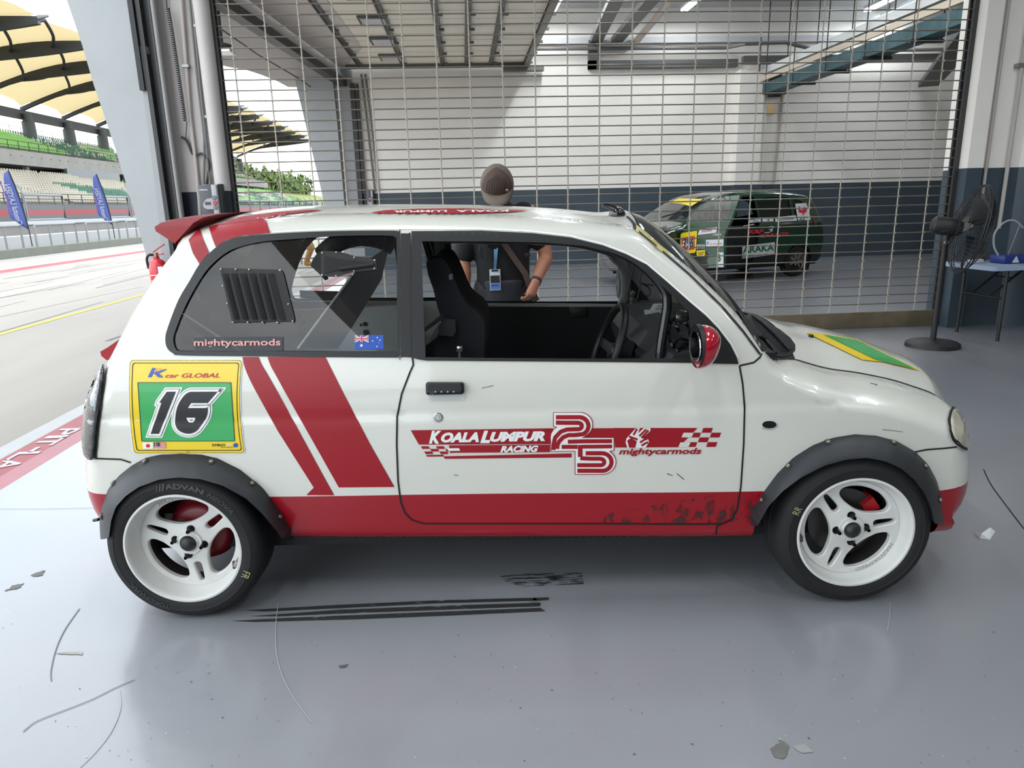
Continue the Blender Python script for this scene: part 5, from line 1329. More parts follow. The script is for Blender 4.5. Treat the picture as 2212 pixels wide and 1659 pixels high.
# cowl grille, wipers, windscreen band
z7 = lambda pts: [(1260 + x / 4.366, 440 + y / 4.366) for x, y in pts]
CW = z7([(1440,1005),(1560,1050),(1700,1108),(1850,1190),(1950,1270),(1996,1335),(1996,1390),(1935,1440),(1860,1450),(1780,1438),(1700,1395),(1668,1370),(1630,1310),(1540,1170)])
on_skin('cowl_grille', [CW], mat('cowl_black', (22, 22, 23), .5), off=.003, sp=8)
rb_ = []
for i in range(16):
    t = i / 15; a = np.array(z7([(1560, 1065)])[0]) * (1 - t) + np.array(z7([(1960, 1385)])[0]) * t; c = np.array(z7([(1640, 1190)])[0]) * (1 - t) + np.array(z7([(1860, 1400)])[0]) * t
    if i % 1 == 0: rb_.append([tuple(a), tuple(c)])
ribbon('cowl_slot_lines', rb_, .004, mat('slot_black', (6, 6, 6), .8), both=False, off=.005, step=4)
def skin_tube(name, pts, r, m, off=.02):
    P_ = []
    for p in resample(pts, 6, False):
        h, n = hit(p[0], p[1])
        if h is not None: P_.append(h + n * off)
    return MB().tube(P_, r, 8).build(name, m, CAR, off=COFF)
skin_tube('wiper_arm', z7([(1930, 1400), (1800, 1260), (1690, 1150), (1590, 1075)]), .006, M_black, .010)
skin_tube('wiper_arm', z7([(1800, 1430), (1745, 1350), (1690, 1290), (1640, 1250)]), .007, M_black, .010)
on_skin('windscreen_band', [z7([(498,205),(600,282),(700,372),(795,462),(806,512),(700,432),(600,345),(494,262)])], mat('strip_yellow', (196, 186, 92), .35, coat=.4), off=.003, sp=5)
ribbon('windscreen_seal', [[(1370,494),(1420,535),(1489,594),(1558,662),(1604,716),(1641,766)]], .010, M_rub, off=.003, both=False)
ribbon('windscreen_seal', [z7([(410, 125), (450, 160), (480, 200), (485, 240)])], .012, M_rub, both=False, off=.003)
h, n = hit(1752, 728)
if h is not None: MB().sphere((h.x, h.y, h.z + .004), (.011, .011, .008)).build('washer_jet', M_black, CAR, off=COFF)
MB().tube([cy(203, 1124, 2.40), cy(213, 1122, 2.38)], .006, 8).build('tow_pin', M_black, CAR, off=COFF)

# ------------------------------------------------------------------ fittings on the quarter glass
def at_glass(px_, py_, dy=-.012):
    h, n = hit(px_, py_, BVH_SIDE); return h + Vector((0, dy, 0))
def glass_plate(name, pts, m, dy, th):
    W, T = tri2d([pts], 14); a = [at_glass(x, y, dy) for x, y in W]
    b = MB(); n = len(W); b.add(a, [list(t)[::-1] for t in T])
    L = resample(pts, 14); l0 = [at_glass(x, y, dy) for x, y in L]; l1 = [at_glass(x, y, dy + th) for x, y in L]
    b.loft([l0, l1], cap=False); return b.build(name, m, CAR, off=COFF, angle=30)
M_vent = mat('vent_black', (22, 23, 25), .45)
vp = glass_plate('vent_plate', rr_poly([(476, 579), (611, 583), (638, 693), (502, 696)], 6), M_vent, -.004, .006)
for i in range(6):
    t0 = (i + .35) / 6.4; xa = 480 + (607 - 480) * t0; xb = 505 + (632 - 505) * t0
    a0, a1 = at_glass(xa, 590, -.006), at_glass(xb, 688, -.006); w_ = Vector((.011, 0, 0))
    MB().add([a0 - w_, a0 + w_, a1 + w_, a1 - w_, a0 - w_ * .2 + Vector((0, -.014, 0)), a1 - w_ * .2 + Vector((0, -.014, 0))], [(0, 3, 5, 4), (4, 5, 2, 1), (0, 4, 1), (3, 2, 5)]).build('louvre', M_vent, vp, off=COFF, smooth=False)
def rivets(parent, pts, dy=-.006):
    for x, y in pts: MB().sphere(at_glass(x, y, dy), .0032, u=8, v=6).build('rivet', mat('rivet_silver', (210, 210, 206), .3, metal=.6), parent, off=COFF)
z1_ = lambda pts: [(180 + x / 4.609, 440 + y / 4.609) for x, y in pts]; z6_ = lambda pts: [(560 + x / 5.183, 480 + y / 5.183) for x, y in pts]
rivets(vp, z1_([(1376, 652), (1524, 652), (1656, 655), (1963, 662), (1395, 815), (1440, 990), (1495, 1176), (1643, 1176), (1790, 1178), (1937, 1180)]) + z6_([(330, 915), (380, 1105), (208, 1118), (240, 538)]))
nc = glass_plate('air_duct', [z6_([(p)])[0] for p in [(690, 320), (900, 330), (1080, 385), (1310, 415), (1320, 530), (1070, 555), (870, 610), (700, 605)]], M_vent, -.005, .01)
ramp = [at_glass(*z6_([p])[0], dy=-.008) for p in [(735, 370), (905, 410), (1280, 450), (1280, 490), (905, 530), (735, 570)]]
deep = [p + Vector((0, .05 * (1 - i_ / 2.0), 0)) if i_ < 3 else p for i_, p in enumerate(ramp)]
MB().add(ramp, [tuple(range(6))]).build('duct_throat', mat('throat_black', (8, 8, 9), .7), nc, off=COFF, fix=False, smooth=False)
a0, a1 = at_glass(*z6_([(905, 520)])[0], dy=-.012), at_glass(*z6_([(1285, 470)])[0], dy=-.012)
MB().tube([a0, a1], .006, 6).build('duct_lip', M_vent, nc, off=COFF)
rivets(nc, z6_([(712, 342), (868, 335), (1068, 394), (1295, 425), (1293, 517), (1065, 543), (866, 600), (709, 590)]), -.007)
glass_plate('duct_box', [z6_([(p)])[0] for p in [(555, 495), (580, 420), (640, 340), (690, 330), (700, 600), (720, 660), (650, 580)]], M_vent, .02, .05)
hp_ = [at_glass(*z6_([p])[0], dy=.08 + .1 * i_ / 9) for i_, p in enumerate([(640, 390), (690, 330), (740, 285), (800, 245), (880, 215), (980, 195), (1100, 195), (1220, 215), (1330, 255), (1420, 310)])]
ph = spline([tuple(p) for p in hp_], 8); MB().tube(ph, [.030 + .004 * (i % 2) for i in range(len(ph))], 12).build('air_hose', M_vent, CAR, off=COFF, angle=20)
# ------------------------------------------------------------------ cabin
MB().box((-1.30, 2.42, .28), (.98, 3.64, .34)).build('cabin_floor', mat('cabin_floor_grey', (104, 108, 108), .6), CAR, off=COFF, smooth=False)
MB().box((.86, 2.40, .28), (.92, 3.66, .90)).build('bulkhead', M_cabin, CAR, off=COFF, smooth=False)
far = lambda x, y, Y=3.70: cy(x, y, Y)
# far door trim (black) below the far window
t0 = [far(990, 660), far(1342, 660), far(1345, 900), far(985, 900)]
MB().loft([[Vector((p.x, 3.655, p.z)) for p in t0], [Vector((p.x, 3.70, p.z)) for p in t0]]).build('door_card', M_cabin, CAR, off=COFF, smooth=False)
MB().bbox((far(1226, 0).x, 3.63, far(0, 712).z), (far(1268, 0).x, 3.66, far(0, 688).z), .006).build('inner_door_handle', mat('cabin_dark', (24, 24, 27), .5), CAR, off=COFF)
# near door and quarter trim (inner faces)
# far quarter inner panel, pale metal with holes
qp = [far(560, 668), far(905, 655), far(905, 900), far(560, 900)]
MB().loft([[Vector((p.x, 3.60, p.z)) for p in qp], [Vector((p.x, 3.66, p.z)) for p in qp]]).build('inner_quarter_panel', mat('inner_panel_paint', (128, 136, 132), .45), CAR, off=COFF, smooth=False)
hq = MB()
for x, y, r in ((646, 681, .012), (655, 697, .014), (690, 686, .01), (789, 700, .012), (780, 702, .008), (791, 718, .016)):
    p = cy(x, y, 3.597); hq.lathe([(0, 0), (r, 0)], 12, Matrix.Translation(p) @ Matrix.Rotation(PI / 2, 4, 'X'))
hq.build('panel_hole_lines', mat('hole_black', (6, 6, 6), .9), CAR, off=COFF, smooth=False)
# diagonal black cage plate behind the seats and other cage tubes
dp = [z6_([p])[0] for p in [(440, 1415), (1050, 590), (1130, 480), (1400, 300), (1440, 330), (1370, 640), (1200, 920), (1000, 1240), (880, 1415)]]
MB().loft([[cy(x, y, 3.10) for x, y in dp], [cy(x, y, 3.14) for x, y in dp]]).build('cage_plate', mat('cage_plate_black', (26, 27, 30), .4), CAR, off=COFF, smooth=False)
MB().tube([cy(*z6_([(435, 1418)])[0], 3.09), cy(*z6_([(1040, 600)])[0], 3.09)], .006, 8).build('plate_edge', mat('edge_pale', (190, 200, 202), .4), CAR, off=COFF)
M_cage = mat('roll_cage_black', (22, 22, 24), .35, coat=.3)
# cage: main hoop, front legs along the A-pillars, side bars (near and far)
def mir(pts): return [(x, 2 * YC - y, z) for x, y, z in pts]
hoop = [(-.30, 2.46, .34), (-.34, 2.50, .90), (-.40, 2.62, 1.27), (-.42, 2.80, 1.325), (-.42, YC, 1.33)]
hoop = spline(hoop, 5); MB().tube(hoop[:-1] + mir(hoop)[::-1], .02, 10).build('cage_hoop', M_cage, CAR, off=COFF)
leg = [cy(1480, 800, 2.50), cy(1466, 760, 2.50), cy(1450, 690, 2.50), cy(1440, 640, 2.52), cy(1420, 612, 2.53), cy(1330, 550, 2.56), cy(1200, 522, 2.58), cy(920, 514, 2.58)]
leg = spline([tuple(p) for p in leg], 5)
leg_n = [tuple(cy(x, y - 4, 2.47 + .10 * i_ / 10)) for i_, (x, y) in enumerate([(1424, 800), (1428, 750), (1436, 700), (1441, 660), (1434, 628), (1397, 585), (1351, 554), (1260, 523), (1066, 514), (920, 513)])]
MB().tube(spline(leg_n, 5), .018, 10).build('cage_leg', M_cage, CAR, off=COFF)
fl_ = [cy(1343, 668, 3.52), cy(1350, 640, 3.52), cy(1352, 600, 3.52), cy(1345, 575, 3.52), cy(1328, 553, 3.52), cy(1300, 538, 3.5), cy(1200, 520, 3.48), cy(950, 515, 3.46)]
fl2 = [tuple(cy(1338, 800, 3.52))] + [tuple(p) for p in fl_]
MB().tube(spline(fl2, 5), .024, 10).build('cage_leg', mat('cage_leg_grey', (96, 96, 96), .35, coat=.3), CAR, off=COFF)
# seat: a fixed-back bucket, traced outline given thickness and side bolsters
z5_ = lambda pts: [(880 + x / 5.72, 500 + y / 5.72) for x, y in pts]
back = z5_([(240, 390), (262, 330), (310, 305), (430, 305), (480, 340), (545, 450), (600, 580), (660, 730), (720, 850), (800, 930), (900, 1000), (960, 1090), (975, 1200), (965, 1560), (230, 1560), (235, 1400), (380, 1290), (400, 1180), (440, 1080), (380, 920), (330, 700), (265, 520)])
b = MB(); st = [(2.56, .97), (2.575, 1.0), (2.63, 1.0), (2.66, .97), (2.94, .97), (2.97, 1.0), (3.02, 1.0), (3.035, .97)]
cx_, cz_ = np.mean([[p[0], p[1]] for p in back], 0)
ref = [cy(x, y, 2.60) for x, y in back]; cc = sum((p for p in ref), Vector()) / len(ref)
b.loft([[Vector((cc.x + (p.x - cc.x) * s, Y, cc.z + (p.z - cc.z) * s)) for p in ref] for Y, s in st])
seat = b.build('bucket_seat', mat('seat_cloth', (16, 16, 24), .85, bump=(160, .15, .001)), CAR, off=COFF, angle=45)
wt, tt = letters('VRO', .1, .02); p0, p1, p2 = [cy(*z5_([p])[0], 2.552) for p in ((512, 605), (562, 590), (512, 532))]
MB().add([p0 + (p1 - p0) * u + (p2 - p0) * v for u, v in wt], tt).build('seat_lettering', mat('seat_thread', (150, 150, 150), .7), seat, off=COFF, smooth=False)
MB().loft([[cy(x, y, Y) for x, y in z5_([(215, 1190), (440, 1010), (450, 1075), (215, 1245)])] for Y in (2.50, 2.515)]).build('harness_strap', mat('strap_black', (34, 34, 37), .8), CAR, off=COFF, smooth=False)
MB().loft([[cy(x, y, Y) for x, y in z5_([(385, 1180), (450, 1075), (590, 1090), (600, 1240), (560, 1300), (385, 1280)])] for Y in (2.52, 2.545)]).build('seat_bracket', mat('bracket_black', (30, 30, 33), .6), CAR, off=COFF, smooth=False)
def knob(x, y, Y, r): 
    p = cy(x, y, Y); MB().bbox((p.x - r, Y - r, p.z - r), (p.x + r, Y + r, p.z + r), r * .5).build('lever_knob', mat('knob_chrome', (190, 190, 186), .2, metal=.9), CAR, off=COFF)
    return p
p = knob(*z5_([(645, 1447)])[0], 2.50, .012); MB().tube([(p.x, 2.5, p.z), (p.x - .01, 2.5, p.z - .2)], .005, 6).build('lever_rod', M_steel, CAR, off=COFF)
p = knob(*z5_([(843, 825)])[0], 3.62, .012); MB().tube([(p.x, 3.62, p.z), (p.x, 3.66, p.z - .1)], .005, 6).build('lever_rod', M_steel, CAR, off=COFF)
# steering wheel
z8_ = lambda pts: [(1260 + x / 8.193, 600 + y / 8.193) for x, y in pts]
sw_t, sw_b = cy(*z8_([(810, 520)])[0], 2.72), None
swc = Vector((sw_t.x - .085, 2.72, sw_t.z - .165)); R_ = .178
axis = Vector((-.82, -.03, .30)).normalized(); u_ = (sw_t - swc).normalized(); u_ = (u_ - axis * u_.dot(axis)).normalized(); v_ = axis.cross(u_)
swp = [swc + (u_ * math.cos(a) + v_ * math.sin(a)) * R_ for a in np.linspace(0, 2 * PI, 41)[:-1]]
sw = MB().tube(swp, .0155, 10, closed=True).build('steering_wheel', mat('wheel_leather', (26, 26, 28), .45), CAR, off=COFF)
for a in (.5 * PI, 1.5 * PI, PI):
    e = swc + (u_ * math.cos(a) + v_ * math.sin(a)) * (R_ - .01); d = (e - swc).normalized(); w_ = axis.cross(d) * .022
    c0 = swc - axis * .03
    MB().loft([[c0 + w_, c0 - w_, c0 - w_ - axis * .006, c0 + w_ - axis * .006], [e + w_ * .7, e - w_ * .7, e - w_ * .7 - axis * .006, e + w_ * .7 - axis * .006]]).build('spoke', mat('spoke_grey', (70, 70, 70), .35, metal=.6), sw, off=COFF, smooth=False)
Rm = Matrix.Translation(swc - axis * .03) @ axis.to_track_quat('Z', 'Y').to_matrix().to_4x4()
MB().lathe([(0, .02), (.03, .018), (.038, .0), (.04, -.03), (.03, -.16)], 20, Rm).build('hub', M_black, sw, off=COFF)
# dashboard: lofted across the car
dx0 = swc.x + .10
prof = [(dx0 + .30, .935), (dx0 + .16, .945), (dx0 + .05, .92), (dx0 - .0, .86), (dx0 + .02, .78), (dx0 + .06, .70), (dx0 + .12, .62), (dx0 + .40, .62), (dx0 + .42, .90)]
dm = mat('dashboard_grey', (48, 48, 49), .5)
dash = MB().loft([[Vector((x + o_, y, z + h_)) for x, z in prof] for y, o_, h_ in ((2.44, .05, -.03), (2.50, .02, -.015), (2.62, 0, .0), (2.80, 0, .012), (2.90, .02, 0), (3.20, .02, 0), (3.50, .02, 0), (3.60, .05, -.02))]).build('dashboard', dm, CAR, off=COFF, angle=30)
MB().loft([[Vector((x, y, z)) for x, z in ((dx0 + .14, .975), (dx0 + .03, .955), (dx0 - .005, .90), (dx0 + .05, .86), (dx0 + .16, .93))] for y in (2.56, 2.60, 2.86, 2.90)]).build('instrument_hood', dm, dash, off=COFF, angle=30)
ve = z8_([(1065, 760), (1180, 640), (1350, 690), (1180, 900)])
MB().loft([[cy(x, y, Y) for x, y in ve] for Y in (2.86, 2.88)]).build('air_vent', mat('vent_frame', (74, 72, 68), .45), dash, off=COFF, smooth=False)
MB().loft([[cy(x, y, Y) for x, y in z8_([(1095, 765), (1190, 665), (1315, 700), (1180, 870)])] for Y in (2.855, 2.87)]).build('air_vent_slats', mat('vent_dark', (34, 33, 32), .5), dash, off=COFF, smooth=False)
for cx2, cy2 in ((990, 950), (1050, 990)):
    p = cy(*z8_([(cx2, cy2)])[0], 2.80); q = MB()
    q.tube([p + Vector((-.008 * 0 + .026 * math.cos(a) * .5, .02 * math.cos(a), .035 * math.sin(a))) for a in np.linspace(0, 2 * PI, 21)[:-1]], .004, 6, closed=True)
    q.build('gauge_ring', mat('gauge_rim', (92, 92, 94), .3, metal=.6), dash, off=COFF)
MB().loft([[cy(x, y, Y) for x, y in z8_([(690, 1260), (790, 1090), (920, 1150), (830, 1440), (720, 1440)])] for Y in (2.66, 2.80)]).build('column_shroud', mat('shroud_black', (24, 25, 28), .5), dash, off=COFF, smooth=False)
pa_ = [cy(*p, 3.05) for p in z8_([(1075, 570), (1180, 565), (1240, 460), (1420, 450), (1415, 620), (1090, 660)])]
MB().loft([pa_, [p + Vector((.004, .004, -.004)) for p in pa_]]).build('paper_sheet', mat('paper_grey', (176, 182, 182), .7), dash, off=COFF, smooth=False)
ln = MB()
for i, (x, y, w2) in enumerate(((1345, 492, 60), (1340, 512, 70))): 
    q4 = [cy(*p, 3.045) for p in z8_([(x - w2 / 2, y - 6), (x + w2 / 2, y - 6), (x + w2 / 2, y + 4), (x - w2 / 2, y + 4)])]; ln.add(q4, [(0, 1, 2, 3)])
ln.build('printed_lines', mat('print_green', (60, 100, 90), .7), dash, off=COFF, smooth=False)
ln = MB()
for i in range(9):
    x = 1275 + 15 * i; q4 = [cy(*p, 3.045) for p in z8_([(x, 565), (x + 8, 565), (x + 11, 538), (x + 3, 538)])]; ln.add(q4, [(0, 1, 2, 3)])
ln.build('printed_lines', mat('print_red', (150, 60, 60), .7), dash, off=COFF, smooth=False)
# cables at the A-pillar foot
M_cab = mat('cable_black', (18, 18, 19), .45)
cabs = [[(1690, 560), (1600, 700), (1530, 850), (1515, 1000), (1530, 1120), (1580, 1210), (1660, 1290), (1760, 1330), (1860, 1290), (1920, 1240)], [(1920, 1150), (1800, 1150), (1740, 1200), (1770, 1260), (1900, 1220)], [(1920, 1190), (1780, 1200), (1690, 1260), (1720, 1330), (1840, 1330), (1925, 1270)], [(1920, 1130), (1720, 1080), (1640, 1130), (1610, 1210)], [(1650, 760), (1650, 870), (1720, 980)], [(1680, 790), (1800, 800), (1870, 900), (1890, 1040)]]
for c_ in cabs: MB().tube([cy(*p, 2.47 + .02 * math.sin(i_)) for i_, p in enumerate(spline(z8_(c_), 5))], .0055, 6).build('cable', M_cab, CAR, off=COFF)
MB().lathe([(0, .02), (.012, .02), (.022, .01), (.025, -.01), (.02, -.03), (0, -.03)], 18, Matrix.Translation(cy(*z8_([(1770, 680)])[0], 2.46)) @ Matrix.Rotation(PI / 2, 4, 'Y')).build('camera_mount', mat('mount_chrome', (120, 118, 116), .15, metal=.9), CAR, off=COFF)
MB().loft([[cy(*p, Y) for p in z8_([(1310, 110), (1340, 110), (1420, 330), (1440, 500), (1425, 640), (1410, 480), (1380, 330)])] for Y in (2.62, 2.63)]).build('paper_sheet', mat('paper_white', (226, 228, 232), .7), CAR, off=COFF, smooth=False)
# A-pillar inner face on the far side, gauges and wires on it
ap = [cy(*p, 3.66) for p in [(1350, 557), (1366, 560), (1440, 640), (1432, 655), (1400, 655), (1375, 620), (1356, 590)]]
MB().loft([ap, [p + Vector((0, .02, 0)) for p in ap]]).build('inner_pillar_panel', mat('inner_pillar_paint', (140, 143, 141), .5), CAR, off=COFF, smooth=False)
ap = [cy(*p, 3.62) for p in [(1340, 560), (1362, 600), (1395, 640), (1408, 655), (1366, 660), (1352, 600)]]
MB().loft([ap, [p + Vector((0, .02, 0)) for p in ap]]).build('pillar_dark_sheet', M_cabin, CAR, off=COFF, smooth=False)  # flat black sheet beside the far pillar panel
for (x, y) in ((865, 285), (855, 385), (845, 475)):
    MB().lathe([(0, .012), (.012, .01), (.018, 0), (.018, -.02)], 14, Matrix.Translation(cy(*z8_([(x, y)])[0], 3.50)) @ Matrix.Rotation(PI / 2, 4, 'X')).build('pillar_gauge', mat('gauge_chrome', (150, 148, 140), .2, metal=.9), CAR, off=COFF)
for c_ in ([(1390, 580), (1382, 603), (1386, 612), (1412, 616)], [(1386, 612), (1402, 622), (1404, 636), (1396, 640)], [(1372, 560), (1360, 610), (1352, 640)], [(1384, 610), (1378, 640), (1372, 652)]):
    MB().tube([cy(*p, 3.48) for p in spline(c_, 5)], .004, 5).build('cable', M_cab, CAR, off=COFF)
# black headlining, so that the roof's underside reads dark, and rear inner trims
hl = MB(); sel = zone('roof'); vs_, fs_ = top_mesh(sel); hl.add([(x, y, z - .022) for x, y, z in vs_], fs_); hl.build('headlining', mat('headlining_dark', (44, 45, 48), .7), CAR, off=COFF)
def far_strip(name, pts, Y, m): return MB().loft([[cy(*p, Y) for p in pts], [cy(*p, Y + .02) for p in pts]]).build(name, m, CAR, off=COFF, smooth=False)
far_strip('far_pillar_trim', [(910, 516), (974, 516), (976, 600), (990, 680), (960, 690), (930, 600)], 3.64, M_cabin)
far_strip('far_pillar_panel', [(936, 520), (960, 520), (962, 552), (940, 552)], 3.62, mat('inner_panel_pale', (120, 126, 122), .5))
far_strip('far_window_sticker', [z6_([p])[0] for p in [(450, 762), (890, 772), (870, 878), (460, 850)]], 3.62, mat('sticker_back', (74, 72, 72), .5))
wt, tt = letters('carmods', 0, .02); p0, p1, p2 = [cy(*z6_([p])[0], 3.615) for p in ((880, 825), (460, 805), (880, 785))]
MB().add([p0 + (p1 - p0) * u + (p2 - p0) * v for u, v in wt], tt).build('window_lettering', mat('sticker_ink', (38, 38, 38), .6), CAR, off=COFF, fix=False, smooth=False)
far_strip('rear_inner_trim', [(600, 520), (655, 518), (640, 560), (622, 620), (626, 660), (600, 690), (560, 690), (585, 600)], 3.58, mat('rear_trim_grey', (76, 78, 80), .55))
far_strip('rear_lamp_shelf', [(392, 655), (450, 645), (455, 690), (560, 690), (640, 700), (660, 758), (395, 758), (384, 720)], 3.30, mat('rear_trim_dark', (46, 47, 50), .6))
far_strip('pale_diagonal_strip', [(384, 690), (402, 701), (480, 757), (440, 757), (383, 712)], 3.20, mat('diagonal_strip_pale', (176, 178, 186), .5))  # pale diagonal strip set behind the quarter glass
far_strip('pale_diagonal_edge', [(392, 677), (398, 677), (524, 757), (512, 757)], 3.16, mat('edge_pale', (190, 200, 202), .4))  # thinner pale strip beside it
# ================================================================== PERSON BEHIND THE CAR
M_skin = mat('skin', (168, 112, 86), .5, var=(12, .06))
M_polo = mat('black_polo_cloth', (13, 13, 16), .85)
PY = 4.5
PER_LOC = RW @ Vector((0, PY, 0)); POFF = (0, PY, 0)
person = thing('person', 'person in a cap and black polo shirt looking down behind the white car', 'person', PER_LOC, -PSI)
def remeshed(name, mb, m, parent, off, vox, sm=6):
    o = mb.build(name, m, parent, off=off, fix=False)
    r = o.modifiers.new('skin', 'REMESH'); r.mode = 'VOXEL'; r.voxel_size = vox; r.use_smooth_shade = True
    s = o.modifiers.new('soft', 'SMOOTH'); s.factor = .5; s.iterations = sm
    return o
V_ = Vector
hd = V_((-.062, PY - .03, 1.530))
shl, shr = V_((-.235, PY + .03, 1.355)), V_((.135, PY + .03, 1.365))
ell, elr = V_((-.285, PY + .02, 1.085)), V_((.232, PY - .0, 1.095))
wrl, wrr = V_((-.285, PY - .06, .845)), V_((.160, PY - .15, .955))
body = MB()
HT = Matrix.Translation(hd) @ Matrix.Rotation(math.radians(38), 4, 'X')
def hs(c, r): body.sphere(c, r, M=HT)
hs((0, 0, 0), (.078, .098, .112)); hs((0, -.03, -.055), (.06, .072, .062))
hs((0, -.105, -.035), (.014, .022, .02)); hs((0, -.095, -.075), (.026, .014, .010))
for s in (-1, 1):
    hs((s * .088, .015, -.03), (.014, .024, .036)); hs((s * .032, -.088, -.008), (.014, .010, .008))
body.tube([hd + V_((0, .02, -.06)), V_((-.05, PY + .03, 1.40)), V_((-.05, PY + .03, 1.33))], [.055, .056, .06], 16)
body.tube([V_((-.05, PY + .03, 1.36)), V_((-.045, PY + .02, 1.2)), V_((-.04, PY + .02, 1.0)), V_((-.04, PY + .03, .90))], [.085, .095, .095, .11], 18)
def limb(mb, pts, rs, n=5, g=0.0):
    q = spline([tuple(p) for p in pts], n); t = np.linspace(0, len(rs) - 1, len(q)); rr_ = [float(np.interp(x, range(len(rs)), rs)) + g for x in t]
    mb.tube(q, rr_, 14)
    mb.sphere(q[0], rr_[0]); mb.sphere(q[-1], rr_[-1])
limb(body, [shl, shl.lerp(ell, .55) + V_((-.012, 0, 0)), ell, ell.lerp(wrl, .35), wrl], [.055, .05, .043, .044, .029])
limb(body, [shr, shr.lerp(elr, .55) + V_((.012, 0, 0)), elr, elr.lerp(wrr, .35), wrr], [.055, .05, .043, .044, .029])
def hand(mb, w, d, n, sgn, curl=.5, k=1.0):
    """w wrist, d pointing direction, n palm normal (fingers curl toward it)"""
    d = d.normalized(); n = (n - d * n.dot(d)).normalized(); s = d.cross(n) * sgn
    mb.tube([w - d * .01, w + d * .03, w + d * .075, w + d * .088], [.027, .031, .034, .028], 12)
    for off in (-.022, -.008, .007, .021): mb.tube([w + d * .02 + s * off * .6, w + d * .085 + s * off], [.014, .0115], 8)
    for off, L in ((-.024, .064), (-.008, .076), (.008, .072), (.023, .056)):
        p = w + d * .085 + s * off; pts = [p]; a = .2
        for seg_, f in ((.45, .3), (.32, .75), (.23, 1.0)):
            a += curl * f; p = p + (d * math.cos(a) + n * math.sin(a)) * L * seg_; pts.append(p)
        mb.tube(pts, [.0095, .0088, .0078, .0066], 8); mb.sphere(pts[-1], .0066, u=8, v=6)
    p = w + d * .022 - s * .026; mb.tube([p, p + (d * .75 - s * .65) * .032, p + (d * .95 - s * .2 + n * .45) * .062, p + (d * .9 + n * .75) * .08], [.013, .0115, .0095, .0075], 8)
hand(body, wrl, V_((0, -.05, -1)), V_((.5, -.6, 0)), 1, .5)
hand(body, wrr, V_((-.45, -.10, -1)), V_((-.7, .5, .2)), -1, .75)
for s in (-1, 1):
    limb(body, [V_((-.04 + s * .09, PY + .03, .92)), V_((-.04 + s * .11, PY + .02, .5)), V_((-.04 + s * .12, PY + .04, .09))], [.085, .058, .042])
    body.tube([V_((-.04 + s * .12, PY + .06, .05)), V_((-.04 + s * .13, PY - .14, .035))], [.045, .035], 10)
remeshed('body', body, M_skin, person, POFF, .0052, 4)
# polo shirt
sh = MB()
tor = [(.90, .17, .135, -.04), (1.05, .17, .13, -.04), (1.17, .178, .13, -.045), (1.27, .195, .128, -.05), (1.34, .195, .115, -.05), (1.385, .155, .095, -.05), (1.425, .085, .08, -.05)]
sh.loft([[V_((cx + rx * math.cos(a), PY + .02 + ry * math.sin(a), z)) for a in np.linspace(0, 2 * PI, 33)[:-1]] for z, rx, ry, cx in tor])
limb(sh, [shl + V_((.04, 0, 0)), shl.lerp(ell, .4), shl.lerp(ell, .82)], [.075, .07, .068]); limb(sh, [shr + V_((-.04, 0, 0)), shr.lerp(elr, .4), shr.lerp(elr, .62)], [.075, .07, .066])
shirt = remeshed('polo_shirt', sh, M_polo, person, POFF, .009, 3)
MB().tube([V_((-.05 + .068 * math.cos(a), PY + .02 + .066 * math.sin(a), 1.418 + .012 * math.sin(a))) for a in np.linspace(0, 2 * PI, 25)[:-1]], .014, 8, closed=True).build('collar', M_polo, shirt, off=POFF)
tr = MB()
for s in (-1, 1): limb(tr, [V_((-.04 + s * .085, PY + .03, .90)), V_((-.04 + s * .11, PY + .02, .5)), V_((-.04 + s * .12, PY + .04, .10))], [.11, .085, .075])
tr.tube([V_((-.04, PY + .02, .80)), V_((-.04, PY + .02, .97))], [.14, .155], 18)
remeshed('trousers', tr, mat('dark_trousers', (42, 44, 50), .8), person, POFF, .012, 3)
for s in (-1, 1): MB().bbox((-.04 + s * .125 - .05, PY - .2, 0), (-.04 + s * .125 + .05, PY + .1, .09), .03).build('shoe', M_black, person, off=POFF)
# cap seen from the front, bowed down
M_capb = mat('cap_brown_twill', (78, 60, 52), .8); M_capg = mat('cap_taupe_twill', (104, 92, 82), .8)
tilt = Matrix.Translation(hd + V_((0, .0, .012))) @ Matrix.Rotation(math.radians(38), 4, 'X')
cp_ = MB(); prof = []
U, Vn = 32, 10
vs = []; fs = []; ks = []
for j in range(Vn + 1):
    th = PI / 2 * j / Vn
    for i in range(U):
        a = 2 * PI * i / U; vs.append(tilt @ V_((.103 * math.cos(a) * math.cos(th), .118 * math.sin(a) * math.cos(th), .125 * math.sin(th))))
for j in range(Vn):
    for i in range(U):
        i2 = (i + 1) % U; a = 2 * PI * (i + .5) / U; fs.append((j * U + i, j * U + i2, (j + 1) * U + i2, (j + 1) * U + i)); ks.append(1 if math.sin(a) < -.38 else 0)
cp_.add(vs, fs); cp_.m = ks
cap = cp_.build('cap', [M_capg, M_capb], person, off=POFF, angle=60)
br = []
for r in (0, .35, .7, 1.0):
    br.append([tilt @ V_(((.098 + .0 * r) * math.cos(a) * (1 - .10 * r), -.118 * abs(math.sin(a)) - .075 * r * abs(math.sin(a)) ** .6, .006 - .02 * r - .02 * math.cos(a) ** 2 * r)) for a in np.linspace(.12, PI - .12, 20)])
b = MB(); n = 20; b.add([p for r in br for p in r], [(i * n + j, i * n + j + 1, (i + 1) * n + j + 1, (i + 1) * n + j) for i in range(3) for j in range(n - 1)])
o = b.build('cap_brim', M_capg, cap, off=POFF); md = o.modifiers.new('t', 'SOLIDIFY'); md.thickness = .005
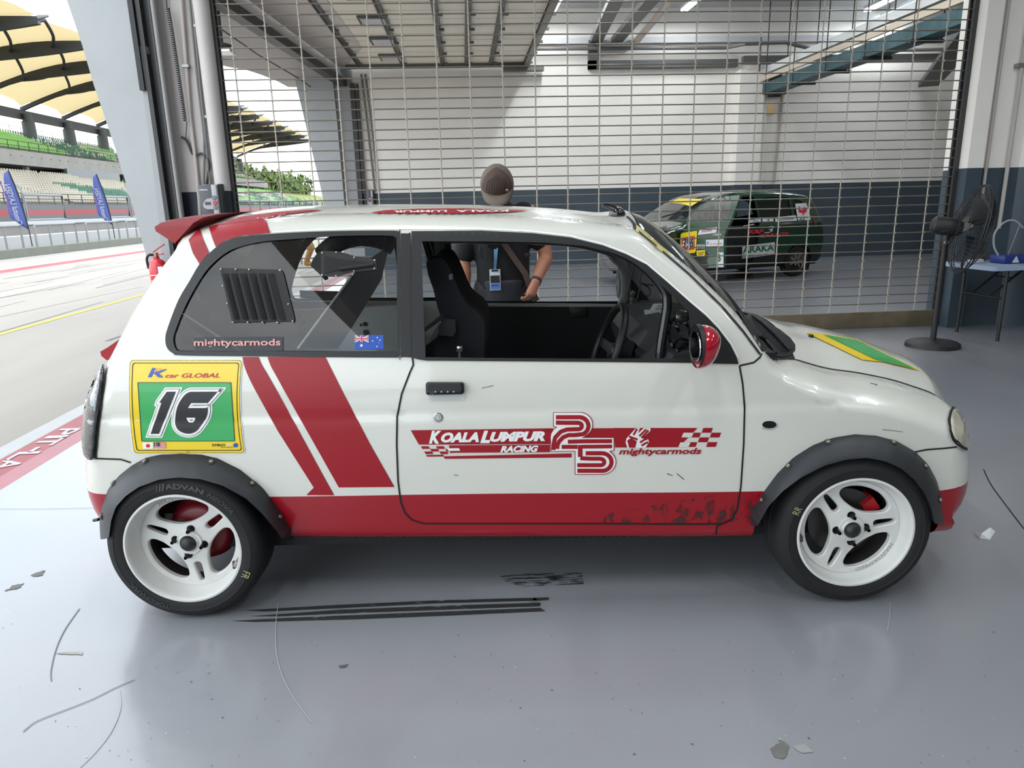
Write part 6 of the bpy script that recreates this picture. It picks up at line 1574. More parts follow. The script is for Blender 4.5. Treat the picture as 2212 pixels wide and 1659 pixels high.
for i in range(9):
    a = -PI / 2 + (i - 4) * .17
    MB().tube([tilt @ V_((.1045 * math.cos(a) * math.cos(t), .1195 * math.sin(a) * math.cos(t), .1262 * math.sin(t))) for t in np.linspace(.12, 1.15 - .1 * abs(i - 4), 8)], .0012, 5).build('cap_stitch_line', mat('stitch_dark', (48, 36, 32), .8), cap, off=POFF)
MB().lathe([(.0, .004), (.010, .003), (.012, 0)], 14, tilt @ Matrix.Translation((.062, -.100, .030)) @ Matrix.Rotation(PI / 2 + .2, 4, 'X')).build('cap_badge', mat('badge_silver', (180, 178, 170), .3, metal=.8), cap, off=POFF)
# lanyard + pass, strap, camera, watch
F = lambda px_, py_, y=PY - .125: cy(px_, py_, y)
def strip(name, path, w_, m, parent, th=.003):
    b = MB(); rings = []
    for i, p in enumerate(path):
        t = (path[min(i + 1, len(path) - 1)] - path[max(i - 1, 0)]).normalized(); s = t.cross(V_((0, -1, 0))).normalized() * w_ / 2
        rings.append([p - s, p + s, p + s + V_((0, th, 0)), p - s + V_((0, th, 0))])
    b.loft(rings); return b.build(name, m, parent, off=POFF, smooth=False)
M_lan = mat('lanyard_blue', (120, 172, 214), .6)
strip('lanyard', [F(1066, 470, PY - .10), F(1068, 520), F(1070, 560), F(1069, 582)], .013, M_lan, person); strip('lanyard', [F(1080, 470, PY - .10), F(1075, 520), F(1071, 560), F(1069, 582)], .013, M_lan, person)
a, c = F(1057, 582, PY - .135), F(1082, 627, PY - .135)
pz = MB().bbox((a.x, a.y - .002, c.z), (c.x, a.y + .002, a.z), .0015).build('pass_card', mat('pass_plastic', (176, 184, 196), .3), person, off=POFF)
Wd, Hh = c.x - a.x, a.z - c.z
def card(nm, x0, x1, z0, z1, m): MB().box((a.x + Wd * x0, a.y - .003, c.z + Hh * z0), (a.x + Wd * x1, a.y - .0022, c.z + Hh * z1)).build(nm, m, pz, off=POFF, smooth=False)
card('card_photo', .08, .92, .36, .70, mat('card_dark', (44, 42, 44), .5)); card('card_header', .08, .92, .72, .84, mat('card_white', (222, 224, 226), .5)); card('card_band', .06, .94, .06, .34, mat('card_blue', (86, 128, 196), .5)); card('card_red_mark', .10, .28, .38, .50, mat('card_red', (200, 70, 50), .5)); card('card_clip', .2, .8, .90, .98, M_black)
W, T = letters('MEDIA', 0, .02); MB().add([(a.x + Wd * (.2 + .6 * u), a.y - .0034, c.z + Hh * (.20 + .09 * v)) for u, v in W], T).build('card_lettering', mat('card_ink', (40, 60, 120), .6), pz, off=POFF, smooth=False)
strip('bag_strap', [F(1060, 468, PY - .09), F(1088, 525, PY - .118), F(1110, 557, PY - .125), F(1134, 590, PY - .125), F(1145, 620, PY - .12), F(1160, 650, PY - .11)], .036, mat('strap_brown', (74, 60, 52), .8), person, .004)
MB().bbox((F(1124, 0).x, PY - .132, F(0, 582).z), (F(1136, 0).x, PY - .12, F(0, 574).z), .002).build('strap_buckle', M_black, person, off=POFF)
cm = MB().bbox((F(1036, 0).x, PY - .20, F(0, 527).z), (F(1082, 0).x, PY - .13, F(0, 490).z), .012).build('camera', M_black, person, off=POFF)
MB().tube([cm_ for cm_ in (F(1062, 512, PY - .19), F(1066, 528, PY - .26))], [.034, .036], 16).build('camera_lens', M_black, cm, off=POFF)
MB().tube([F(1038, 530, PY - .13), F(1036, 545, PY - .13), F(1042, 560, PY - .13), F(1040, 535, PY - .13)], .003, 6).build('camera_strap', M_black, cm, off=POFF)
strip('collar_red_trim', [F(1098, 523, PY - .115), F(1109, 524, PY - .115)], .012, mat('trim_red', (190, 40, 50), .6), shirt)
wd_ = (wrr - elr).normalized(); R = Matrix.Translation(wrr - wd_ * .015) @ wd_.to_track_quat('Z', 'Y').to_matrix().to_4x4()
wt_ = MB().lathe([(.031, -.011), (.034, -.008), (.034, .008), (.031, .011)], 24, R).build('watch', mat('watch_strap_brown', (60, 48, 40), .6), person, off=POFF)
MB().lathe([(0, .006), (.017, .006), (.019, 0), (.019, -.006)], 20, R @ Matrix.Translation((.0, -.034, 0)) @ Matrix.Rotation(PI / 2, 4, 'X')).build('watch_case', mat('watch_steel', (120, 116, 108), .3, metal=.8), wt_, off=POFF)

# ================================================================== FIRE EXTINGUISHER on the fin
fe = thing('fire_extinguisher', 'red fire extinguisher hung on the near white fin behind the car tail', 'fire extinguisher', (-3.0, 7.16, .60))
M_fx = mat('extinguisher_red', (196, 30, 44), .3, coat=.5)
MB().lathe([(0, 0), (.07, 0), (.08, .02), (.08, .31), (.07, .36), (.045, .385), (.028, .39), (.028, .41), (0, .41)], 24).build('cylinder', M_fx, fe)
MB().lathe([(.0, .45), (.018, .45), (.022, .44), (.022, .40)], 12).build('valve', mat('brass', (150, 110, 80), .3, metal=.8), fe)
MB().loft([[V_((x, y, z)) for y in (-.012, .012)] + [V_((x, y, z + .012)) for y in (.012, -.012)] for x, z in ((-.04, .415), (.07, .43))]).build('carry_handle', M_fx, fe)
MB().loft([[V_((x, y, z)) for y in (-.012, .012)] + [V_((x, y, z + .012)) for y in (.012, -.012)] for x, z in ((-.02, .45), (.04, .49), (.09, .52))]).build('lever', M_fx, fe)
MB().tube(spline([(-.02, 0, .43), (-.06, -.02, .43), (-.085, -.02, .39), (-.08, -.02, .3)], 5), .012, 8).build('hose', M_black, fe)
MB().lathe([(.0815, .06), (.0815, .27)], 24).build('label_sleeve', mat('extinguisher_label', (214, 70, 74), .5), fe) if False else None
for zz in (.10, .13, .155, .18, .235): MB().box((-.045, -.0835, zz), (.01, -.078, zz + .009)).build('label_text_bar', mat('label_white', (230, 230, 230), .5), fe, smooth=False)
MB().box((.03, -.079, .16), (.075, -.03, .32)).build('label_panel', mat('label_white', (230, 230, 230), .5), fe, smooth=False)
MB().box((-.02, .06, .2), (.02, .21, .26)).build('wall_bracket', M_steel, fe, smooth=False)

# ================================================================== PEDESTAL FAN
fan = thing('pedestal_fan', 'black pedestal fan on a round base in front of the right pillar', 'fan', (4.47, 6.40, 0))
M_fan = mat('fan_black', (34, 33, 33), .5)
MB().lathe([(0, .075), (.06, .07), (.12, .055), (.21, .05), (.235, .035), (.24, 0), (0, 0)], 40).build('base', M_fan, fan)
MB().tube([(0, 0, .05), (0, 0, .98)], .026, 14).build('pole', M_fan, fan)
ax = V_((.91, -.36, -.17)).normalized(); Rf = V_((0, 0, 1.13)); RT_ = Matrix.Translation(Rf) @ ax.to_track_quat('Z', 'Y').to_matrix().to_4x4()
MB().tube([(0, 0, .95), (.0, 0, 1.05), (.02, 0, 1.10)], [.03, .034, .03], 12).build('neck', M_fan, fan)
MB().lathe([(0, -.14), (.05, -.135), (.078, -.11), (.084, -.05), (.082, .08), (.06, .12), (0, .12)], 24, RT_).build('motor', M_fan, fan)
MB().tube([RT_ @ V_((-.03, -.06, -.05)), RT_ @ V_((-.09, -.05, -.06)), RT_ @ V_((-.16, -.03, -.02)), (.0, -.02, .9)], .005, 6).build('power_cord', M_black, fan)
MB().lathe([(0, .02), (.018, .018), (.02, 0)], 12, Matrix.Translation((-.03, -.05, .99)) @ Matrix.Rotation(PI / 2, 4, 'X')).build('tilt_knob', M_steel, fan)
R0 = .405
for nm, sg, dep in (('rear_guard', 1, (.06, .05, .10, .19)), ('front_guard', -1, (.32, .31, .28, .21))):
    g_ = MB(); rad = (.07, .16, .30, R0)
    for k in range(56):
        a = 2 * PI * k / 56; g_.tube([RT_ @ V_((r * math.cos(a + .25 * (1 - r / R0)), r * math.sin(a + .25 * (1 - r / R0)), d)) for r, d in zip(rad, dep)], .0019, 4, cap=False)
    for r, d, t in zip(rad, dep, (.004, .003, .003, .006)): g_.tube([RT_ @ V_((r * math.cos(a), r * math.sin(a), d)) for a in np.linspace(0, 2 * PI, 41)[:-1]], t, 6, closed=True)
    g_.build(nm, M_fan, fan)
MB().lathe([(0, .335), (.05, .33), (.07, .315)], 20, RT_).build('badge', M_fan, fan)
for k in range(3):
    a0 = 2 * PI * k / 3; vs = []; n = 7
    for i in range(n):
        r = .06 + (.36 - .06) * i / (n - 1)
        for j in range(5):
            a = a0 + (j / 4 - .5) * (1.0 if i else .6) * (1 - .25 * i / (n - 1)) + .35 * i / n; vs.append(RT_ @ V_((r * math.cos(a), r * math.sin(a), .20 + .09 * (j / 4 - .5))))
    o = MB().add(vs, [(i * 5 + j, i * 5 + j + 1, (i + 1) * 5 + j + 1, (i + 1) * 5 + j) for i in range(n - 1) for j in range(4)]).build('blade', mat('blade_black', (44, 43, 43), .45), fan)
    md = o.modifiers.new('t', 'SOLIDIFY'); md.thickness = .004

# ================================================================== FOLDING TABLE and the things on it
tb = thing('folding_table', 'pale blue folding table with black legs beside the round column', 'table', (5.9, 6.84, 0), math.radians(4))
def TL_(x, y, z=0): return V_((x, y, z))
poly = rr_poly([(-.92, -.35), (.92, -.35), (.92, .35), (-.92, .35)], .06)
MB().prism(poly, .70, .742).build('tabletop', mat('table_pale_blue', (158, 172, 196), .35), tb, angle=30)
M_leg = mat('table_leg_black', (20, 20, 21), .4)
for sx in (-1, 1):
    for sy in (-1, 1): MB().tube([(sx * .70, sy * .27, 0), (sx * .70, sy * .27, .70)], .0165, 10).build('leg', M_leg, tb)
    MB().tube([(sx * .70, -.27, .42), (sx * .70, .27, .42)], .013, 8).build('cross_bar', M_leg, tb)
    for sy in (-.1, .14): MB().tube([(sx * .70, sy, .42), (sx * .36, sy, .69)], .012, 8).build('brace', M_leg, tb)
    MB().tube([(sx * .48, -.1, .60), (sx * .48, .14, .60)], .009, 8).build('brace_link', M_leg, tb)
TBM = Matrix.Translation(tb.location) @ Matrix.Rotation(math.radians(4), 4, 'Z')
def on_table(name, label, cat, x, y, rz=0.0): p = TBM @ V_((x, y, .742)); return thing(name, label, cat, p, math.radians(4) + rz)
t = on_table('power_board', 'white power strip lying on the folding table', 'power strip', -.79, .04, .3)
MB().bbox((-.085, -.035, 0), (.085, .035, .04), .012).build('housing', mat('plastic_white', (206, 210, 214), .4), t)
MB().tube(spline([(-.085, 0, .02), (-.10, .06, .012), (-.03, .10, .009), (.04, .08, .009)], 5), .006, 6).build('cord', mat('plastic_white', (206, 210, 214), .4), t)
t = on_table('cable_reel', 'blue case with a white looped cable at the edge of the folding table', 'cable reel', -.56, -.03)
MB().bbox((-.06, -.10, 0), (.22, .10, .085), .02).build('case', mat('case_blue', (36, 54, 120), .4), t)
MB().prism([(.02, .01), (.10, .01), (.06, .075)], .1005, .104, Matrix(((1, 0, 0, 0), (0, 0, -1, 0), (0, 1, 0, 0), (0, 0, 0, 1)))).build('white_badge', mat('plastic_white', (206, 210, 214), .4), t)
MB().tube(spline([(-.04, 0, .07), (-.11, 0, .17), (-.12, 0, .30), (-.03, 0, .40), (.08, 0, .41), (.18, 0, .34)], 6), .009, 8).build('cable', mat('cable_grey_white', (168, 170, 172), .5), t)
MB().tube([(.06, 0, .08), (.10, 0, .22), (.14, 0, .36)], .006, 6).build('antenna', M_steel, t)
t = on_table('small_box', 'small brown box standing behind the blue case on the folding table', 'box', -.56, .24)
MB().bbox((-.035, -.03, 0), (.035, .03, .07), .005).build('box_body', mat('box_brown', (74, 66, 58), .5), t)
t = on_table('phone', 'black phone lying near the back of the folding table', 'phone', -.74, .26, .3)
MB().bbox((-.075, -.035, 0), (.075, .035, .012), .004).build('phone_body', M_black, t)

# ================================================================== GREEN RACE CAR IN THE NEXT BAY
GTH = math.radians(18); GC = V_((4.62, 13.22, 0))
GCAR = thing('green_race_hatchback', 'dark green race hatchback with its front door open, behind the roller grille', 'car', GC, GTH)
GOFF = V_((0, -.84, 0))
gM = Matrix.Translation(GC) @ Matrix.Rotation(GTH, 4, 'Z'); gI = gM.inverted()
GO = [(-2.00, .30, .10, .08), (-2.07, .45, .30, .16), (-2.08, .62, .34, .18), (-2.02, .76, .32, .16), (-1.85, .86, .26, .12), (-1.55, .94, .22, .10), (-1.22, 1.02, .18, .08), (-1.16, 1.05, .10, .05), (-.80, 1.27, .09, .05), (-.45, 1.46, .12, .06), (-.15, 1.525, .18, .07), (.3, 1.555, .2, .07), (.8, 1.555, .2, .07), (1.3, 1.52, .2, .07), (1.66, 1.45, .18, .08), (1.84, 1.25, .2, .10), (1.95, 1.02, .22, .12), (2.03, .85, .24, .13), (2.06, .62, .24, .13), (2.03, .42, .22, .12), (1.96, .28, .08, .08), (1.7, .24, .04, .05), (-1.75, .24, .04, .05)]
gp = np.array([p[:2] for p in GO]); gq = []; ga = []
for i in range(len(GO)):
    a, b_ = np.array(GO[i]), np.array(GO[(i + 1) % len(GO)]); k = max(1, int(np.linalg.norm(a[:2] - b_[:2]) / .06))
    p0, p3 = np.array(GO[i - 1]), np.array(GO[(i + 2) % len(GO)])
    for q in range(k):
        t = q / k; c = a + (b_ - a) * t if i >= len(GO) - 3 else .5 * (2 * a + (b_ - p0) * t + (2 * p0 - 5 * a + 4 * b_ - p3) * t * t + (3 * a - p0 - 3 * b_ + p3) * t ** 3)
        gq.append(c[:2]); ga.append(np.maximum(c[2:], .02))
gq = np.array(gq); ga = np.array(ga)
def gY0(x, z): return 0.03 * np.clip((.6 - z) / .36, 0, 2) ** 2 + np.clip(z - .98, 0, None) * .28 + .05 * np.clip(np.abs(x) - 1.0, 0, None) ** 2
gside = lambda P: side_y(P, gq, ga, gY0)
grings = ring_pts(gq, ga)
M_green = mat('dark_green_paint', (14, 50, 30), .25, coat=.8); M_gblk = mat('sill_black_paint', (16, 18, 18), .4); M_ggrey = mat('bare_front_grey', (120, 120, 122), .5, metal=.2, var=(6, .35))
gwheel = [(-1.32, .285), (1.36, .285)]
def garch(c, r=.33): return [(c[0] - r, .1)] + [(c[0] + r * math.cos(a), c[1] + r * math.sin(a)) for a in np.linspace(PI, 0, 17)] + [(c[0] + r, .1)]
G_WIN = spline([(.46, 1.02), (.40, 1.40), (.62, 1.45), (1.12, 1.44), (1.16, 1.06)], 1, True)
G_QWIN = [(1.22, 1.07), (1.20, 1.42), (1.42, 1.36), (1.62, 1.12)]
G_DOOR = [(-1.02, 1.02), (-.72, 1.25), (-.38, 1.43), (.02, 1.46), (.34, 1.46), (.40, 1.0), (.38, .60), (.30, .32), (-.84, .32), (-.98, .5)]
gl = [[tuple(p) for p in gq], garch(gwheel[0]), garch(gwheel[1]), G_WIN, G_QWIN, G_DOOR]
W, T = tri2d(gl, .10, [[(-2.2, .40), (2.2, .44)], [(-1.72, .1), (-1.72, 1.2)]], extra=grings, esp=.06)
cen = W[T].mean(1); gk = np.where(cen[:, 1] < np.interp(cen[:, 0], [-2.2, 2.2], [.40, .44]), 1, 0); gk = np.where((cen[:, 0] < -1.72) & (cen[:, 1] < .80), 2, gk)
Pn = np.c_[W[:, 0], gside(W), W[:, 1]]; Nn = side_norm(W, None, gq, ga, gY0)
for s in (0, 1):
    Q = Pn.copy(); NQ = Nn.copy()
    if s: Q[:, 1] = 1.68 - Q[:, 1]; NQ[:, 1] *= -1
    t = T.copy(); bad = (np.cross(Q[t[:, 1]] - Q[t[:, 0]], Q[t[:, 2]] - Q[t[:, 0]]) * NQ[t[:, 0]]).sum(1) < 0; t[bad] = t[bad][:, ::-1]
    b = MB(); b.add((Q + np.array(GOFF)).tolist(), t.tolist()); b.m = gk.tolist(); b.build('body_side', [M_green, M_gblk, M_ggrey], GCAR, fix=False, norms=NQ.tolist())
def gtop(name, x0, x1, front, mats, kf=None, crown=.05):
    ix = [i for i in range(len(gq)) if gq[i, 1] > .26 and ((gq[i, 0] >= x0 and gq[i, 0] <= x1))]
    ye = gside(gq[ix]); n = 13; vs = []
    Tn = np.gradient(gq[ix], axis=0); Tn /= np.linalg.norm(Tn, axis=1)[:, None] + 1e-9
    for i, k in enumerate(ix):
        nx, nz = -Tn[i, 1], Tn[i, 0]
        for j in range(n):
            v = j / (n - 1); b_ = crown * (1 - abs(2 * v - 1) ** 2.3); vs.append((gq[k, 0] + nx * b_, ye[i] + (1.68 - 2 * ye[i]) * v - .84, gq[k, 1] + nz * b_))
    fs = [(i * n + j, i * n + j + 1, (i + 1) * n + j + 1, (i + 1) * n + j) for i in range(len(ix) - 1) for j in range(n - 1)]
    b = MB().add(vs, fs)
    if kf: b.m = [kf(np.mean([vs[q] for q in f], 0)) for f in fs]
    return b.build(name, mats, GCAR, angle=60)
M_groof = mat('roof_grey_green', (120, 122, 118), .3, coat=.5)
gtop('front_end', -2.2, -1.86, 1, [M_ggrey], crown=.10)
gtop('bonnet', -1.90, -1.12, 1, [mat('bonnet_grey', (116, 120, 116), .35, coat=.4)])
gtop('windshield', -1.20, -.38, 1, [glass_mat('green_car_glass', (.42, .48, .48), .10)])
gtop('roof', -.48, 1.72, 1, [M_groof], crown=.03)
gtop('tailgate', 1.60, 2.2, 1, [M_green], crown=.06)
MB().box((-1.7, -.70, .2), (1.9, .70, .26)).build('floor_pan', M_gblk, GCAR, smooth=False)
MB().box((-1.1, -.76, .26), (1.9, .76, .9)).build('cabin_block', mat('cabin_black', (15, 15, 18), .65), GCAR, smooth=False)
def gpoint(px_, py_, dy=-.006):
    """photo pixel -> local point on the near flank plane"""
    d = gI.to_3x3() @ ray_w(px_, py_); o = gI @ CAMPOS
    p = o + d * ((-.84 + dy - o.y) / d.y)
    yy = float(gside(np.array([[p.x, p.z]]))[0]); return o + d * ((-.84 + yy + dy - o.y) / d.y)
def gdec(name, pts, m, dy=-.006, fn=gpoint, sp=10, parent=None):
    W, T = tri2d([pts], sp); return MB().add([fn(x, y, dy) for x, y in W], [list(t)[::-1] for t in T]).build(name, m, parent or GCAR, fix=False, smooth=False)
def gtxt(name, body, p0, p1, hpx, m, dy=-.009, fn=gpoint, shear=0, bold=.02, parent=None):
    W, T = letters(body, shear, bold); p0, p1 = np.array(p0, float), np.array(p1, float); u = p1 - p0
    return MB().add([fn(*(p0 + u * w[0] + np.array([.0, -hpx]) * w[1]), dy) for w in W], T).build(name, m, parent or GCAR, fix=False, smooth=False)
zg = lambda pts: [(1560 + x / 7.542, 390 + y / 7.542) for x, y in pts]
zk = lambda pts: [(1340 + x / 8.296, 390 + y / 8.296) for x, y in pts]
M_ds = mat('decal_white', (206, 208, 208), .4); M_dr = mat('decal_red', (196, 44, 54), .4); M_dg = mat('decal_green', (30, 92, 66), .4); M_dk = mat('decal_dark', (34, 34, 38), .5)
gdec('quarter_sticker', zg([(1190, 378), (1370, 365), (1420, 500), (1440, 640), (1240, 655), (1212, 520)]), M_ds)
gdec('quarter_emblem', zg([(1235, 440), (1262, 405), (1270, 470), (1300, 480), (1340, 420), (1385, 455), (1370, 520), (1335, 530), (1322, 580), (1305, 530), (1250, 520)]), M_dr, -.009)
gtxt('quarter_lettering', 'AZ', zg([(1255, 652)])[0], zg([(1350, 645)])[0], 6, M_dk)
for a in ([(440, 645), (630, 620), (632, 672), (440, 690)], [(655, 618), (835, 600), (838, 665), (655, 672)], [(860, 600), (1200, 565), (1220, 640), (1205, 655), (865, 672)]): gdec('sponsor_strip', zg(a), M_ds)
for bdy, p0, p1, h_ in (('SHC', (500, 676), (600, 668), 4), ('4', (730, 664), (770, 660), 5), ('PIECOCIENNA', (900, 655), (1170, 632), 4)): gtxt('sponsor_lettering', bdy, zg([p0])[0], zg([p1])[0], h_, mat('decal_ink', (70, 76, 92), .5))
gdec('flank_stripe', zg([(340, 735), (520, 705), (528, 716), (345, 748)]), M_ds)
gtxt('garage_lettering', 'KRP', zg([(430, 872)])[0], zg([(680, 860)])[0], 9, M_dr, shear=.3, bold=.05)
gtxt('garage_lettering', '3', zg([(690, 858)])[0], zg([(850, 845)])[0], 14, M_ds, shear=.3, bold=-.01)
gtxt('garage_lettering', 'GARAGE', zg([(612, 934)])[0], zg([(1090, 905)])[0], 9, M_dr, shear=.3, bold=.05)
gdec('lower_board', zg([(330, 1065), (855, 1005), (855, 1205), (325, 1272)]), M_ds)
gtxt('lower_lettering', 'ARAKA', zg([(335, 1190)])[0], zg([(845, 1140)])[0], 14.5, M_dg, bold=.03)
gtxt('lower_lettering', 'IN SERIES GARAGE', zg([(335, 1262)])[0], zg([(745, 1215)])[0], 4, M_dk)
gdec('door_pull', zg([(940, 705), (1050, 680), (1160, 685), (1150, 698), (1040, 712), (945, 718)]), M_steel, -.02)
gdec('tail_lamp', zg([(1465, 620), (1520, 640), (1545, 740), (1500, 740), (1490, 660)]), mat('lamp_dark_red', (110, 30, 34), .2, coat=.5), -.008)
gdec('fender_sticker', zk([(440, 925), (825, 800), (862, 930), (850, 955), (570, 1035)]), M_ds, -.02)
gtxt('fender_lettering', 'ALPHA', zk([(560, 960)])[0], zk([(730, 935)])[0], 6, M_dk, -.024); gdec('fender_red_bar', zk([(560, 1038), (850, 945), (845, 968), (575, 1050)]), M_dr, -.026)
gdec('fender_red_bar', zk([(770, 860), (785, 855), (795, 920), (782, 925)]), M_dr, -.026)
gdec('roof_strip', zk([(1485, 325), (1640, 265), (1860, 235), (2060, 222), (2060, 232), (1870, 252), (1660, 300), (1510, 355)]), mat('decal_grey', (168, 168, 166), .5), -.012)
# windscreen band
bd = MB(); 
for px_ in ([(870, 400), (1050, 318), (1480, 328), (1265, 462), (1070, 412)],):
    pts = []
    for x, y in zk(px_):
        d = gI.to_3x3() @ ray_w(x, y); o = gI @ CAMPOS; nrm_ = V_((-.50, 0, .86)).normalized(); p0 = V_((-.45, 0, 1.535)); pts.append(o + d * ((p0 - o).dot(nrm_) / d.dot(nrm_)))
    bd.add(pts, [tuple(range(len(pts)))])
bd.build('windscreen_band', mat('band_yellow', (226, 200, 60), .4), GCAR, smooth=False)
# glass of rear door and quarter
for lp in (G_WIN, G_QWIN):
    W, T = tri2d([lp], .2); MB().add([(p[0], gside(np.array([p]))[0] - .84 + .015, p[1]) for p in W], [list(t) for t in T]).build('side_glass', mat('dark_glass', (18, 24, 22), .08), GCAR, fix=False)
# wheels
for (wx_, wz_) in gwheel:
    for s in (-1, 1):
        M = Matrix.Translation((wx_, s * .80, wz_)) @ Matrix(((1, 0, 0, 0), (0, 0, s, 0), (0, 1, 0, 0), (0, 0, 0, 1)))
        rim = MB().lathe([(.19, 0), (.185, -.012), (.17, -.03), (.16, -.04), (0, -.03)], 32, M).build('wheel', mat('dusty_rim', (96, 90, 84), .5, metal=.4, var=(20, .5)), GCAR)
        MB().lathe([(.188, -.005), (.2, .006), (.24, .008), (.272, -.01), (.285, -.04), (.285, -.15), (.27, -.18), (.19, -.19)], 40, M).build('tyre', M_tyre, rim)
        for k in range(7):
            R = M @ Matrix.Rotation(2 * PI * k / 7, 4, 'Z'); MB().prism([(.04, -.018), (.16, -.012), (.16, .012), (.04, .018)], -.03, -.018, R).build('spoke', mat('dusty_spoke', (130, 126, 118), .45, metal=.4), rim)
# open front door
def _dhx():
    best = None
    for x in np.linspace(-1.6, -.6, 201):
        q = cam.matrix_world.inverted() @ (gM @ V_((x, -.84, .7))); u = IMW / 2 + FPX * q.x / -q.z
        if best is None or abs(u - 1466) < best[0]: best = (abs(u - 1466), x)
    return best[1]
DH = V_((_dhx(), -.86, 0)); print('DH', DH); dang = math.radians(-70) - GTH; dd = V_((math.cos(dang), math.sin(dang), 0)); dn = V_((-dd.y, dd.x, 0))
if dn.dot(gI.to_3x3() @ (-ray_w(1520, 500))) < 0: dn = -dn
def dpoint(px_, py_, dy=0.0):
    d = gI.to_3x3() @ ray_w(px_, py_); o = gI @ CAMPOS; p0 = DH - dn * dy; return o + d * ((p0 - o).dot(dn) / d.dot(dn))
d_out = zk([(1075, 1590), (1060, 1100), (1075, 960), (1190, 850), (1180, 690), (1270, 560), (1450, 430), (1640, 340), (1900, 280), (2145, 262), (2100, 400), (2000, 680), (1890, 900), (1862, 1000), (1850, 1560)])
d_win = zk([(1245, 720), (1260, 640), (1340, 540), (1480, 450), (1700, 390), (1995, 375), (1960, 540), (1890, 740), (1500, 740)])
W, T = tri2d([d_out, d_win], 12, [zk([(900, 1250), (2000, 1190)])]); b = MB(); fr = [dpoint(x, y) for x, y in W]
cenp = W[T].mean(1); dk = (cenp[:, 1] > np.interp(cenp[:, 0], [1340 + 900 / 8.296, 1340 + 2000 / 8.296], [390 + 1290 / 8.296, 390 + 1240 / 8.296])).astype(int) * ((cenp[:, 0] < 1340 + 1560 / 8.296)).astype(int)
b.add(fr, [list(t) for t in T]); b.m = dk.tolist()
bk = [q - dn * .05 for q in fr]; b.add(bk, [list(t)[::-1] for t in T], 1)
L_ = resample(d_out, 12); b.loft([[dpoint(x, y) for x, y in L_], [dpoint(x, y) - dn * .05 for x, y in L_]], k=0, cap=False)
L_ = resample(d_win, 12); b.loft([[dpoint(x, y) for x, y in L_], [dpoint(x, y) - dn * .05 for x, y in L_]], k=0, cap=False)
door_o = b.build('front_door', [mat('door_green_paint', (34, 74, 48), .3, coat=.6), M_gblk], GCAR, fix=False)
gdec('door_glass', d_win, mat('door_glass_reflection', (112, 110, 104), .08, var=(9, .35)), -.0, dpoint, parent=door_o)  # opaque grey pane; the reflection is put into its colour
dlay = lambda nm, pts, m, k: gdec(nm, zk(pts), m, -.006 - .003 * k, dpoint, parent=door_o)
dlay('number_plate_yellow', [(1082, 965), (1110, 940), (1375, 898), (1375, 940), (1350, 1275), (1330, 1295), (1090, 1320), (1075, 1295)], M_py, 0)
dlay('number_plate_red', [(1092, 1025), (1335, 990), (1325, 1235), (1105, 1255)], M_dr, 1)
gtxt('race_number', '396', zk([(1100, 1225)])[0], zk([(1320, 1205)])[0], 22, mat('number_white', (226, 226, 226), .5), -.013, dpoint, .3, .09, door_o)
gtxt('race_number', '396', zk([(1108, 1218)])[0], zk([(1312, 1200)])[0], 21, mat('number_black', (24, 24, 28), .5), -.016, dpoint, .3, .03, door_o)
dlay('sponsor_sticker', [(1425, 870), (1735, 838), (1720, 935), (1385, 975)], M_ds, 0); gtxt('sponsor_lettering', 'EASONIXE', zk([(1455, 930)])[0], zk([(1640, 908)])[0], 5.5, M_dr, -.010, dpoint, .15, .01, door_o)
gtxt('sponsor_lettering', 'DTOX', zk([(1368, 1222)])[0], zk([(1525, 1216)])[0], 9, M_ds, -.008, dpoint, 0, .03, door_o)
dlay('sponsor_shield', [(1365, 1255), (1520, 1245), (1520, 1330), (1480, 1368), (1410, 1370), (1368, 1335)], M_py, 0); gtxt('sponsor_lettering', 'OIL CHANGE', zk([(1382, 1302)])[0], zk([(1505, 1296)])[0], 2.6, M_dk, -.010, dpoint, 0, .02, door_o); gtxt('sponsor_lettering', 'EXPERT', zk([(1400, 1336)])[0], zk([(1485, 1332)])[0], 3, M_dk, -.010, dpoint, 0, .02, door_o)
dlay('series_sticker', [(1535, 1065), (1850, 1052), (1848, 1170), (1535, 1178)], M_ds, 0); gtxt('sponsor_lettering', 'car GLOBAL', zk([(1600, 1150)])[0], zk([(1825, 1142)])[0], 3.4, M_dr, -.010, dpoint, .3, .0, door_o)
gtxt('sponsor_lettering', 'K', zk([(1545, 1148)])[0], zk([(1590, 1142)])[0], 6, M_blu, -.010, dpoint, .3, .03, door_o)
dlay('board_end', [(1745, 1290), (1848, 1285), (1850, 1548), (1728, 1540)], M_ds, 0); gtxt('board_lettering', 'B', zk([(1730, 1455)])[0], zk([(1800, 1452)])[0], 17, M_dg, -.010, dpoint, 0, .04, door_o)
dlay('door_pull', [(1640, 975), (1720, 950), (1820, 955), (1815, 975), (1720, 985)], M_steel, 3)
gdec('wiper_arm', zk([(730, 670), (760, 640), (900, 600), (1080, 560), (1085, 575), (900, 625), (770, 665)]), M_black, -.03)
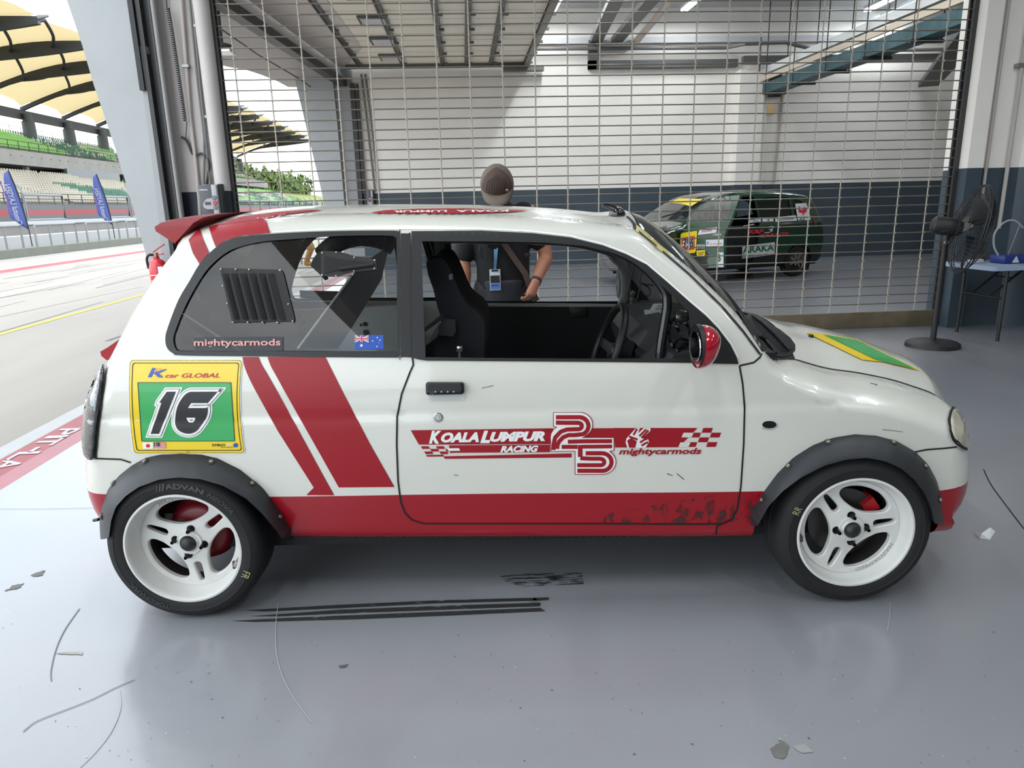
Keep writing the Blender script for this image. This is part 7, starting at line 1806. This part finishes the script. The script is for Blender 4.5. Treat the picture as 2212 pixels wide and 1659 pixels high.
# ================================================================== PIT WALL, TRACK, GRANDSTAND
M_pw = mat_o('pit_wall_concrete', (150, 152, 140), .8, var=(1.5, .12), bump=(20, .2, .01))
M_pw2 = mat_o('pale_concrete', (206, 204, 198), .8, var=(.8, .1))
M_galv = mat_o('fence_steel', (168, 172, 174), .45, metal=.3)
Y0_, Y1_ = 14, 330
slab('pit_wall', -17.6, Y0_, -15.9, Y1_, -.3, .30, M_pw)
slab('pit_wall_step', -19.6, Y0_, -18.6, Y1_, -.3, .62, mat_o('white_concrete', (232, 232, 232), .7))
slab('pit_wall_trench_floor', -18.6, Y0_, -17.6, Y1_, -.3, .05, mat_o('trench_dark', (120, 118, 112), .85))
slab('pit_wall_upper', -21.2, Y0_, -20.4, Y1_, -.3, 1.05, mat_o('stone_grey_wall', (188, 182, 178), .8, var=(.6, .12)))
slab('pit_wall_coping', -21.6, Y0_, -20.3, Y1_, 1.05, 1.2, mat_o('white_coping', (240, 240, 242), .6))
slab('track_ground', -38.5, Y0_, -17.6, Y1_, -.4, -.05, mat_o('asphalt', (150, 148, 146), .85))
# pit-wall handrail frames, every frame a thing
def rail_frame(y0, y1, x, z0, z1, label, n=3):
    r = thing('pit_wall_railing', label, 'railing', (x, (y0 + y1) / 2, z0), 0, 'hoop railings along the pit wall'); h = (y1 - y0) / 2
    MB().tube([(0, -h, 0), (0, -h, z1 - z0 - .06), (0, -h + .06, z1 - z0), (0, h - .06, z1 - z0), (0, h, z1 - z0 - .06), (0, h, 0)], .04, 8).build('hoop', M_galv, r)
    for k in range(1, n): MB().tube([(0, -h + 2 * h * k / n, 0), (0, -h + 2 * h * k / n, z1 - z0)], .035, 8).build('post', M_galv, r)
    return r
rf = None
yy = 24.6
while yy < 66:
    if rf is None: rf = rail_frame(yy, yy + 2.9, -16.2, .30, 1.10, 'galvanised hoop railing standing on the concrete pit wall')
    else: c = copy_tree(rf); c.location.y = yy + 1.45
    yy += 3.75
# debris fence: panels of steel frame with wire
M_wire = mat_o('fence_wire', (150, 154, 156), .5, metal=.3, alpha=.16)
fp = thing('debris_fence_panel', 'grey steel debris fence panel behind the pit wall coping', 'fence panel', (-21.0, 38, 1.2), 0, 'debris fence panels along the track')
MB().tube([(0, -1.7, .05), (0, -1.7, 1.25), (0, 1.7, 1.25), (0, 1.7, .05)], .06, 6, closed=True).build('frame', M_galv, fp)
MB().tube([(0, -1.6, .0), (0, -1.6, 1.25), (-.1, -1.6, 1.5), (-.4, -1.6, 1.85)], .05, 6).build('curved_post', M_galv, fp)
MB().add([(0, -1.7, 0), (0, 1.7, 0), (0, 1.7, 1.25), (0, -1.7, 1.25)], [(0, 1, 2, 3)]).build('wire_mesh', M_wire, fp, smooth=False)
for k in range(1, 34):
    c = copy_tree(fp); c.location.y = 38 + 3.7 * (k if k > 1 else k - 3)
# far side of the track: wall with red band, catch fence, tyre wall
for z0, z1, m, nm in ((0, .75, mat_o('guardrail_grey', (196, 206, 204), .5), 'track_wall_base'), (.75, 1.5, mat_o('tyre_wall_grey', (124, 126, 130), .6), 'track_wall_tyres'), (1.5, 2.0, mat_o('red_band_paint', (206, 66, 70), .5), 'track_wall_red_band'), (2.0, 2.45, mat_o('tyre_wall_grey', (124, 126, 130), .6), 'track_wall_top')):
    slab(nm, -39.2, 40, -38.5, Y1_, z0, z1, m)
for k in range(3): slab('trim_guardrail', -38.45, 40, -38.4, Y1_, .15 + .25 * k, .22 + .25 * k, mat_o('rail_teal', (110, 130, 130), .5))

# grandstand tiers (stepped concrete)
def tier(name, x0, x1, z0, z1, y0, y1, n, m):
    pts = []
    for i in range(n):
        pts += [(x0 + (x1 - x0) * i / n, z0 + (z1 - z0) * i / n - (z1 - z0) / n * 0), (x0 + (x1 - x0) * (i + 1) / n, z0 + (z1 - z0) * i / n)]
    poly = pts + [(x1, z0 - 1.5), (x0, z0 - 1.5)]
    M = Matrix(((1, 0, 0, 0), (0, 0, 1, 0), (0, 1, 0, 0), (0, 0, 0, 1)))
    return struct(MB().prism(poly, y0, y1, M).build(name, m, smooth=False))
M_tier = mat_o('tier_concrete', (196, 192, 186), .85)
NL, NU = 14, 8
tier('grandstand_terrace', -40.2, -53.0, 2.45, 6.3, 52, 215, NL, M_tier)
tier('grandstand_terrace', -54.0, -61.5, 9.3, 12.3, 52, 200, NU, M_tier)
slab('grandstand_slab', -61.5, 52, -53.4, 205, 7.5, 9.2, mat_o('fascia_concrete', (206, 202, 196), .8, var=(.5, .12)))
slab('concourse_floor', -66, 52, -53.0, 215, 5.5, 6.1, M_tier)
M_dkc = mat_o('concourse_shadow_grey', (96, 98, 104), .8)
slab('wall_concourse', -60.2, 52, -60, 205, 6.1, 7.5, mat_o('concourse_wall', (150, 152, 156), .8))
rr = random.Random(11)
y = 56
while y < 200:
    w_ = rr.uniform(1.2, 4.5); slab('opening_recess', -59.98, y, -59.9, y + w_, 6.1, 7.4, mat_o('opening_dark', (52, 54, 60), .8)); y += w_ + rr.uniform(1.5, 5)
for y in range(60, 200, 9): slab('column_concourse', -55, y, -54.4, y + .6, 6.1, 7.5, mat_o('fascia_concrete', (206, 202, 196), .8))
slab('grandstand_screen', -53.6, 103, -53.2, 118, 6.2, 7.6, mat_o('glazed_box', (122, 128, 130), .3)); slab('grandstand_screen', -53.3, 111, -52.9, 170, 4.9, 6.2, mat_o('pale_green_board', (206, 208, 186), .7))
# seats ------------------------------------------------------------
M_sc = mat_o('seat_cream', (226, 216, 194), .6); M_sg = mat_o('seat_green', (170, 245, 120), .6); M_sd = mat_o('seat_dark_green', (40, 128, 92), .6)
def seat_mb(mb, ox, oy, oz, k=0):
    mb.add([(ox + a, oy + b, oz + c) for a, b, c in ((.18, -.21, .40), (.20, .21, .40), (-.16, .21, .42), (-.16, -.21, .42), (-.26, .20, .80), (-.26, -.20, .80), (-.24, .12, .88), (-.24, -.12, .88), (.18, -.21, .30), (.20, .21, .30), (-.12, .0, .0), (-.04, .0, .0))],
           [(0, 1, 2, 3), (3, 2, 4, 5), (5, 4, 6, 7), (0, 8, 9, 1), (8, 0, 3), (9, 2, 1), (10, 11, 2), (10, 3, 11)], k)
proto = {}
for k, m in enumerate((M_sc, M_sg, M_sd)):
    b = MB(); seat_mb(b, 0, 0, 0); proto[k] = b.build('spectator_chair', m, smooth=False, fix=False).data
for o in [o for o in COL.objects if o.name.startswith('spectator_chair')]: bpy.data.objects.remove(o)
def seat_colour(lower, row, y):
    if lower:
        if 88 < y < 101 and row < 8 - (y - 88) * .2 and row > 1: return 2
        if y > 112 and row > 10: return 1
        if y > 130: return 2 if (int(y / 9) + row // 4) % 2 else (1 if row < 5 else 0)
        return 0
    if y < 84: return 1 if row < 2 else 0
    if y < 106: return 1
    if y < 118: return 2 if rr.random() < .85 else 0
    return (1, 0, 2)[(int(y / 12) + row) % 3]
seats = []
for row in range(NL):
    for j in range(int((205 - 58) / .52)):
        yy = 58 + .52 * j
        if abs((yy - 60) % 17.5) < .9: continue
        x = -40.2 - 12.8 * (row + .45) / NL; z = 2.45 + 3.85 * row / NL
        if yy > 103 and row > NL - 3 and yy < 170: continue
        seats.append((x, yy, z, seat_colour(1, row, yy), math.hypot(x, yy)))
for row in range(NU):
    for j in range(int((195 - 74) / .55)):
        yy = 74 + .55 * j; x = -54.0 - 7.5 * (row + .45) / NU; z = 9.3 + 3.0 * row / NU
        seats.append((x, yy, z, seat_colour(0, row, yy), math.hypot(x, yy)))
inv = cam.matrix_world.inverted()
def pxof(p):
    q = inv @ V_(p); return (IMW / 2 + FPX * q.x / -q.z, IMH / 2 - FPX * q.y / -q.z)
fedge = lambda py_: float(np.interp(py_, [250, 334, 415, 560], [226, 251, 276, 316]))
vis = []
hidden = []
for s in seats:
    u, v = pxof((s[0], s[1], s[2] + .5)); (vis if (0 <= u < fedge(v) and 0 < v < 600) else hidden).append(s)
vis.sort(key=lambda s: s[4])
one, many = vis[:300], vis[300:] + [s for s in hidden if 470 < pxof(s[:3])[0] < 720]
names = {0: ('cream plastic seat in the grandstand across the track', 'cream grandstand seats'), 1: ('bright green plastic seat in the grandstand across the track', 'bright green grandstand seats'), 2: ('dark green plastic seat in the grandstand across the track', 'dark green grandstand seats')}
for x, y, z, k, d in one:
    o = bpy.data.objects.new('spectator_chair', proto[k]); COL.objects.link(o); o.location = (x, y, z); tag(o, names[k][0], 'chair', names[k][1])
b = MB()
for x, y, z, k, d in many: seat_mb(b, x, y, z, k)
tag(b.build('grandstand_seating', [M_sc, M_sg, M_sd], smooth=False, fix=False), 'far rows of cream and green plastic seats in the grandstand', 'seating', kind='stuff')
# tier-front railings
def rail_run(name, label, x, z, y0, y1, h, step, m):
    r = thing(name, label, 'railing', (x, (y0 + y1) / 2, z)); q = MB()
    for zz in (h, h * .5): q.tube([(0, y0 - (y0 + y1) / 2, zz), (0, y1 - (y0 + y1) / 2, zz)], .04, 5)
    q.build('rail', m, r)
    q = MB(); yy = y0
    while yy < y1: q.tube([(0.15, yy - (y0 + y1) / 2, -.7), (0, yy - (y0 + y1) / 2, -.5), (0, yy - (y0 + y1) / 2, h)], .045, 5); yy += step
    q.build('uprights', m, r); tag(r.children[-1], kind='stuff'); return r
M_rl = mat_o('railing_dark', (66, 70, 68), .5)
rail_run('terrace_railing', 'dark railing along the front of the upper grandstand terrace', -53.5, 9.2, 60, 200, 1.1, 2.1, M_rl)
rail_run('terrace_railing', 'dark railing along the foot of the lower grandstand terrace', -40.0, 2.5, 56, 215, 1.0, 2.6, M_rl)
rail_run('terrace_railing', 'thin railing behind the top row of the upper grandstand', -61.6, 12.2, 96, 200, 1.4, 2.6, M_galv)

# canopy: membrane on dark girders, each girder and post a part
M_mem = bpy.data.materials.new('canopy_membrane'); M_mem.use_nodes = True
def _mem():
    nt = M_mem.node_tree; N = nt.nodes; b_ = N['Principled BSDF']; b_.inputs['Base Color'].default_value = lin((206, 188, 150)) + (1,); b_.inputs['Roughness'].default_value = .8
    t = N.new('ShaderNodeBsdfTranslucent'); t.inputs[0].default_value = lin((196, 176, 132)) + (1,); x = N.new('ShaderNodeMixShader'); x.inputs[0].default_value = .5
    nt.links.new(b_.outputs[0], x.inputs[1]); nt.links.new(t.outputs[0], x.inputs[2]); nt.links.new(x.outputs[0], N['Material Output'].inputs[0])
_mem(); M_gird = mat_o('girder_dark', (64, 66, 68), .5, metal=.2)
CXF, CXB = -40.0, -60.6
def cz(x): t = (x - CXF) / (CXB - CXF); return 19.9 - 3.9 * t + 1.6 * math.sin(PI * min(1, t * 1.0)) * .8
def canopy(label, y0, n, sp=10.0, sc=1.0, hz=0.0):
    r = thing('grandstand_canopy', label, 'canopy', (-54, y0 + sp * n / 2, 9))
    o = r.location
    nx, ny = 12, 8; vs = []; tot = n * ny
    for j in range(tot + 1):
        f = (j % ny) / ny; y = y0 + sp * j / ny; sag = math.sin(PI * f)
        for i in range(nx + 1):
            t = i / nx; xf = CXF - 2.6 * sag * 1.0 * (1 - t) - .3; x = xf + (CXB - xf) * t
            vs.append((x - o.x, y - o.y, cz(x) + hz + (.7 if f else .25) + .5 * sag - o.z))
    b = MB().add(vs, [(j * (nx + 1) + i, j * (nx + 1) + i + 1, (j + 1) * (nx + 1) + i + 1, (j + 1) * (nx + 1) + i) for j in range(tot) for i in range(nx)])
    m_ = b.build('membrane', M_mem, r)
    MB().box((CXB - .3 - o.x, y0 - o.y, cz(CXB) - 1.5 - o.z), (CXB + .3 - o.x, y0 + sp * n - o.y, cz(CXB) - .3 - o.z)).build('rear_beam', M_gird, r, smooth=False)
    for k in range(n + 1):
        y = y0 + sp * k - o.y; xs = np.linspace(CXF, CXB, 14)
        g = MB().loft([[V_((x - o.x, y + dy, cz(x) + hz + dzz * (.35 + .65 * math.sin(PI * min(1, (i + .6) / 10))) - o.z)) for dy, dzz in ((-.28, .15), (.28, .15), (.28, -1.25), (-.28, -1.25))] for i, x in enumerate(xs)])
        gi = g.build('girder', M_gird, r, smooth=False)
        MB().tube([(CXF - o.x, y, cz(CXF) + hz - o.z), (CXF + 1.0 - o.x, y, cz(CXF) + hz + .15 - o.z)], [.28, .1], 6).build('girder_tip', M_galv, gi)
        MB().lathe([(.85, 3.0), (.8, 5.2), (.62, 5.3), (.58, cz(-60) + hz - 1.0 - o.z)], 16, Matrix.Translation((-6, y, 0))).build('post', mat_o('post_grey_green', (92, 100, 98), .6), r)
        for xx, dx in ((-44.5, -1), (-49, -1), (-54, -1)):
            for sg in (-1, 1):
                if (k == 0 and sg < 0) or (k == n and sg > 0): continue
                MB().tube(spline([(xx - o.x, y, cz(xx) + hz - .5 - o.z), (xx + 1.5 - o.x, y + sg * sp * .22, cz(xx) + hz + .15 - o.z), (xx + 2.4 - o.x, y + sg * sp * .5, cz(xx + 2.4) + hz + 1.0 - o.z)], 4), .17, 6).build('strut', M_gird, r)
    return r
canopy('cream membrane canopy over the nearer grandstand, left of the white fin', 56.2, 8, 10.4)
canopy('cream membrane canopy seen through the grille over the far end of the grandstand', 142, 6, 10.4)
# ------------------------------------------------------------------ feather flags on the pit wall
M_flag = mat_o('flag_periwinkle', (108, 128, 216), .7); M_fw = mat_o('flag_white', (214, 222, 246), .7)
def feather(px_top, px_bot, label, X=-16.65):
    a = wx(*px_bot, X); t = wx(*px_top, X); r = thing('feather_flag', label, 'flag', (X, a.y, .3)); o = r.location
    H_ = t.z - o.z; dy = t.y - a.y
    lean = lambda z: dy * (z / H_) ** 2.2
    pole = [(0, lean(z), z) for z in np.linspace(0, H_, 14)]
    MB().tube(pole, .022, 6).build('pole', M_black, r)
    vs = []; n = 14
    for i in range(n + 1):
        t_ = i / n; z = .62 + (H_ - .62) * t_; w_ = .56 * (1 - t_) ** .42 if t_ < 1 else 0
        if t_ < .16: w_ *= (t_ / .16)
        vs += [(0, lean(z), z), (-w_, lean(z) - .3 * w_, z + .30 * w_)]
    b = MB().add(vs, [(2 * i, 2 * i + 1, 2 * i + 3, 2 * i + 2) for i in range(n)]); c = b.build('banner', M_flag, r); md = c.modifiers.new('t', 'SOLIDIFY'); md.thickness = .006
    W, T = letters('motul LAYSEN', .0, .03); 
    MB().add([(-.12 - .2 * (1 - v), lean(.95 + 1.3 * u) - .05 - .3 * (.12 + .2 * (1 - v)), 1.0 + 1.3 * u) for u, v in W], T).build('banner_lettering', M_fw, c, smooth=False)
    MB().add([(-.40 + .05 * v, lean(1.3 + 1.1 * u) - .05 - .3 * .38, 1.3 + 1.1 * u) for u in np.linspace(0, 1, 7) for v in (0, 1)], [(2 * i, 2 * i + 1, 2 * i + 3, 2 * i + 2) for i in range(6)]).build('banner_pink_stripe', mat_o('flag_pink', (170, 110, 206), .7), c, smooth=False)
    MB().tube([V_((-.2 + .09 * math.cos(q), lean(.85) - .12, .90 + .07 * math.sin(q))) for q in np.linspace(0, 2 * PI, 15)[:-1]], .014, 5, closed=True).build('banner_emblem', M_fw, c)
    return r
feather((18, 368), (66, 512), 'tall blue feather flag on the pit wall, nearer the picture edge')
feather((208, 376), (245, 495), 'tall blue feather flag on the pit wall, beside the white fin')
# ------------------------------------------------------------------ greenery, verge, hoardings beyond
M_leaf = mat_o('hedge_leaf', (118, 142, 52), .7, var=(.6, .45, (70, 92, 36)))
hb = MB(); rr = random.Random(4)
for i in range(900):
    y = rr.uniform(225, 340); x = -72 + rr.uniform(-4, 4); z = rr.uniform(7.5, 14.0) + (rr.random() ** 6) * 3; s_ = rr.uniform(.8, 1.9)
    a = rr.uniform(0, 6.28); hb.add([(x + s_ * math.cos(a + q) * .5, y + s_ * math.sin(a + q) * .9, z + s_ * rr.uniform(-.4, 1.2)) for q in (0, 2.1, 4.2)] + [(x, y, z + s_ * 1.4)], [(0, 1, 3), (1, 2, 3), (2, 0, 3)])
hb.box((-78, 225, 4), (-70.5, 345, 12))
tag(hb.build('hedge', M_leaf, smooth=False, fix=False), 'bushy green hedge on the bank beyond the grandstand', 'hedge')
struct(MB().loft([[V_((-40, y, 1.0)), V_((-70, y, 8.0)), V_((-90, y, 8)), V_((-90, y, -.5)), V_((-40, y, -.5))] for y in (205, 360)]).build('grass_bank_ground', mat_o('bank_grass', (176, 186, 84), .9, var=(.3, .25)), smooth=False))
struct(MB().box((-400, -100, -1.0), (60, 700, -.45)).build('terrain_ground', mat_o('far_ground', (150, 156, 120), .9), smooth=False))
cs = thing('marshal_umbrella_stand', 'low blue and black stand on the pit lane beyond the white car roof', 'stand', (-5.2, 19.5, 0))
MB().box((-1.2, -.5, 1.30), (1.1, .5, 1.36)).build('top', mat_o('stand_black', (40, 44, 56), .5), cs, smooth=False)
MB().box((-1.0, -.4, 1.02), (.9, .4, 1.30)).build('panel', mat_o('stand_blue', (140, 156, 206), .5), cs, smooth=False)
for x in (-.9, .8): MB().tube([(x, 0, 0), (x, 0, 1.3)], .04, 8).build('post', M_steel, cs)
mp = thing('person', 'distant person in orange and black bent over on the pit lane by the far fin', 'person', (-3.78, 19.0, 0))
q = MB(); q.sphere((.10, 0, 1.30), .11); q.tube([(.05, 0, 1.25), (-.18, 0, 1.12), (-.42, .02, .88)], [.12, .19, .15], 12)
for s in (-.1, .1): q.tube([(-.42, s, .86), (-.22, s, .46), (-.40, s, .06)], [.11, .08, .05], 10); q.tube([(-.02, s * 1.8, 1.16), (.08, s * 1.9, .88), (.26, s, .74)], [.06, .05, .04], 8); q.tube([(-.42, s, .05), (-.2, s, .04)], [.05, .04], 8)
remeshed('body', q, mat_o('overall_orange', (206, 140, 40), .7), mp, None, .03, 2)
MB().sphere((.10, 0, 1.36), (.125, .12, .11)).build('hair', mat_o('hair_black', (26, 24, 24), .7), mp)
MB().tube([(.02, 0, 1.24), (-.16, 0, 1.17)], [.15, .21], 12).build('vest', mat_o('vest_black', (34, 34, 36), .7), mp)
